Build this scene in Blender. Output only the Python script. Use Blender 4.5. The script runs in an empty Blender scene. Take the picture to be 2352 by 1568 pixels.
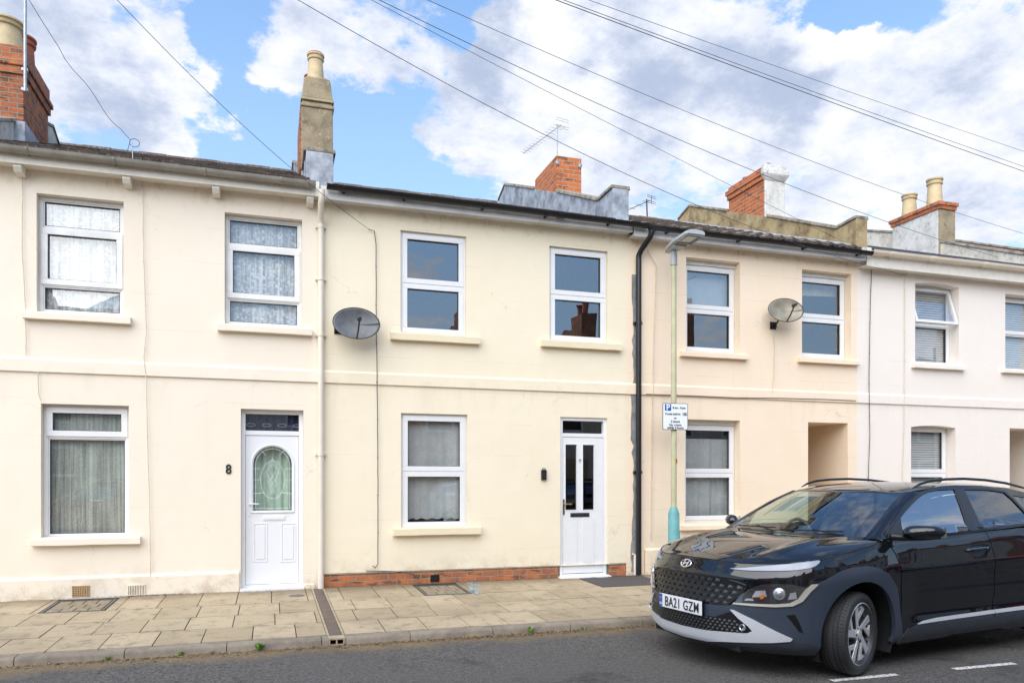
import bpy, bmesh, math, random
import numpy as np
from mathutils import Vector, Matrix
from mathutils.geometry import delaunay_2d_cdt
random.seed(7)
R = math.radians
SC = bpy.context.scene
COL = SC.collection

# ------------------------------------------------------------------ camera
YAW = 17.62; FX = 1744.0 / 2352.0
cam_d = bpy.data.cameras.new('camera'); cam = bpy.data.objects.new('camera', cam_d); COL.objects.link(cam)
cam.location = (0, -10.54, 1.6); cam.rotation_euler = (R(90), 0, R(-YAW))
cam_d.sensor_width = 36; cam_d.lens = 36 * FX; cam_d.shift_y = (1102 - 784) / 2352.0
cam_d.clip_end = 3000; cam_d.clip_start = 0.05
SC.camera = cam

# ------------------------------------------------------------------ sun, sky with clouds, exposure
SUN_EL, SUN_AZ = 44.0, -38.0      # azimuth from -Y (behind the camera) towards +X
sd = bpy.data.lights.new('sun', 'SUN'); sd.energy = 2.5; sd.angle = R(80); sd.color = (1, .925, .82)
sun = bpy.data.objects.new('sun', sd); COL.objects.link(sun)
sun_dir = Vector((math.sin(R(SUN_AZ)) * math.cos(R(SUN_EL)), -math.cos(R(SUN_AZ)) * math.cos(R(SUN_EL)), math.sin(R(SUN_EL))))
sun.rotation_euler = sun_dir.to_track_quat('Z', 'Y').to_euler()
SC.view_settings.view_transform = 'Standard'; SC.view_settings.look = 'None'
SC.view_settings.exposure = 0.87; SC.view_settings.gamma = 1
SC.cycles.max_bounces = 8; SC.cycles.transparent_max_bounces = 16
SC.cycles.use_denoising = True

_f, _th = 1744.0, R(YAW)
_F = Vector((math.sin(_th), math.cos(_th), 0)); _R = Vector((math.cos(_th), -math.sin(_th), 0)); _C = Vector((0, -10.54, 1.6))
def ray(x, y): return _F + _R * ((x - 1176) / _f) + Vector((0, 0, (1102 - y) / _f))
def W(x, y, Y=0.0):
    "point of the plane Y=const (the facades) seen at photo point x, y (metres)"
    d = ray(x, y); return _C + d * ((Y - _C.y) / d.y)
def PX(x, y, X):
    d = ray(x, y); return _C + d * (X / d.x)
def G(x, y, z=0.0, s=0.0):
    d = ray(x, y); return _C + d * ((z + s * _C.y - _C.z) / (d.z - s * d.y))

def build_world():
    w = bpy.data.worlds.new('World'); SC.world = w; w.use_nodes = True
    nt = w.node_tree; nt.nodes.clear(); N = nt.nodes.new; L = nt.links.new
    out = N('ShaderNodeOutputWorld'); bg = N('ShaderNodeBackground'); L(bg.outputs[0], out.inputs[0])
    bg.inputs[1].default_value = 0.12
    sky = N('ShaderNodeTexSky'); sky.sky_type = 'NISHITA'; sky.sun_disc = False
    sky.sun_elevation = R(SUN_EL); sky.sun_rotation = R(180 - SUN_AZ); sky.air_density = 1.3; sky.dust_density = .6; sky.ozone_density = 2.0
    tc = N('ShaderNodeTexCoord'); D = tc.outputs['Generated']
    sep = N('ShaderNodeSeparateXYZ'); L(D, sep.inputs[0])
    def M(op, a, b=None, c=None):
        m = N('ShaderNodeMath'); m.operation = op
        for i, v in enumerate((a, b, c)):
            if v is None: continue
            if isinstance(v, (int, float)): m.inputs[i].default_value = v
            else: L(v, m.inputs[i])
        return m.outputs[0]
    def VM(op, a, b):
        m = N('ShaderNodeVectorMath'); m.operation = op
        for i, v in enumerate((a, b)):
            if hasattr(v, 'is_linked') or hasattr(v, 'links'): L(v, m.inputs[i])
            else: m.inputs[i].default_value = v
        return m
    def noise(vec, sc, det, rough=.55, dist=0.):
        n = N('ShaderNodeTexNoise'); n.inputs['Scale'].default_value = sc; n.inputs['Detail'].default_value = det
        n.inputs['Roughness'].default_value = rough; n.inputs['Distortion'].default_value = dist; L(vec, n.inputs['Vector']); return n
    # warped direction so the cloud masses get puffed outlines
    zc = M('ADD', M('MAXIMUM', sep.outputs['Z'], 0.0), 0.28)
    comb = N('ShaderNodeCombineXYZ'); L(M('DIVIDE', sep.outputs['X'], zc), comb.inputs[0]); L(M('DIVIDE', sep.outputs['Y'], zc), comb.inputs[1])
    P = comb.outputs[0]
    n_w = noise(P, 3.2, 6, .6)
    warp = VM('MULTIPLY', VM('SUBTRACT', n_w.outputs['Color'], (.5, .5, .5)).outputs[0], (.34, .34, .34)).outputs[0]
    Dw = VM('NORMALIZE', VM('ADD', D, warp).outputs[0], (0, 0, 0)).outputs[0]
    base = noise(P, 2.1, 8, .58)
    fine = noise(P, 7.5, 9, .66)
    def blob(x, y, r, amp):
        d = ray(x, y).normalized(); k = 1.0 / (1 - math.cos(r / _f))
        dot = VM('DOT_PRODUCT', Dw, tuple(d)).outputs['Value']
        return M('MULTIPLY', M('EXPONENT', M('MULTIPLY', M('SUBTRACT', dot, 1.0), k)), amp)
    # positive: cloud, negative: open blue
    blobs = [(300, 170, 230, .34), (470, 90, 110, .2), (150, 60, 150, .2), (400, 310, 120, .2), (560, 170, 75, -.62), (590, 300, 95, -.5), (530, 30, 55, -.5), (560, 420, 90, -.3), (540, 45, 30, .2),
             (850, 330, 110, -.55), (820, 400, 120, -.4), (1000, 380, 80, -.4), (1030, 90, 70, -.06), (690, 90, 90, .3), (850, 150, 160, .35), (1050, 240, 150, .4), (1250, 300, 110, .3), (940, 315, 40, .3),
             (1300, 150, 200, .4), (1620, 190, 260, .5), (1890, 25, 80, -.75), (1240, 20, 60, -.25), (2060, 5, 70, -.5), (2190, 60, 80, -.4), (1110, 5, 60, -.4), (1985, 55, 42, .75), (1870, 90, 40, .4), (1335, 35, 40, -.2), (1015, 85, 50, -.3), (1480, 370, 90, -.1), (1330, 430, 90, .15),
             (2000, 270, 220, .35), (2280, 200, 170, .35), (1750, 100, 120, .25), (1950, 400, 160, .2), (2200, 350, 160, .2), (1050, 15, 90, -.25), (250, 5, 60, -.3)]
    acc = None
    for b in blobs:
        v = blob(*b); acc = v if acc is None else M('ADD', acc, v)
    dens = M('ADD', M('ADD', M('MULTIPLY', base.outputs['Fac'], 1.45), M('MULTIPLY', fine.outputs['Fac'], 1.35)), acc)
    mr = N('ShaderNodeMapRange'); mr.interpolation_type = 'SMOOTHSTEP'; L(dens, mr.inputs[0]); mr.inputs[1].default_value = 1.40; mr.inputs[2].default_value = 1.70
    cover = mr.outputs[0]
    # shading inside the clouds: thick parts turn blue grey
    gb = [(330, 230, 120, .55), (230, 330, 90, .3), (180, 100, 110, .35), (960, 250, 150, .55), (1110, 140, 110, .55), (1620, 200, 150, .7), (1480, 110, 100, .3), (1750, 240, 90, .45), (700, 40, 60, .2), (1160, 60, 90, .3), (2180, 260, 130, .25), (1350, 300, 80, -.3), (450, 100, 90, -.5), (380, 330, 80, -.4), (1300, 110, 90, -.5), (1850, 120, 110, -.4), (1180, 330, 80, -.3), (690, 110, 60, -.3), (2060, 360, 200, -.2)]
    acc2 = None
    for b in gb:
        v = blob(*b); acc2 = v if acc2 is None else M('ADD', acc2, v)
    n_s = noise(P, 5.8, 9, .66); n_s2 = noise(P, 1.6, 4, .55)
    sh = M('ADD', M('ADD', M('MULTIPLY', n_s.outputs['Fac'], 2.3), M('MULTIPLY', n_s2.outputs['Fac'], .5)), M('MULTIPLY', acc2, .8))
    ms = N('ShaderNodeMapRange'); ms.interpolation_type = 'SMOOTHSTEP'; L(sh, ms.inputs[0]); ms.inputs[1].default_value = 1.05; ms.inputs[2].default_value = 2.10
    ramp = N('ShaderNodeValToRGB'); L(ms.outputs[0], ramp.inputs[0])
    e = ramp.color_ramp.elements; e[0].position = 0; e[0].color = (4.8, 4.85, 4.95, 1); e[1].position = 1; e[1].color = (2.3, 2.7, 3.6, 1)
    m1 = e.new(.45); m1.color = (3.75, 4.0, 4.6, 1)
    # sky colour: slightly lifted and paler towards the horizon
    tint = N('ShaderNodeMix'); tint.data_type = 'RGBA'; tint.blend_type = 'MIX'
    gz = N('ShaderNodeMapRange'); L(sep.outputs['Z'], gz.inputs[0]); gz.inputs[1].default_value = .18; gz.inputs[2].default_value = .62; gz.inputs[3].default_value = .75; gz.inputs[4].default_value = .08
    L(gz.outputs[0], tint.inputs[0]); 
    skm = VM('MULTIPLY', sky.outputs[0], (.78, 1.0, 1.22)).outputs[0]
    L(skm, tint.inputs[6]); tint.inputs[7].default_value = (2.75, 3.75, 5.0, 1)
    mix = N('ShaderNodeMix'); mix.data_type = 'RGBA'; L(cover, mix.inputs[0]); L(tint.outputs[2], mix.inputs[6]); L(ramp.outputs[0], mix.inputs[7])
    L(mix.outputs[2], bg.inputs[0])
    w.cycles.sampling_method = 'MANUAL'; w.cycles.sample_map_resolution = 512
build_world()

# ------------------------------------------------------------------ mesh helpers
class MB:
    def __init__(s): s.v = []; s.f = []
    def quad(s, *p):
        n = len(s.v); s.v += [tuple(q) for q in p]; s.f.append(tuple(range(n, n + len(p))))
    def box(s, x0, x1, y0, y1, z0, z1):
        n = len(s.v); s.v += [(x, y, z) for z in (z0, z1) for y in (y0, y1) for x in (x0, x1)]
        s.f += [tuple(n + i for i in q) for q in ((0, 2, 3, 1), (4, 5, 7, 6), (0, 1, 5, 4), (2, 6, 7, 3), (0, 4, 6, 2), (1, 3, 7, 5))]
    def hexa(s, b, t):
        "box from four bottom and four top corners, both counter-clockwise seen from above"
        n = len(s.v); s.v += [tuple(p) for p in b] + [tuple(p) for p in t]
        s.f += [tuple(n + i for i in q) for q in ((3, 2, 1, 0), (4, 5, 6, 7), (0, 1, 5, 4), (1, 2, 6, 5), (2, 3, 7, 6), (3, 0, 4, 7))]
    def extrude(s, poly, fn, d0, d1):
        "closed polygon of 2-D points, fn(u, v, d) -> 3-D"
        n = len(s.v); k = len(poly)
        s.v += [tuple(fn(u, v, d0)) for u, v in poly] + [tuple(fn(u, v, d1)) for u, v in poly]
        s.f.append(tuple(range(n + k - 1, n - 1, -1))); s.f.append(tuple(range(n + k, n + 2 * k)))
        for i in range(k): j = (i + 1) % k; s.f.append((n + i, n + j, n + k + j, n + k + i))
    def tube(s, pts, r, seg=8, cap=True):
        pts = [Vector(p) for p in pts]; rr = r if isinstance(r, (list, tuple)) else [r] * len(pts); rings = []
        prev = None
        for i, p in enumerate(pts):
            t = (pts[min(i + 1, len(pts) - 1)] - pts[max(i - 1, 0)]).normalized()
            a = prev if prev is not None else (Vector((0, 0, 1)) if abs(t.z) < .9 else Vector((1, 0, 0)))
            a = (a - t * a.dot(t)).normalized(); prev = a; b = t.cross(a)
            n = len(s.v); rings.append(n)
            s.v += [tuple(p + (a * math.cos(2 * math.pi * k / seg) + b * math.sin(2 * math.pi * k / seg)) * rr[i]) for k in range(seg)]
        for a, b in zip(rings, rings[1:]):
            for k in range(seg): s.f.append((a + k, a + (k + 1) % seg, b + (k + 1) % seg, b + k))
        if cap: s.f.append(tuple(range(rings[0] + seg - 1, rings[0] - 1, -1))); s.f.append(tuple(range(rings[-1], rings[-1] + seg)))
    def lathe(s, prof, o=(0, 0, 0), seg=24, axis='z', cap=True):
        "prof: list of (radius, height)"
        rings = []
        for r, h in prof:
            n = len(s.v); rings.append(n)
            for k in range(seg):
                c, d = math.cos(2 * math.pi * k / seg) * r, math.sin(2 * math.pi * k / seg) * r
                p = (c, d, h) if axis == 'z' else ((d, h, c) if axis == 'y' else (h, c, d))
                s.v.append((o[0] + p[0], o[1] + p[1], o[2] + p[2]))
        for a, b in zip(rings, rings[1:]):
            for k in range(seg): s.f.append((a + k, a + (k + 1) % seg, b + (k + 1) % seg, b + k))
        if cap: s.f.append(tuple(range(rings[0] + seg - 1, rings[0] - 1, -1))); s.f.append(tuple(range(rings[-1], rings[-1] + seg)))
    def grid(s, P, closed=False):
        n = len(s.v); r, c = len(P), len(P[0]); s.v += [tuple(q) for row in P for q in row]
        for i in range(r - 1):
            for j in range(c - 1): s.f.append((n + i * c + j, n + i * c + j + 1, n + (i + 1) * c + j + 1, n + (i + 1) * c + j))
    def build(s, name, mat, parent=None, smooth=False, bevel=0, fix=True, solid=0, angle=35):
        me = bpy.data.meshes.new(name); me.from_pydata(s.v, [], s.f); me.update()
        if fix:
            bm = bmesh.new(); bm.from_mesh(me); bmesh.ops.recalc_face_normals(bm, faces=bm.faces); bm.to_mesh(me); bm.free()
        if smooth:
            me.polygons.foreach_set('use_smooth', [True] * len(me.polygons))
            if angle < 180: me.set_sharp_from_angle(angle=R(angle))
        me.materials.append(mat)
        o = bpy.data.objects.new(name, me); COL.objects.link(o)
        if parent is not None: o.parent = parent
        if solid:
            m = o.modifiers.new('thick', 'SOLIDIFY'); m.thickness = solid; m.offset = 0
        if bevel:
            m = o.modifiers.new('bevel', 'BEVEL'); m.width = bevel; m.segments = 2; m.limit_method = 'ANGLE'; m.angle_limit = R(40)
        return o
def empty(name, loc=(0, 0, 0), rz=0):
    o = bpy.data.objects.new(name, None); COL.objects.link(o); o.location = loc; o.rotation_euler = (0, 0, rz); o.empty_display_size = .3; return o
def tag(o, label=None, cat=None, group=None, kind=None):
    if label: o['label'] = label
    if cat: o['category'] = cat
    if group: o['group'] = group
    if kind: o['kind'] = kind
    return o
def kids(o): return [c for c in bpy.data.objects if c.parent == o]
def copy_tree(o, parent=None):
    c = o.copy(); COL.objects.link(c)
    if parent is not None: c.parent = parent
    for ch in kids(o): copy_tree(ch, c)
    return c
def text_mesh(name, body, size, mat, parent=None, loc=(0, 0, 0), rot=(R(90), 0, 0), sx=1.0, ext=.001, off=0.0, align='CENTER', space=1.0):
    cu = bpy.data.curves.new(name, 'FONT'); cu.body = body; cu.size = size; cu.extrude = ext; cu.offset = off
    cu.align_x = align; cu.align_y = 'CENTER'; cu.space_character = space
    t = bpy.data.objects.new(name + '_src', cu); COL.objects.link(t)
    dg = bpy.context.evaluated_depsgraph_get(); me = bpy.data.meshes.new_from_object(t.evaluated_get(dg)); me.name = name
    bpy.data.objects.remove(t); bpy.data.curves.remove(cu)
    me.transform(Matrix.Diagonal((sx, 1, 1, 1)))
    me.materials.clear(); me.materials.append(mat)
    o = bpy.data.objects.new(name, me); COL.objects.link(o); o.location = loc; o.rotation_euler = rot
    if parent is not None: o.parent = parent
    return o

# ------------------------------------------------------------------ materials
class NT:
    def __init__(s, name):
        s.m = bpy.data.materials.new(name); s.m.use_nodes = True; s.nt = s.m.node_tree; s.b = s.nt.nodes['Principled BSDF']
        s.out = s.nt.nodes['Material Output']; s.tc = None
    def N(s, t): return s.nt.nodes.new('ShaderNode' + t)
    def L(s, a, b): s.nt.links.new(a, b)
    def co(s):
        if s.tc is None: s.tc = s.N('TexCoord')
        return s.tc.outputs['Object']
    def noise(s, sc, det=4, rough=.55, vec=None, stretch=None):
        n = s.N('TexNoise'); n.inputs['Scale'].default_value = sc; n.inputs['Detail'].default_value = det; n.inputs['Roughness'].default_value = rough
        v = vec or s.co()
        if stretch:
            mp = s.N('Mapping'); mp.inputs['Scale'].default_value = stretch; s.L(v, mp.inputs[0]); v = mp.outputs[0]
        s.L(v, n.inputs['Vector']); return n.outputs['Fac']
    def voro(s, sc, feat='F1', vec=None):
        n = s.N('TexVoronoi'); n.feature = feat; n.inputs['Scale'].default_value = sc; s.L(vec or s.co(), n.inputs['Vector']); return n
    def rng(s, v, a, b, c=0., d=1., smooth=True):
        n = s.N('MapRange'); n.interpolation_type = 'SMOOTHSTEP' if smooth else 'LINEAR'
        s.L(v, n.inputs[0])
        for i, x in enumerate((a, b, c, d)): n.inputs[i + 1].default_value = x
        return n.outputs[0]
    def math(s, op, a, b=None):
        n = s.N('Math'); n.operation = op
        for i, v in enumerate((a, b)):
            if v is None: continue
            if isinstance(v, (int, float)): n.inputs[i].default_value = v
            else: s.L(v, n.inputs[i])
        return n.outputs[0]
    def mix(s, f, a, b, mode='MIX'):
        n = s.N('Mix'); n.data_type = 'RGBA'; n.blend_type = mode
        for i, v in ((0, f), (6, a), (7, b)):
            if isinstance(v, (int, float)): n.inputs[i].default_value = v
            elif isinstance(v, tuple): n.inputs[i].default_value = v if len(v) == 4 else v + (1,)
            else: s.L(v, n.inputs[i])
        return n.outputs[2]
    def bump(s, h, strength=.3, dist=.01, prev=None):
        n = s.N('Bump'); n.inputs['Strength'].default_value = strength; n.inputs['Distance'].default_value = dist; s.L(h, n.inputs['Height'])
        if prev: s.L(prev, n.inputs['Normal'])
        return n.outputs[0]
    def set(s, col=None, rough=None, metal=None, nrm=None, spec=None, coat=None):
        for k, v in (('Base Color', col), ('Roughness', rough), ('Metallic', metal), ('Normal', nrm), ('Specular IOR Level', spec), ('Coat Weight', coat)):
            if v is None: continue
            i = s.b.inputs[k]
            if isinstance(v, (int, float)): i.default_value = v
            elif isinstance(v, tuple): i.default_value = v if len(v) == 4 else v + (1,)
            else: s.L(v, i)
        return s.m
def simple(name, col, rough=.6, metal=0, var=.12, sc=9, bump=.08, bsc=60, spec=.5, coat=0):
    n = NT(name); c2 = tuple(x * (1 - var * 2) for x in col)
    c = n.mix(n.rng(n.noise(sc, 5, .65), .3, .75), col, c2)
    return n.set(col=c, rough=rough, metal=metal, nrm=n.bump(n.noise(bsc, 3), bump, .004), spec=spec, coat=coat)

def stucco(name, col, stain=(.45, .36, .22), cracks=True, amt=1.0, joint=.45, jz=.12):
    n = NT(name)
    big = n.noise(.9, 5, .6); fine = n.noise(14, 5, .65); streak = n.noise(2.2, 5, .6, stretch=(3.2, 1, .35))
    c = n.mix(n.rng(big, .35, .7, 0, .22 * amt), col, tuple(x * y for x, y in zip(col, (.93, .90, .84))))
    c = n.mix(n.rng(streak, .54, .80, 0, .20 * amt), c, tuple(a * .72 + b * .28 for a, b in zip(col, stain)))
    c = n.mix(n.rng(fine, .60, .82, 0, .22 * amt), c, tuple(x * .82 for x in col))
    # small chips and spots
    v = n.voro(3.1); c = n.mix(n.rng(v.outputs['Distance'], .0, .035, .55 * amt, 0.), c, tuple(x * .5 for x in stain))
    # hairline cracks
    if cracks:
        wv = n.N('VectorMath'); wv.operation = 'ADD'; wn = n.N('TexNoise'); wn.inputs['Scale'].default_value = 3.; wn.inputs['Detail'].default_value = 5; n.L(n.co(), wn.inputs['Vector'])
        n.L(n.co(), wv.inputs[0]); sc = n.N('VectorMath'); sc.operation = 'SCALE'; sc.inputs['Scale'].default_value = .5; n.L(wn.outputs['Color'], sc.inputs[0]); n.L(sc.outputs[0], wv.inputs[1])
        ve = n.voro(.55, 'DISTANCE_TO_EDGE', wv.outputs[0])
        cm = n.math('MULTIPLY', n.rng(ve.outputs['Distance'], .0, .0035, 1, 0), n.rng(n.noise(1.3, 2), .52, .62))
        c = n.mix(n.math('MULTIPLY', cm, .20 * amt), c, tuple(x * .55 for x in stain))
    sz = n.N('SeparateXYZ'); n.L(n.co(), sz.inputs[0])
    tp = n.math('MULTIPLY', n.rng(sz.outputs['Z'], 4.95, 5.42), n.rng(n.noise(5.5, 6, .75, stretch=(1, 1, .6)), .50, .66)); c = n.mix(n.math('MULTIPLY', tp, .36 * amt), c, (.40, .31, .17))
    ft = n.math('MULTIPLY', n.rng(sz.outputs['Z'], .62, .16), n.rng(n.noise(3.5, 6, .75), .42, .66)); c = n.mix(n.math('MULTIPLY', ft, .50 * amt), c, (.42, .33, .20))
    sd2 = n.math('MULTIPLY', n.math('MULTIPLY', n.rng(sz.outputs['Z'], 2.2, 2.95), n.rng(sz.outputs['Z'], 3.0, 2.97)), n.rng(n.noise(4, 5, .7, stretch=(1, 1, .15)), .50, .64)); c = n.mix(n.math('MULTIPLY', sd2, .10 * amt), c, (.50, .40, .24))
    # ruled ashlar joints, very faint
    sp = n.N('SeparateXYZ'); n.L(n.co(), sp.inputs[0])
    fr = n.math('FRACT', n.math('DIVIDE', n.math('ADD', sp.outputs['Z'], jz), joint)); ln = n.rng(fr, .0, .016, 1, 0)
    ln = n.math('MULTIPLY', ln, n.rng(n.noise(.8, 4, .6, stretch=(1, 1, 4)), .46, .60))
    c = n.mix(n.math('MULTIPLY', ln, .42 * amt), c, tuple(x * .5 for x in col))
    b1 = n.bump(n.noise(2.2, 4, .55), .22, .05); b2 = n.bump(n.noise(55, 4, .7), .18, .006, b1)
    b3 = n.bump(ln, -.25, .01, b2) if False else b2
    return n.set(col=c, rough=.72, nrm=b3, spec=.3)
def brick(name, c1=(.60, .165, .05), c2=(.38, .10, .045), mortar=(.44, .37, .27), var=1.0):
    n = NT(name); sp = n.N('SeparateXYZ'); n.L(n.co(), sp.inputs[0]); cb = n.N('CombineXYZ')
    n.L(n.math('ADD', sp.outputs['X'], sp.outputs['Y']), cb.inputs[0]); n.L(sp.outputs['Z'], cb.inputs[1])
    wn = n.N('TexNoise'); wn.inputs['Scale'].default_value = 9; wn.inputs['Detail'].default_value = 3; n.L(cb.outputs[0], wn.inputs['Vector'])
    vm = n.N('VectorMath'); vm.operation = 'MULTIPLY_ADD'; n.L(wn.outputs['Color'], vm.inputs[0]); vm.inputs[1].default_value = (.014, .014, 0); n.L(cb.outputs[0], vm.inputs[2])
    b = n.N('TexBrick'); n.L(vm.outputs[0], b.inputs['Vector']); b.inputs['Scale'].default_value = 1
    b.inputs['Brick Width'].default_value = .225; b.inputs['Row Height'].default_value = .075; b.inputs['Mortar Size'].default_value = .007; b.inputs['Mortar Smooth'].default_value = .3; b.inputs['Bias'].default_value = -.1
    b.inputs['Color1'].default_value = c1 + (1,); b.inputs['Color2'].default_value = c2 + (1,); b.inputs['Mortar'].default_value = mortar + (1,)
    c = n.mix(n.rng(n.noise(5, 5, .6), .42, .72, 0, .75 * var), b.outputs['Color'], (.60, .19, .06)); c = n.mix(n.rng(n.noise(4.2, 2, .5, cb.outputs[0], (1.0, 3.2, 1)), .56, .62, 0, .8 * var), c, (.16, .075, .045)); c = n.mix(b.outputs['Fac'], c, mortar)
    c = n.mix(n.rng(n.noise(3.3, 6, .7), .55, .78, 0, .75 * var), c, (.11, .075, .055))
    c = n.mix(n.rng(n.noise(22, 4, .6), .55, .8, 0, .5), c, (.30, .24, .17))
    h = n.math('ADD', n.math('MULTIPLY', b.outputs['Fac'], -1.0), n.math('MULTIPLY', n.noise(30, 4), .5))
    return n.set(col=c, rough=.85, nrm=n.bump(h, .7, .012), spec=.25)
def glass_mat(name, tint=(.86, .90, .90), base=.10, ior=1.5, rough=0.0, dirt=.0):
    n = NT(name); n.nt.nodes.remove(n.b)
    t = n.N('BsdfTransparent'); t.inputs[0].default_value = tint + (1,); g = n.N('BsdfGlossy'); g.inputs['Roughness'].default_value = rough; g.inputs[0].default_value = (.93, .96, 1, 1)
    ge = n.N('NewGeometry'); dt = n.N('VectorMath'); dt.operation = 'DOT_PRODUCT'; n.L(ge.outputs['Normal'], dt.inputs[0]); n.L(ge.outputs['Incoming'], dt.inputs[1])
    sch = n.math('MULTIPLY', n.math('POWER', n.math('SUBTRACT', 1.0, n.math('ABSOLUTE', dt.outputs['Value'])), 5.0), .9)
    bn = n.bump(n.noise(1.1, 2), .035, .05); n.L(bn, g.inputs['Normal'])
    f = n.math('MINIMUM', n.math('ADD', sch, base + .04), 1.0); mx = n.N('MixShader'); n.L(f, mx.inputs[0]); n.L(t.outputs[0], mx.inputs[1]); n.L(g.outputs[0], mx.inputs[2])
    n.L(mx.outputs[0], n.out.inputs[0]); return n.m
def curtain_mat(name, col=(.75, .77, .74), lace=True, op=.75, sc=30, la=.75, fold=1.5):
    n = NT(name); d = n.N('BsdfDiffuse'); tl = n.N('BsdfTranslucent'); tr = n.N('BsdfTransparent')
    c = n.mix(n.rng(n.noise(6, 4), .3, .7), col, tuple(x * .86 for x in col)); n.L(c, d.inputs[0]); n.L(c, tl.inputs[0])
    m1 = n.N('MixShader'); m1.inputs[0].default_value = .2; n.L(d.outputs[0], m1.inputs[1]); n.L(tl.outputs[0], m1.inputs[2])
    if lace:
        v = n.voro(sc, 'SMOOTH_F1'); a = n.rng(v.outputs['Distance'], .30, .52, 1, 0); b = n.rng(n.noise(sc * .9, 5, .7), .46, .56)
        f = n.math('ADD', n.math('MULTIPLY', n.math('MULTIPLY', a, b), la), op - .45); f = n.math('ADD', f, n.math('MULTIPLY', n.math('SUBTRACT', n.noise(9, 3, .6, stretch=(4, 1, .10)), .5), fold)); f = n.math('MAXIMUM', n.math('MINIMUM', f, 1.0), .15)  # upright opacity stripes stand in for fold shading and doubled cloth
    else: f = n.rng(n.noise(60, 3), .2, .8, op - .08, op + .08)
    mx = n.N('MixShader'); n.L(f, mx.inputs[0]); n.L(tr.outputs[0], mx.inputs[1]); n.L(m1.outputs[0], mx.inputs[2]); n.L(mx.outputs[0], n.out.inputs[0]); n.nt.nodes.remove(n.b)
    return n.m

M = {}
M['wall8'] = stucco('cream_paint_pale', (.86, .765, .63), jz=.1)
M['wall9'] = stucco('cream_paint_yellow', (.86, .765, .585), amt=1.25, jz=.3)
M['wall10'] = stucco('peach_paint', (.90, .74, .565), amt=1.5, joint=.42)
M['wall11'] = stucco('off_white_paint', (.85, .775, .70), cracks=False, amt=.75, joint=.42)
M['sill9'] = stucco('sill_paint', (.80, .70, .50), amt=1.8, cracks=False)
M['upvc'] = simple('white_plastic', (.80, .80, .80), .32, var=.02, bump=.01)
M['upvc_old'] = simple('aged_white_plastic', (.82, .82, .80), .4, var=.08, sc=4, bump=.02)
M['seal'] = simple('rubber_seal', (.03, .03, .035), .6)
M['door'] = simple('white_door', (.80, .81, .83), .28, var=.01, bump=.01)
M['gold'] = simple('brass_handle', (.75, .55, .25), .3, 1)
M['chrome'] = simple('chrome', (.80, .80, .80), .12, 1, var=.02, bump=.0)
M['steel'] = simple('galvanised_steel', (.42, .44, .46), .45, .8, sc=14)
M['black_plastic'] = simple('black_plastic', (.012, .012, .014), .32, var=.1, bump=.03)
M['dark_gap'] = simple('dark_gap', (.01, .01, .01), .9)
M['gutter8'] = simple('faded_grey_gutter', (.36, .33, .28), .5, var=.18, sc=3)
M['gutter11'] = simple('cream_gutter', (.84, .74, .60), .4, var=.06, sc=3)
M['fascia'] = simple('white_fascia', (.70, .69, .68), .5, var=.14, sc=2.2)
M['soffit8'] = simple('cream_soffit', (.80, .75, .66), .6, var=.06)
M['pipe8'] = simple('cream_downpipe', (.78, .71, .59), .45, var=.06, sc=2)
M['brick'] = brick('red_brick')
M['brick_old'] = brick('weathered_brick', (.42, .12, .05), (.22, .09, .055), (.30, .27, .22), 1.3)
M['lead'] = simple('lead_flashing', (.46, .50, .56), .6, .1, var=.32, sc=5, bump=.2, bsc=9)
M['pot'] = simple('buff_clay_pot', (.66, .52, .30), .75, var=.14, sc=6, bump=.1)
M['pot_red'] = simple('red_clay', (.42, .12, .06), .7, var=.2, sc=10)
M['coping'] = simple('stone_coping', (.38, .33, .26), .9, var=.35, sc=6, bump=.4, bsc=24)
def render_stack(name, col, dark, k=1.0):
    n = NT(name); c = n.mix(n.rng(n.noise(3, 6, .7), .40, .68, 0, k), col, dark); c = n.mix(n.rng(n.noise(26, 4, .6), .60, .75, 0, .8), c, (.62, .56, .42))
    c = n.mix(n.rng(n.noise(11, 5, .7), .56, .7, 0, .6), c, (.09, .08, .06)); return n.set(col=c, rough=.9, nrm=n.bump(n.noise(35, 5, .7), .5, .012), spec=.2)
M['stack'] = render_stack('grey_brown_render', (.36, .29, .19), (.22, .18, .12))
M['parapet'] = render_stack('stained_render', (.46, .36, .20), (.22, .16, .085), 1.0)
M['stack_white'] = render_stack('white_render', (.72, .70, .65), (.46, .44, .39), .8)
M['parapet_w'] = render_stack('cream_white_render', (.74, .69, .59), (.42, .37, .30), .7)
def tilemat(name, a, b, lich):
    n = NT(name); c = n.mix(n.rng(n.noise(4.5, 5, .7), .35, .65), a, b); c = n.mix(n.rng(n.noise(19, 5, .7), .52, .68, 0, .85), c, lich); c = n.mix(n.rng(n.noise(7, 5, .6), .58, .7, 0, .7), c, (.035, .03, .028))
    return n.set(col=c, rough=.9, nrm=n.bump(n.noise(40, 4, .7), .6, .01), spec=.2)
M['tile8'] = tilemat('weathered_tile', (.15, .115, .095), (.085, .077, .072), (.34, .29, .24))
M['tile9'] = tilemat('concrete_tile', (.15, .13, .115), (.09, .08, .075), (.25, .22, .19))
M['tile10'] = tilemat('pantile', (.19, .145, .115), (.11, .09, .08), (.34, .29, .22))
M['slate'] = tilemat('slate', (.13, .15, .18), (.09, .10, .13), (.2, .22, .25))
M['interior'] = simple('room_wall', (.16, .15, .14), .9)
M['glass'] = glass_mat('window_glass', tint=(.95, .97, .97), base=.23)
M['glass_mid'] = glass_mat('window_glass_lace', tint=(.96, .98, .98), base=.12)
M['glass_low'] = glass_mat('window_glass_clear', tint=(.95, .97, .97), base=.09)
M['glass_door'] = glass_mat('door_glass', tint=(.86, .94, .89), base=.08)
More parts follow.
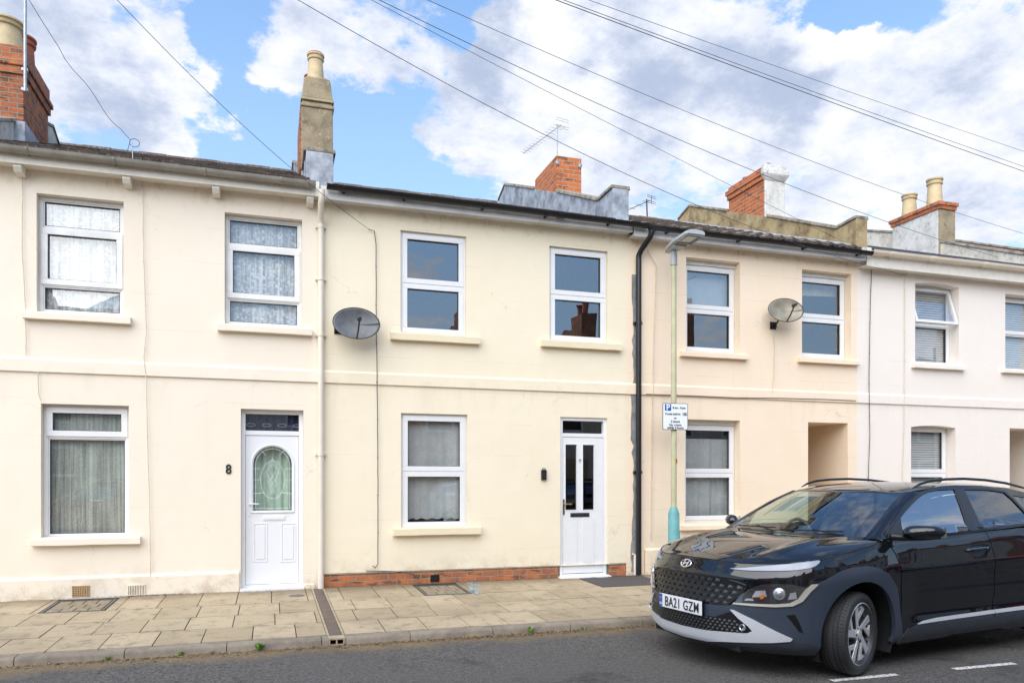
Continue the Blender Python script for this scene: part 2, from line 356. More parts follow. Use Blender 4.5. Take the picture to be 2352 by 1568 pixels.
M['lace'] = curtain_mat('lace_net', (.92, .92, .90), True, 1.10, 24, .85)
M['lace_g'] = curtain_mat('lace_net_green', (.60, .64, .52), True, .85, 34)
M['net'] = curtain_mat('plain_net', (.80, .82, .80), False, .66)
M['net_g'] = curtain_mat('patterned_net', (.62, .65, .57), True, 1.22, 75, .3, 1.7)
M['frost'] = simple('pale_roller_blind', (.46, .50, .51), .8, var=.06)
M['slat'] = simple('blind_slat', (.62, .63, .62), .5, var=.03)
M['lampgreen'] = simple('pale_green_paint', (.55, .54, .34), .5, var=.12, sc=3)
M['teal'] = simple('teal_paint', (.16, .42, .43), .5, var=.12, sc=5)
M['white'] = simple('white_sign', (.80, .83, .86), .4, var=.02)
M['blue'] = simple('blue_sign', (.01, .10, .42), .4)
M['ink'] = simple('black_ink', (.015, .015, .018), .5)
M['yellow'] = simple('yellow_sticker', (.80, .48, .02), .5)
M['dish'] = simple('dark_grey_dish', (.15, .155, .16), .42, .2, var=.18, sc=7)
M['dish2'] = simple('beige_dish', (.34, .30, .22), .42, .2, var=.2, sc=7)
M['wire'] = simple('wire', (.07, .075, .085), .6)
M['wire_p'] = simple('painted_cable', (.72, .63, .49), .6)
M['purple'] = simple('dark_blue_fabric', (.035, .04, .09), .8)
M['terracotta'] = simple('air_brick_clay', (.50, .33, .17), .8)
M['concrete'] = simple('concrete', (.42, .35, .24), .9, var=.2, bump=.4)
M['channel'] = simple('brown_channel_cover', (.135, .095, .075), .55, var=.2, sc=6)
M['weed'] = simple('weed_leaf', (.17, .33, .05), .6)
M['iron'] = simple('cast_iron', (.17, .165, .15), .6, .4, var=.2, sc=20, bump=.5)
def slabmat():
    n = NT('stone_slab'); at = n.N('Attribute'); at.attribute_name = 'tone'
    c = n.mix(at.outputs['Fac'], (.37, .295, .19), (.47, .38, .255))
    c = n.mix(n.rng(n.noise(1.1, 5, .65), .45, .70, 0, .4), c, (.22, .17, .11))
    c = n.mix(n.rng(n.noise(140, 3, .7), .55, .75, 0, .55), c, (.15, .12, .08)); c = n.mix(n.rng(n.noise(6, 8, .8), .50, .66, 0, .75), c, (.17, .14, .095))
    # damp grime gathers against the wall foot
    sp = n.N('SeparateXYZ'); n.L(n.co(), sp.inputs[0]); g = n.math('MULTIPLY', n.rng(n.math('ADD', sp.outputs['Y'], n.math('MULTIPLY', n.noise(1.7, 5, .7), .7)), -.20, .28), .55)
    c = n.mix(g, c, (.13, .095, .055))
    v = n.voro(2.3); c = n.mix(n.rng(v.outputs['Distance'], 0, .03, .8, 0), c, (.07, .06, .05))
    return n.set(col=c, rough=.85, nrm=n.bump(n.noise(90, 4, .7), .35, .006), spec=.3)
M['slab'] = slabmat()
M['kerb'] = simple('concrete_kerb', (.28, .235, .18), .9, var=.22, sc=5, bump=.5, bsc=70)
M['joint'] = simple('joint_dirt', (.05, .04, .025), .95, var=.3)
def roadmat():
    n = NT('asphalt'); v = n.voro(95); c = n.mix(n.rng(v.outputs['Color'], .2, .95), (.060, .056, .053), (.165, .155, .143)); c = n.mix(n.rng(n.noise(24, 8, .85), .47, .60, 0, .65), c, (.19, .178, .16)); c = n.mix(n.rng(n.noise(29, 8, .85), .50, .60, 0, .75), c, (.03, .028, .027))
    c = n.mix(n.rng(n.noise(.55, 6, .65), .40, .66, 0, .55), c, (.105, .096, .086)); c = n.mix(n.rng(n.noise(1.3, 6, .7), .55, .68, 0, .62), c, (.028, .026, .026))
    sp = n.N('SeparateXYZ'); n.L(n.co(), sp.inputs[0]); g = n.rng(n.math('ADD', sp.outputs['Y'], n.math('MULTIPLY', n.noise(1.6, 6, .7), .8)), -3.15, -2.75, 0, .8)
    c = n.mix(g, c, (.24, .17, .085))
    v2 = n.voro(9); c = n.mix(n.rng(v2.outputs['Distance'], 0, .055, .9, 0), c, (.36, .35, .33))
    v3 = n.voro(2.1); c = n.mix(n.rng(v3.outputs['Distance'], 0, .035, .8, 0), c, (.5, .48, .45))
    h = n.math('ADD', v.outputs['Distance'], n.noise(160, 3)); return n.set(col=c, rough=.82, nrm=n.bump(h, .8, .008), spec=.3)
M['road'] = roadmat()
M['patch'] = simple('dark_tarmac_patch', (.095, .087, .08), .85, var=.3, sc=40, bump=.7, bsc=150)
def paint_line():
    n = NT('road_paint'); c = n.mix(n.rng(n.noise(38, 6, .8), .47, .62), (.72, .71, .67), (.10, .095, .09)); return n.set(col=c, rough=.7)
M['line'] = paint_line()
# ------------------------------------------------------------------ ground
KY = -3.0      # inner edge of the kerb; the pavement falls from the wall to it
def pz(y): return .147 + .0155 * y
def ground():
    mb = MB(); mb.quad((-60, -4.2, 0), (80, -4.2, 0), (80, -9.6, 0), (-60, -9.6, 0)); mb.quad((-60, -3.0, .03), (80, -3.0, .03), (80, -4.2, 0), (-60, -4.2, 0))
    mb.quad((-60, -9.6, 0), (80, -9.6, 0), (80, -10.0, .01), (-60, -10.0, .01))
    o = mb.build('road', M['road'], fix=False); tag(o, kind='structure')
    mb = MB(); mb.quad((-900, -900, -.12), (900, -900, -.12), (900, 900, -.12), (-900, 900, -.12)); o = mb.build('ground', M['concrete']); tag(o, kind='structure')
    # paving slabs in four rows, each slab its own block of one sheet
    rows = [(0.0, -1.0, (541.5, 1379)), (-1.0, -1.70, (551, 1400)), (-1.70, -2.35, (534.5, 1424.6)), (-2.35, -3.0, (578, 1451))]
    mb = MB(); tones = []; rnd = random.Random(3); DX = .60
    skip = [(MH8[0] - .01, MH8[1] + .01), (MH9[0] - .01, MH9[1] + .01), (PT[0], PT[1])]
    for k, (ya, yb, px) in enumerate(rows):
        x0 = G(*px, .147, .0155).x; p = .425
        n0 = int((x0 + 16) / p); xs = [x0 - i * p for i in range(n0, 0, -1)] + [x0 + i * p for i in range(0, 80)]
        xs = [x + rnd.uniform(-.012, .012) for x in xs]
        for a, b in zip(xs, xs[1:]):
            segs = [(a, b)]
            cut = [(DX - .085, DX + .085)] + (skip if k == 0 else [])
            for c0, c1 in cut:
                ns = []
                for s0, s1 in segs:
                    if s1 <= c0 or s0 >= c1: ns.append((s0, s1)); continue
                    if s0 < c0 - .03: ns.append((s0, c0))
                    if s1 > c1 + .03: ns.append((c1, s1))
                segs = ns
            for s0, s1 in segs:
                g = .0035; h = rnd.uniform(-.001, .003); a0, a1, b0, b1 = s0 + g * .6, s1 - g * .6, yb + g * 2.2, ya - g * 2.2
                t = .003
                mb.hexa([(a0, b0, pz(b0) - .05), (a1, b0, pz(b0) - .05), (a1, b1, pz(b1) - .05), (a0, b1, pz(b1) - .05)],
                        [(a0 + t, b0 + t, pz(b0) + h), (a1 - t, b0 + t, pz(b0) + h + rnd.uniform(-.001, .002)), (a1 - t, b1 - t, pz(b1) + h), (a0 + t, b1 - t, pz(b1) + h)])
                tones += [rnd.random()] * 6
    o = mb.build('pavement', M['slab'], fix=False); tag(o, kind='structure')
    at = o.data.attributes.new('tone', 'FLOAT', 'FACE'); at.data.foreach_set('value', tones)
    mb = MB(); mb.quad((-16, 0.3, pz(.3) - .0055), (34, .3, pz(.3) - .0055), (34, -3.01, pz(-3.01) - .0055), (-16, -3.01, pz(-3.01) - .0055)); o = mb.build('pavement_bed', M['joint'], fix=False); tag(o, kind='structure')
    # kerb stones with a rounded edge
    kx = G((840 / 2.613) / 1.0884, (1407 + 540 / 2.613) / 1.0884, .1).x; mb = MB(); L = .845
    prof = [(-3.004, -.06), (-3.004, .098), (-3.10, .096), (-3.122, .088), (-3.134, .070), (-3.14, -.06)]
    for i in range(-18, 40):
        a = kx + i * L; b = a + L - .007
        for c, d in ([(a, b)] if not (a < .60 < b) else [(a, .52), (.68, b)]): mb.extrude(prof, lambda u, v, t: (t, u, v), c, d)
    o = mb.build('kerb', M['kerb'], smooth=True, angle=50); tag(o, kind='structure')
    # the far footway on the other side of the street
    mb = MB(); mb.box(-60, 80, -13.6, -10.0, -.1, .11); o = mb.build('pavement_opposite', M['slab']); tag(o, kind='structure')
def road_marks():
    lab = {0: 'short white parking bay dash at the photo bottom edge, nearest the front wheel', 1: 'short white parking bay dash under the car doors, beyond the one at the wheel'}
    P0, P1 = G(1910, 1563), G(2065, 1550); Q0, Q1 = G(2190, 1536), G(2330, 1523)
    u = (Q1 - P0).normalized(); n = Vector((-u.y, u.x, 0)); L = (P1 - P0).length; stp = (Q0 - P0).dot(u)
    mb = MB()
    for k in range(0, 6):
        a = P0 + u * (k * stp); b = a + u * (L if k == 0 else (Q1 - Q0).dot(u)); w = n * .033
        pts = [a - w, b - w, b + w, a + w]; mb.quad(*[(p.x, p.y, .004) for p in pts])
    o = mb.build('road_markings', M['line'], fix=False); tag(o, kind='structure')

# ------------------------------------------------------------------ manholes, patch, channel
def gp(cx_, cy_, ox, k=2.613): return ((cx_ / k + ox) / 1.0884, (cy_ / k + 1407) / 1.0884)
_a = G(*gp(230, 335, 0), .14, 0); _b = G(*gp(655, 322, 0), .14, 0); MH8 = (_a.x, _b.x)
_a = G(*gp(690, 205, 800), .14, 0); _b = G(*gp(985, 190, 800), .14, 0); MH9 = (_a.x, _b.x)
_a = G(*gp(1820, 145, 800), .14, 0); PT = (_a.x, _a.x + 1.05)

def street_bits():
    for nm, (a, b), lab in (('manhole_cover', MH8, 'recessed slab filled manhole cover under the ground floor lace window of number 8'), ('manhole_cover', MH9, 'recessed slab filled manhole cover below the ground floor window of number 9')):
        e = empty(nm, ((a + b) / 2, -.60, pz(-.6))); tag(e, lab, 'manhole', 'recessed manhole covers in the pavement')
        w = (b - a) / 2; mb = MB()
        for x0, x1, y0, y1 in ((-w, w, .36, .39), (-w, w, -.39, -.36), (-w, -w + .03, -.36, .36), (w - .03, w, -.36, .36)): mb.box(x0, x1, y0, y1, -.04, .004)
        f = mb.build('frame', M['iron'], e); f.rotation_euler.x = math.atan(.0155)
        mb = MB()
        for i in range(4):
            for j in range(3):
                x0 = -w + .04 + i * (2 * w - .08) / 4 + (.06 if j % 2 else 0) * (i > 0); x1 = -w + .04 + (i + 1) * (2 * w - .08) / 4 + (.06 if j % 2 and i < 3 else 0)
                mb.box(x0 + .006, x1 - .006, -.35 + j * .233 + .005, -.35 + (j + 1) * .233 - .005, -.04, .001)
        mb.build('slab_infill', M['slab2'], e, bevel=.004).rotation_euler.x = math.atan(.0155)
        mb = MB(); mb.box(-w + .03, w - .03, -.36, .36, -.05, -.012); mb.build('tray', M['joint'], e)
    mb = MB(); rnd = random.Random(5); pts = []
    x0, x1 = PT
    for i in range(12): pts.append((x0 + .02 + (x1 - x0) * i / 12, -1.0 + rnd.uniform(-.015, .02)))
    for i in range(6): pts.append((x1 + rnd.uniform(-.015, .01), -.98 + .86 * i / 6))
    for i in range(12): pts.append((x1 - (x1 - x0) * i / 12, -.10 + rnd.uniform(-.04, .02)))
    for i in range(6): pts.append((x0 + rnd.uniform(-.01, .02), -.13 - .82 * i / 6))
    mb.extrude(pts, lambda u, v, d: (u, v, pz(v) + d), -.05, .004); o = mb.build('tarmac_patch', M['patch']); tag(o, 'dark rectangular tarmac repair patch in the paving outside door number 9', 'tarmac patch')
    # drain channel across the pavement
    e = empty('drain_channel', (.60, 0, 0)); tag(e, 'brown strip drain channel crossing the pavement from the cream downpipe', 'drain channel')
    mb = MB(); mb.hexa([(-.055, -3.0, .05), (.055, -3.0, .05), (.055, -.05, .09), (-.055, -.05, .09)], [(-.055, -3.0, pz(-3) + .002), (.055, -3.0, pz(-3) + .002), (.055, -.05, pz(0) + .002), (-.055, -.05, pz(0) + .002)])
    mb.build('cover', M['channel'], e, bevel=.004)
    mb = MB()
    for s in (-1, 1): mb.hexa([(s * .072 - .012, -3.0, .04), (s * .072 + .012, -3.0, .04), (s * .072 + .012, -.05, .08), (s * .072 - .012, -.05, .08)], [(s * .072 - .012, -3.0, pz(-3) + .001), (s * .072 + .012, -3.0, pz(-3) + .001), (s * .072 + .012, -.05, pz(0) + .001), (s * .072 - .012, -.05, pz(0) + .001)])
    mb.build('channel_edge', M['concrete'], e)
    mb = MB(); mb.box(-.078, .078, -3.14, -3.003, .078, .098); mb.box(-.078, -.06, -3.14, -3.0, -.02, .078); mb.box(.06, .078, -3.14, -3.0, -.02, .078); mb.box(-.007, .007, -3.14, -3.0, -.02, .078); mb.box(-.06, .06, -3.14, -3.0, -.02, .034)
    mb.build('outlet_block', M['concrete'], e, bevel=.004)
    mb = MB(); mb.box(-.06, .06, -3.02, -3.0, .034, .078); mb.build('outlet_hole', M['dark_gap'], e)
    # oval cover
    p = G(*gp(1937, 212, 0), .14); e = empty('stop_tap_cover', (p.x, p.y, pz(p.y))); tag(e, 'small round iron stop tap cover in cement by door number 8', 'tap cover')
    mb = MB(); mb.lathe([(.10, -.03), (.10, .004), (.085, .008), (0.001, .008)], seg=28, cap=False); mb.build('lid', M['iron'], e, smooth=True)
    mb = MB(); mb.lathe([(.125, -.03), (.125, .002), (.10, .003)], seg=28, cap=False); mb.build('rim', M['concrete'], e)
    # doorstep
    # blue survey marks sprayed on the slabs
    mb = MB(); rnd = random.Random(2)
    for cx0, cy0, cx1, cy1 in ((962, 130, 1040, 150), (990, 128, 1000, 150), (1000, 172, 1050, 178), (990, 175, 1030, 200), (965, 150, 1010, 190), (1030, 142, 1045, 152)):
        a = G(*gp(cx0, cy0, 800), .14); b = G(*gp(cx1, cy1, 800), .14)
        d = (b - a).normalized(); n = Vector((-d.y, d.x, 0)); k = 7
        up = []; dn = []
        for i in range(k + 1):
            p = a.lerp(b, i / k) + n * rnd.uniform(-.015, .015); w = rnd.uniform(.012, .030) * (1 if 0 < i < k else .4); up.append(p + n * w); dn.append(p - n * w)
        pts = up + dn[::-1]
        mb.quad(*[(q.x, q.y, pz(q.y) + .0055) for q in pts])
    o = mb.build('sprayed_marks', M['spray']); tag(o, 'pale blue utility survey marks sprayed on paving beside the manhole of number 9', 'paint marks')
    # debris in the gutter: nobody could count it
    mb = MB(); rnd = random.Random(11)
    for i in range(5200):
        x = rnd.uniform(-5, 9) if rnd.random() < .5 else rnd.choice([rnd.gauss(-1.2, 1.0), rnd.gauss(1.4, .9), rnd.gauss(2.3, .35), rnd.gauss(3.6, .9)])
        if x > 9: continue
        y = -3.145 - abs(rnd.gauss(0, .055)) * (1 if rnd.random() < .8 else 2.3); z = .027 + max(0, (-3.2 - y)) * 0 + rnd.uniform(.001, .012) - max(0, -(y + 3.0)) * .02
        a = rnd.uniform(0, 6.28); l = rnd.uniform(.004, .022); w = rnd.uniform(.002, .007); c, s = math.cos(a), math.sin(a); t = rnd.uniform(-.5, .5)
        mb.quad((x - c * l, y - s * l, z), (x + s * w, y - c * w, z + .002), (x + c * l, y + s * l, z + t * l), (x - s * w, y + c * w, z + .003))
    o = mb.build('gutter_debris', M['debris'], fix=False); tag(o, 'dry brown leaf litter and grit along the kerb foot', 'leaf litter', kind='stuff')
    mb = MB()
    for i in range(1500):
        x = rnd.choice([rnd.gauss(-1.35, .28), rnd.uniform(-4, .3), rnd.uniform(.7, 4)]); y = -.03 - abs(rnd.gauss(0, .03)) ; a = rnd.uniform(0, 6.28); l = rnd.uniform(.004, .014)
        c, s = math.cos(a), math.sin(a); z = pz(0) + rnd.uniform(0, .012); mb.quad((x - c * l, y - s * l, z), (x + s * l * .4, y - c * l * .4, z), (x + c * l, y + s * l, z + .004))
    o = mb.build('wall_foot_dirt', M['moss'], fix=False); tag(o, 'brown moss and dirt gathered along the foot of the walls', 'moss', kind='stuff')
    # weeds
    for k, (cx0, cy0, ox, h, n, lab) in enumerate(((1690, 555, 0, .10, 40, 'largest bright green weed at the kerb just short of the drain outlet'), (708, 625, 0, .055, 26, 'low green weed in the gutter, first from the photo left edge'), (1190, 580, 0, .06, 18, 'thin pale weed at the kerb foot between the low weed and the largest one'),
                                     (1342, 440, 800, .10, 7, 'single upright yellow-green stalk in the gutter below number 9'), (1655, 400, 800, .045, 10, 'broad leaved weed in the gutter nearest the parked car'), (1395, 558, 0, .05, 10, 'tiny green sprout on the kerb face short of the largest weed'))):
        p = G(*gp(cx0, cy0, ox), .03); e = empty('weed', (p.x, min(p.y, -3.15), .026)); tag(e, lab, 'weed', 'weeds growing along the kerb')
        mb = MB(); r2 = random.Random(k)
        for i in range(n):
            a = r2.uniform(0, 6.28); l = h * r2.uniform(.4, 1); lean = r2.uniform(.1, .8); w = l * r2.uniform(.07, .15) * (1.6 if n < 13 else 1)
            d = Vector((math.cos(a), math.sin(a), 0)); sd_ = Vector((-d.y, d.x, 0)); p0 = d * r2.uniform(0, h * .15); 
            if d.y > 0: d.y *= .3
            p1 = p0 + d * l * lean * .5 + Vector((0, 0, l * .6)); p2 = p0 + d * l * lean + Vector((0, 0, l * (.95 - lean * .3)))
            mb.quad(p0 - sd_ * w * .3, p1 - sd_ * w, p2, p1 + sd_ * w, p0 + sd_ * w * .3)
        mb.build('leaves', M['weed'], e, fix=False)
        mb = MB(); mb.tube([(0, 0, -.01), (.002, 0, h * .35)], .002, 5); mb.build('stem', M['weed'], e)
M['slab2'] = simple('grimy_slab', (.32, .26, .175), .9, var=.25, sc=14, bump=.5)
M['spray'] = simple('blue_spray', (.25, .42, .52), .8)
M['moss'] = simple('moss', (.13, .10, .04), .95, var=.3)
def debrismat():
    n = NT('litter'); c = n.N('ValToRGB'); v = n.voro(60); n.L(v.outputs['Color'], c.inputs[0]); e = c.color_ramp.elements; e[0].color = (.06, .035, .02, 1); e[1].color = (.48, .34, .17, 1); e[0].position = .25; e[1].position = .85
    return n.set(col=c.outputs[0], rough=.9)
M['debris'] = debrismat()

# ------------------------------------------------------------------ house parts
def wall_with_holes(x0, x1, z0, z1, holes, depth, mat, parent, y=0.0, top=None, name='wall'):
    "front skin at Y=y with rectangular openings (xa, xb, za, zb, reveal) and their reveals"
    xs = sorted({x0, x1} | {h[0] for h in holes} | {h[1] for h in holes}); zs = sorted({z0, z1} | {h[2] for h in holes} | {h[3] for h in holes})
    mb = MB()
    for a, b in zip(xs, xs[1:]):
        for c, d in zip(zs, zs[1:]):
            mx, mz = (a + b) / 2, (c + d) / 2
            if any(h[0] < mx < h[1] and h[2] < mz < h[3] for h in holes): continue
            mb.quad((a, y, c), (b, y, c), (b, y, d), (a, y, d))
    for h in holes:
        a, b, c, d, r = h[:5]
        mb.quad((a, y, c), (a, y, d), (a, y + r, d), (a, y + r, c)); mb.quad((b, y, d), (b, y, c), (b, y + r, c), (b, y + r, d))
        mb.quad((a, y, d), (b, y, d), (b, y + r, d), (a, y + r, d)); mb.quad((b, y, c), (a, y, c), (a, y + r, c), (b, y + r, c))
        # inner face so that no light leaks round the frame
    mb.quad((x0, y, z0), (x0, y, z1), (x0, y + .3, z1), (x0, y + .3, z0)); mb.quad((x1, y, z1), (x1, y, z0), (x1, y + .3, z0), (x1, y + .3, z1))
    return mb.build(name, mat, parent, fix=False)
def holed_back(x0, x1, z0, z1, holes, y, mb):
    xs = sorted({x0, x1} | {h[0] for h in holes} | {h[1] for h in holes}); zs = sorted({z0, z1} | {h[2] for h in holes} | {h[3] for h in holes})
    for a, b in zip(xs, xs[1:]):
        for c, d in zip(zs, zs[1:]):
            mx, mz = (a + b) / 2, (c + d) / 2
            if any(h[0] < mx < h[1] and h[2] < mz < h[3] for h in holes): continue
            mb.quad((a, y, c), (a, y, d), (b, y, d), (b, y, c))
def bars(mb, x0, x1, z0, z1, w, y0, y1, wb=None, wt=None):
    wb = wb or w; wt = wt or w
    mb.box(x0, x1, y0, y1, z0, z0 + wb); mb.box(x0, x1, y0, y1, z1 - wt, z1); mb.box(x0, x0 + w, y0, y1, z0 + wb, z1 - wt); mb.box(x1 - w, x1, y0, y1, z0 + wb, z1 - wt)
def make_window(parent, h, lights, mat='upvc', fw=.05, glass='glass', vent=False, label=None, skip_open=None):
    "h = opening; lights bottom to top: (from, to, kind) fractions; kind s = sash, f = fixed"
    x0, x1, z0, z1, r = h[:5]; y = r
    e = MB(); H = z1 - z0
    bars(e, x0 - .0, x1 + .0, z0, z1, fw, y, y + .06)
    for k in range(len(lights) - 1):
        zc = z0 + fw + (H - 2 * fw) * lights[k][1]; e.box(x0 + fw, x1 - fw, y, y + .06, zc - fw * .42, zc + fw * .42)
    if vent: e.box((x0 + x1) / 2 - .17, (x0 + x1) / 2 + .17, y - .014, y, z1 - fw * .78, z1 - fw * .35)
    wn = e.build('window', M[mat], parent, bevel=.004)
    if label: wn['label'] = label
    for k, (a, b, kind) in enumerate(lights):
        za = z0 + fw + (H - 2 * fw) * a + (fw * .42 if k else 0); zb = z0 + fw + (H - 2 * fw) * b - (fw * .42 if k < len(lights) - 1 else 0)
        xa, xb = x0 + fw, x1 - fw; yy = y + .03
        if kind == 's':
            sm = MB(); o = .018; s = .052; ax, bx, az, bz = xa - o, xb + o, za - o, zb + o
            bars(sm, ax, bx, az, bz, s + o, y - .016, y + .034); 
            # rebate seals
            so = sm.build('sash', M[mat], wn, bevel=.004)
            g = MB(); bars(g, ax + s + o - .001, bx - s - o + .001, az + s + o - .001, bz - s - o + .001, .008, y + .004, y + .028); g.build('glazing_seal', M['seal'], wn)
            pa, pb, pc, pd = ax + s + o, bx - s - o, az + s + o, bz - s - o; yy = y + .012
            hd = MB(); hd.box
        else:
            g = MB(); bars(g, xa, xb, za, zb, .016, y + .012, y + .05); g.build('glazing_bead', M[mat], wn, bevel=.003)
            g = MB(); bars(g, xa + .0155, xb - .0155, za + .0155, zb - .0155, .008, y + .02, y + .045); g.build('glazing_seal', M['seal'], wn)
            pa, pb, pc, pd = xa + .016, xb - .016, za + .016, zb - .016
        if skip_open == k: continue
        p = MB(); rn = random.Random(int(pa * 100 + pc * 37)); t = rn.uniform(-.0025, .0025); t2 = rn.uniform(-.002, .002)
        p.quad((pa, yy + .016 + t, pc), (pb, yy + .016 - t, pc), (pb, yy + .016 - t + t2, pd), (pa, yy + .016 + t + t2, pd)); p.build('pane', M[glass], wn, fix=False)
    return wn
def make_sill(parent, xa, xb, ztop, th, mat, out=.085, rear=.10):
    mb = MB(); n = 9; rnd = random.Random(int(xa * 50 + ztop * 10)); rows = []
    for i in range(n + 1):
        x = xa + (xb - xa) * i / n; j = lambda s=.0022: rnd.uniform(-s, s)
        rows.append([(x, rear, ztop + .012 + j()), (x, -out + .012, ztop + j()), (x, -out + j(), ztop - .012 + j()), (x, -out + j(), ztop - th + j(.003)), (x, -out + .02, ztop - th - .004 + j()), (x, .0, ztop - th)])
    mb.grid(rows)
    for r, s in ((rows[0], 1), (rows[-1], -1)): mb.quad(*(r if s > 0 else r[::-1]))
    return mb.build('sill', mat, parent, smooth=True, angle=30)
def curtain(x0, x1, z0, z1, y, mat, label, amp=.018, waves=11, group='net curtains behind the windows', cat='net curtain', gap=0, name='net_curtain', hem=0.0):
    e = MB(); rnd = random.Random(int(abs(x0) * 91 + z0 * 17)); nx = 90; ph = [rnd.uniform(0, 6.28) for _ in range(5)]; rows = []
    for j in range(9):
        t = j / 8; row = []
        for i in range(nx + 1):
            u = i / nx; k = (x1 - x0) * waves
            d = math.sin(u * k * 2.2 + ph[0] + .5 * math.sin(u * 9 + ph[1]) + t * .35 * math.sin(u * 5 + ph[4])) * .6 + math.sin(u * k * 4.9 + ph[2]) * .25 + math.sin(u * k * .9 + ph[3]) * .35
            z = z1 + (z0 - z1) * t + (hem * math.sin(u * k * 4 + ph[1]) if j == 8 else 0)
            row.append((x0 + (x1 - x0) * u + math.sin(u * 13 + ph[1]) * .01 * t, y + d * amp * (.55 + .6 * t), z))
        rows.append(row)
    e.grid(rows); o = e.build(name, mat, smooth=True, fix=False, angle=180); tag(o, label, cat, group); return o

# tiles
def tile_roof(x0, x1, zeave, slope, mat, parent, yo=-.24, yr=6.0, tw=.30, gauge=.33, style='flat', jit=.006):
    mb = MB(); rnd = random.Random(int(x0 * 10)); L = math.hypot(yr - yo, slope * (yr - yo)); cs = 1 / math.hypot(1, slope); sn = slope * cs
    nc = int(L / gauge); nt_ = int(round((x1 - x0) / tw)); w = (x1 - x0) / nt_
    P = lambda s, n: (yo + s * cs - n * sn, zeave + s * sn + n * cs)
    for c in range(nc):
        off = (.5 if c % 2 and style == 'flat' else 0); th = .022 if style == 'flat' else .03
        for i in range(-1 if off else 0, nt_):
            a = x0 + (i + off) * w; b = a + w; a, b = max(a, x0) + .003, min(b, x1) - .003
            if b - a < .03: continue
            s0 = c * gauge + rnd.uniform(-jit, jit) * 1.5; s1 = s0 + gauge + .04; h = rnd.uniform(0, jit)
            if style == 'flat':
                y0, z0 = P(s0, th + .014 + h); y1, z1 = P(s1, .010 + h); y2, z2 = P(s0, .012 + h)
                mb.quad((a, y0, z0), (b, y0, z0 + rnd.uniform(-jit, jit) * .5), (b, y1, z1), (a, y1, z1)); mb.quad((a, y2, z2), (b, y2, z2), (b, y0, z0), (a, y0, z0)); mb.quad((a, y0, z0), (a, y1, z1), (a, y2, z2)); mb.quad((b, y1, z1), (b, y0, z0), (b, y2, z2))
            else:
                k = 6; pr = [(a + (b - a) * q / k, .026 * max(0, math.sin(math.pi * min(1, q / k * 1.7))) ) for q in range(k + 1)]
                for (xa, ha), (xb, hb) in zip(pr, pr[1:]):
                    y0, z0 = P(s0, th + .012 + ha + h); y0b, z0b = P(s0, th + .012 + hb + h); y1, z1 = P(s1, .010 + ha); y1b, z1b = P(s1, .010 + hb); y2, z2 = P(s0, .004 + ha)
                    mb.quad((xa, y0, z0), (xb, y0b, z0b), (xb, y1b, z1b), (xa, y1, z1)); mb.quad((xa, y2, z2), (xb, y2, z2), (xb, y0b, z0b), (xa, y0, z0))
    # felt under the tiles and the rear slope
    ye, ze = P(0, 0); yt, zt = P(L, 0); mb.quad((x0, ye, ze), (x1, ye, ze), (x1, yt, zt), (x0, yt, zt)); mb.quad((x0, yt, zt + .02), (x1, yt, zt + .02), (x1, yt + 5, zt - 5 * slope), (x0, yt + 5, zt - 5 * slope))
    o = mb.build('roof', mat, parent, fix=False)
    # ridge tiles
    rm = MB(); n = int((x1 - x0) / .45)
    for i in range(n):
        a = x0 + (x1 - x0) * i / n; b = x0 + (x1 - x0) * (i + 1) / n - .008; pts = [(math.cos(t) * .13, math.sin(t) * .09) for t in [math.pi * q / 7 for q in range(8)]]
        rm.extrude(pts + [(-.13, -.02), (.13, -.02)], lambda u, v, d: (d, yt + u, zt + v - .02 + .01 * (i % 2)), a, b)
    rm.build('ridge', mat, o, smooth=True, angle=40)
    return o
def gutter(x0, x1, z0, z1, mat, parent, y=-.30, r=.058, brackets=(), bmat=None, joints=()):
    mb = MB(); n = 12; rows = []; rnd = random.Random(4)
    xs = [x0 + (x1 - x0) * i / n for i in range(n + 1)]
    for x in xs:
        z = z0 + (z1 - z0) * (x - x0) / (x1 - x0) + rnd.uniform(-.002, .002)
        out = [(x, y + math.cos(t) * r, z + math.sin(t) * r) for t in [math.pi + math.pi * q / 10 for q in range(11)]]
        inn = [(x, y + math.cos(t) * (r - .006), z + math.sin(t) * (r - .006)) for t in [2 * math.pi - math.pi * q / 10 for q in range(11)]]
        lip = [(x, y - r - .004, z + .006), (x, y - r + .006, z + .006)]
        rows.append([lip[1], lip[0]] + out + inn)
    mb.grid(rows); mb.quad(*rows[0][::-1]); mb.quad(*rows[-1])
    g = mb.build('gutter', mat, parent, smooth=True, angle=50)
    for x in brackets:
        b = MB()
        z = z0 + (z1 - z0) * (x - x0) / (x1 - x0)
        for q in range(10):
            t0, t1 = math.pi + math.pi * q / 10, math.pi + math.pi * (q + 1) / 10; R1, R2 = r + .001, r + .011
            b.extrude([(y + math.cos(t) * rr, z + math.sin(t) * rr) for t, rr in ((t0, R1), (t0, R2), (t1, R2), (t1, R1))], lambda u, v, d: (d, u, v), x - .015, x + .015)
        b.box(x - .015, x + .015, y + r, y + r + .03, z - .06, z + .01); b.build('gutter_bracket', bmat or mat, g)
    for x in joints:
        b = MB()
        z = z0 + (z1 - z0) * (x - x0) / (x1 - x0)
        for q in range(10):
            t0, t1 = math.pi + math.pi * q / 10, math.pi + math.pi * (q + 1) / 10; R1, R2 = r + .001, r + .009
            b.extrude([(y + math.cos(t) * rr, z + math.sin(t) * rr) for t, rr in ((t0, R1), (t0, R2), (t1, R2), (t1, R1))], lambda u, v, d: (d, u, v), x - .05, x + .05)
        b.build('gutter_joint', bmat or mat, g)
    return g
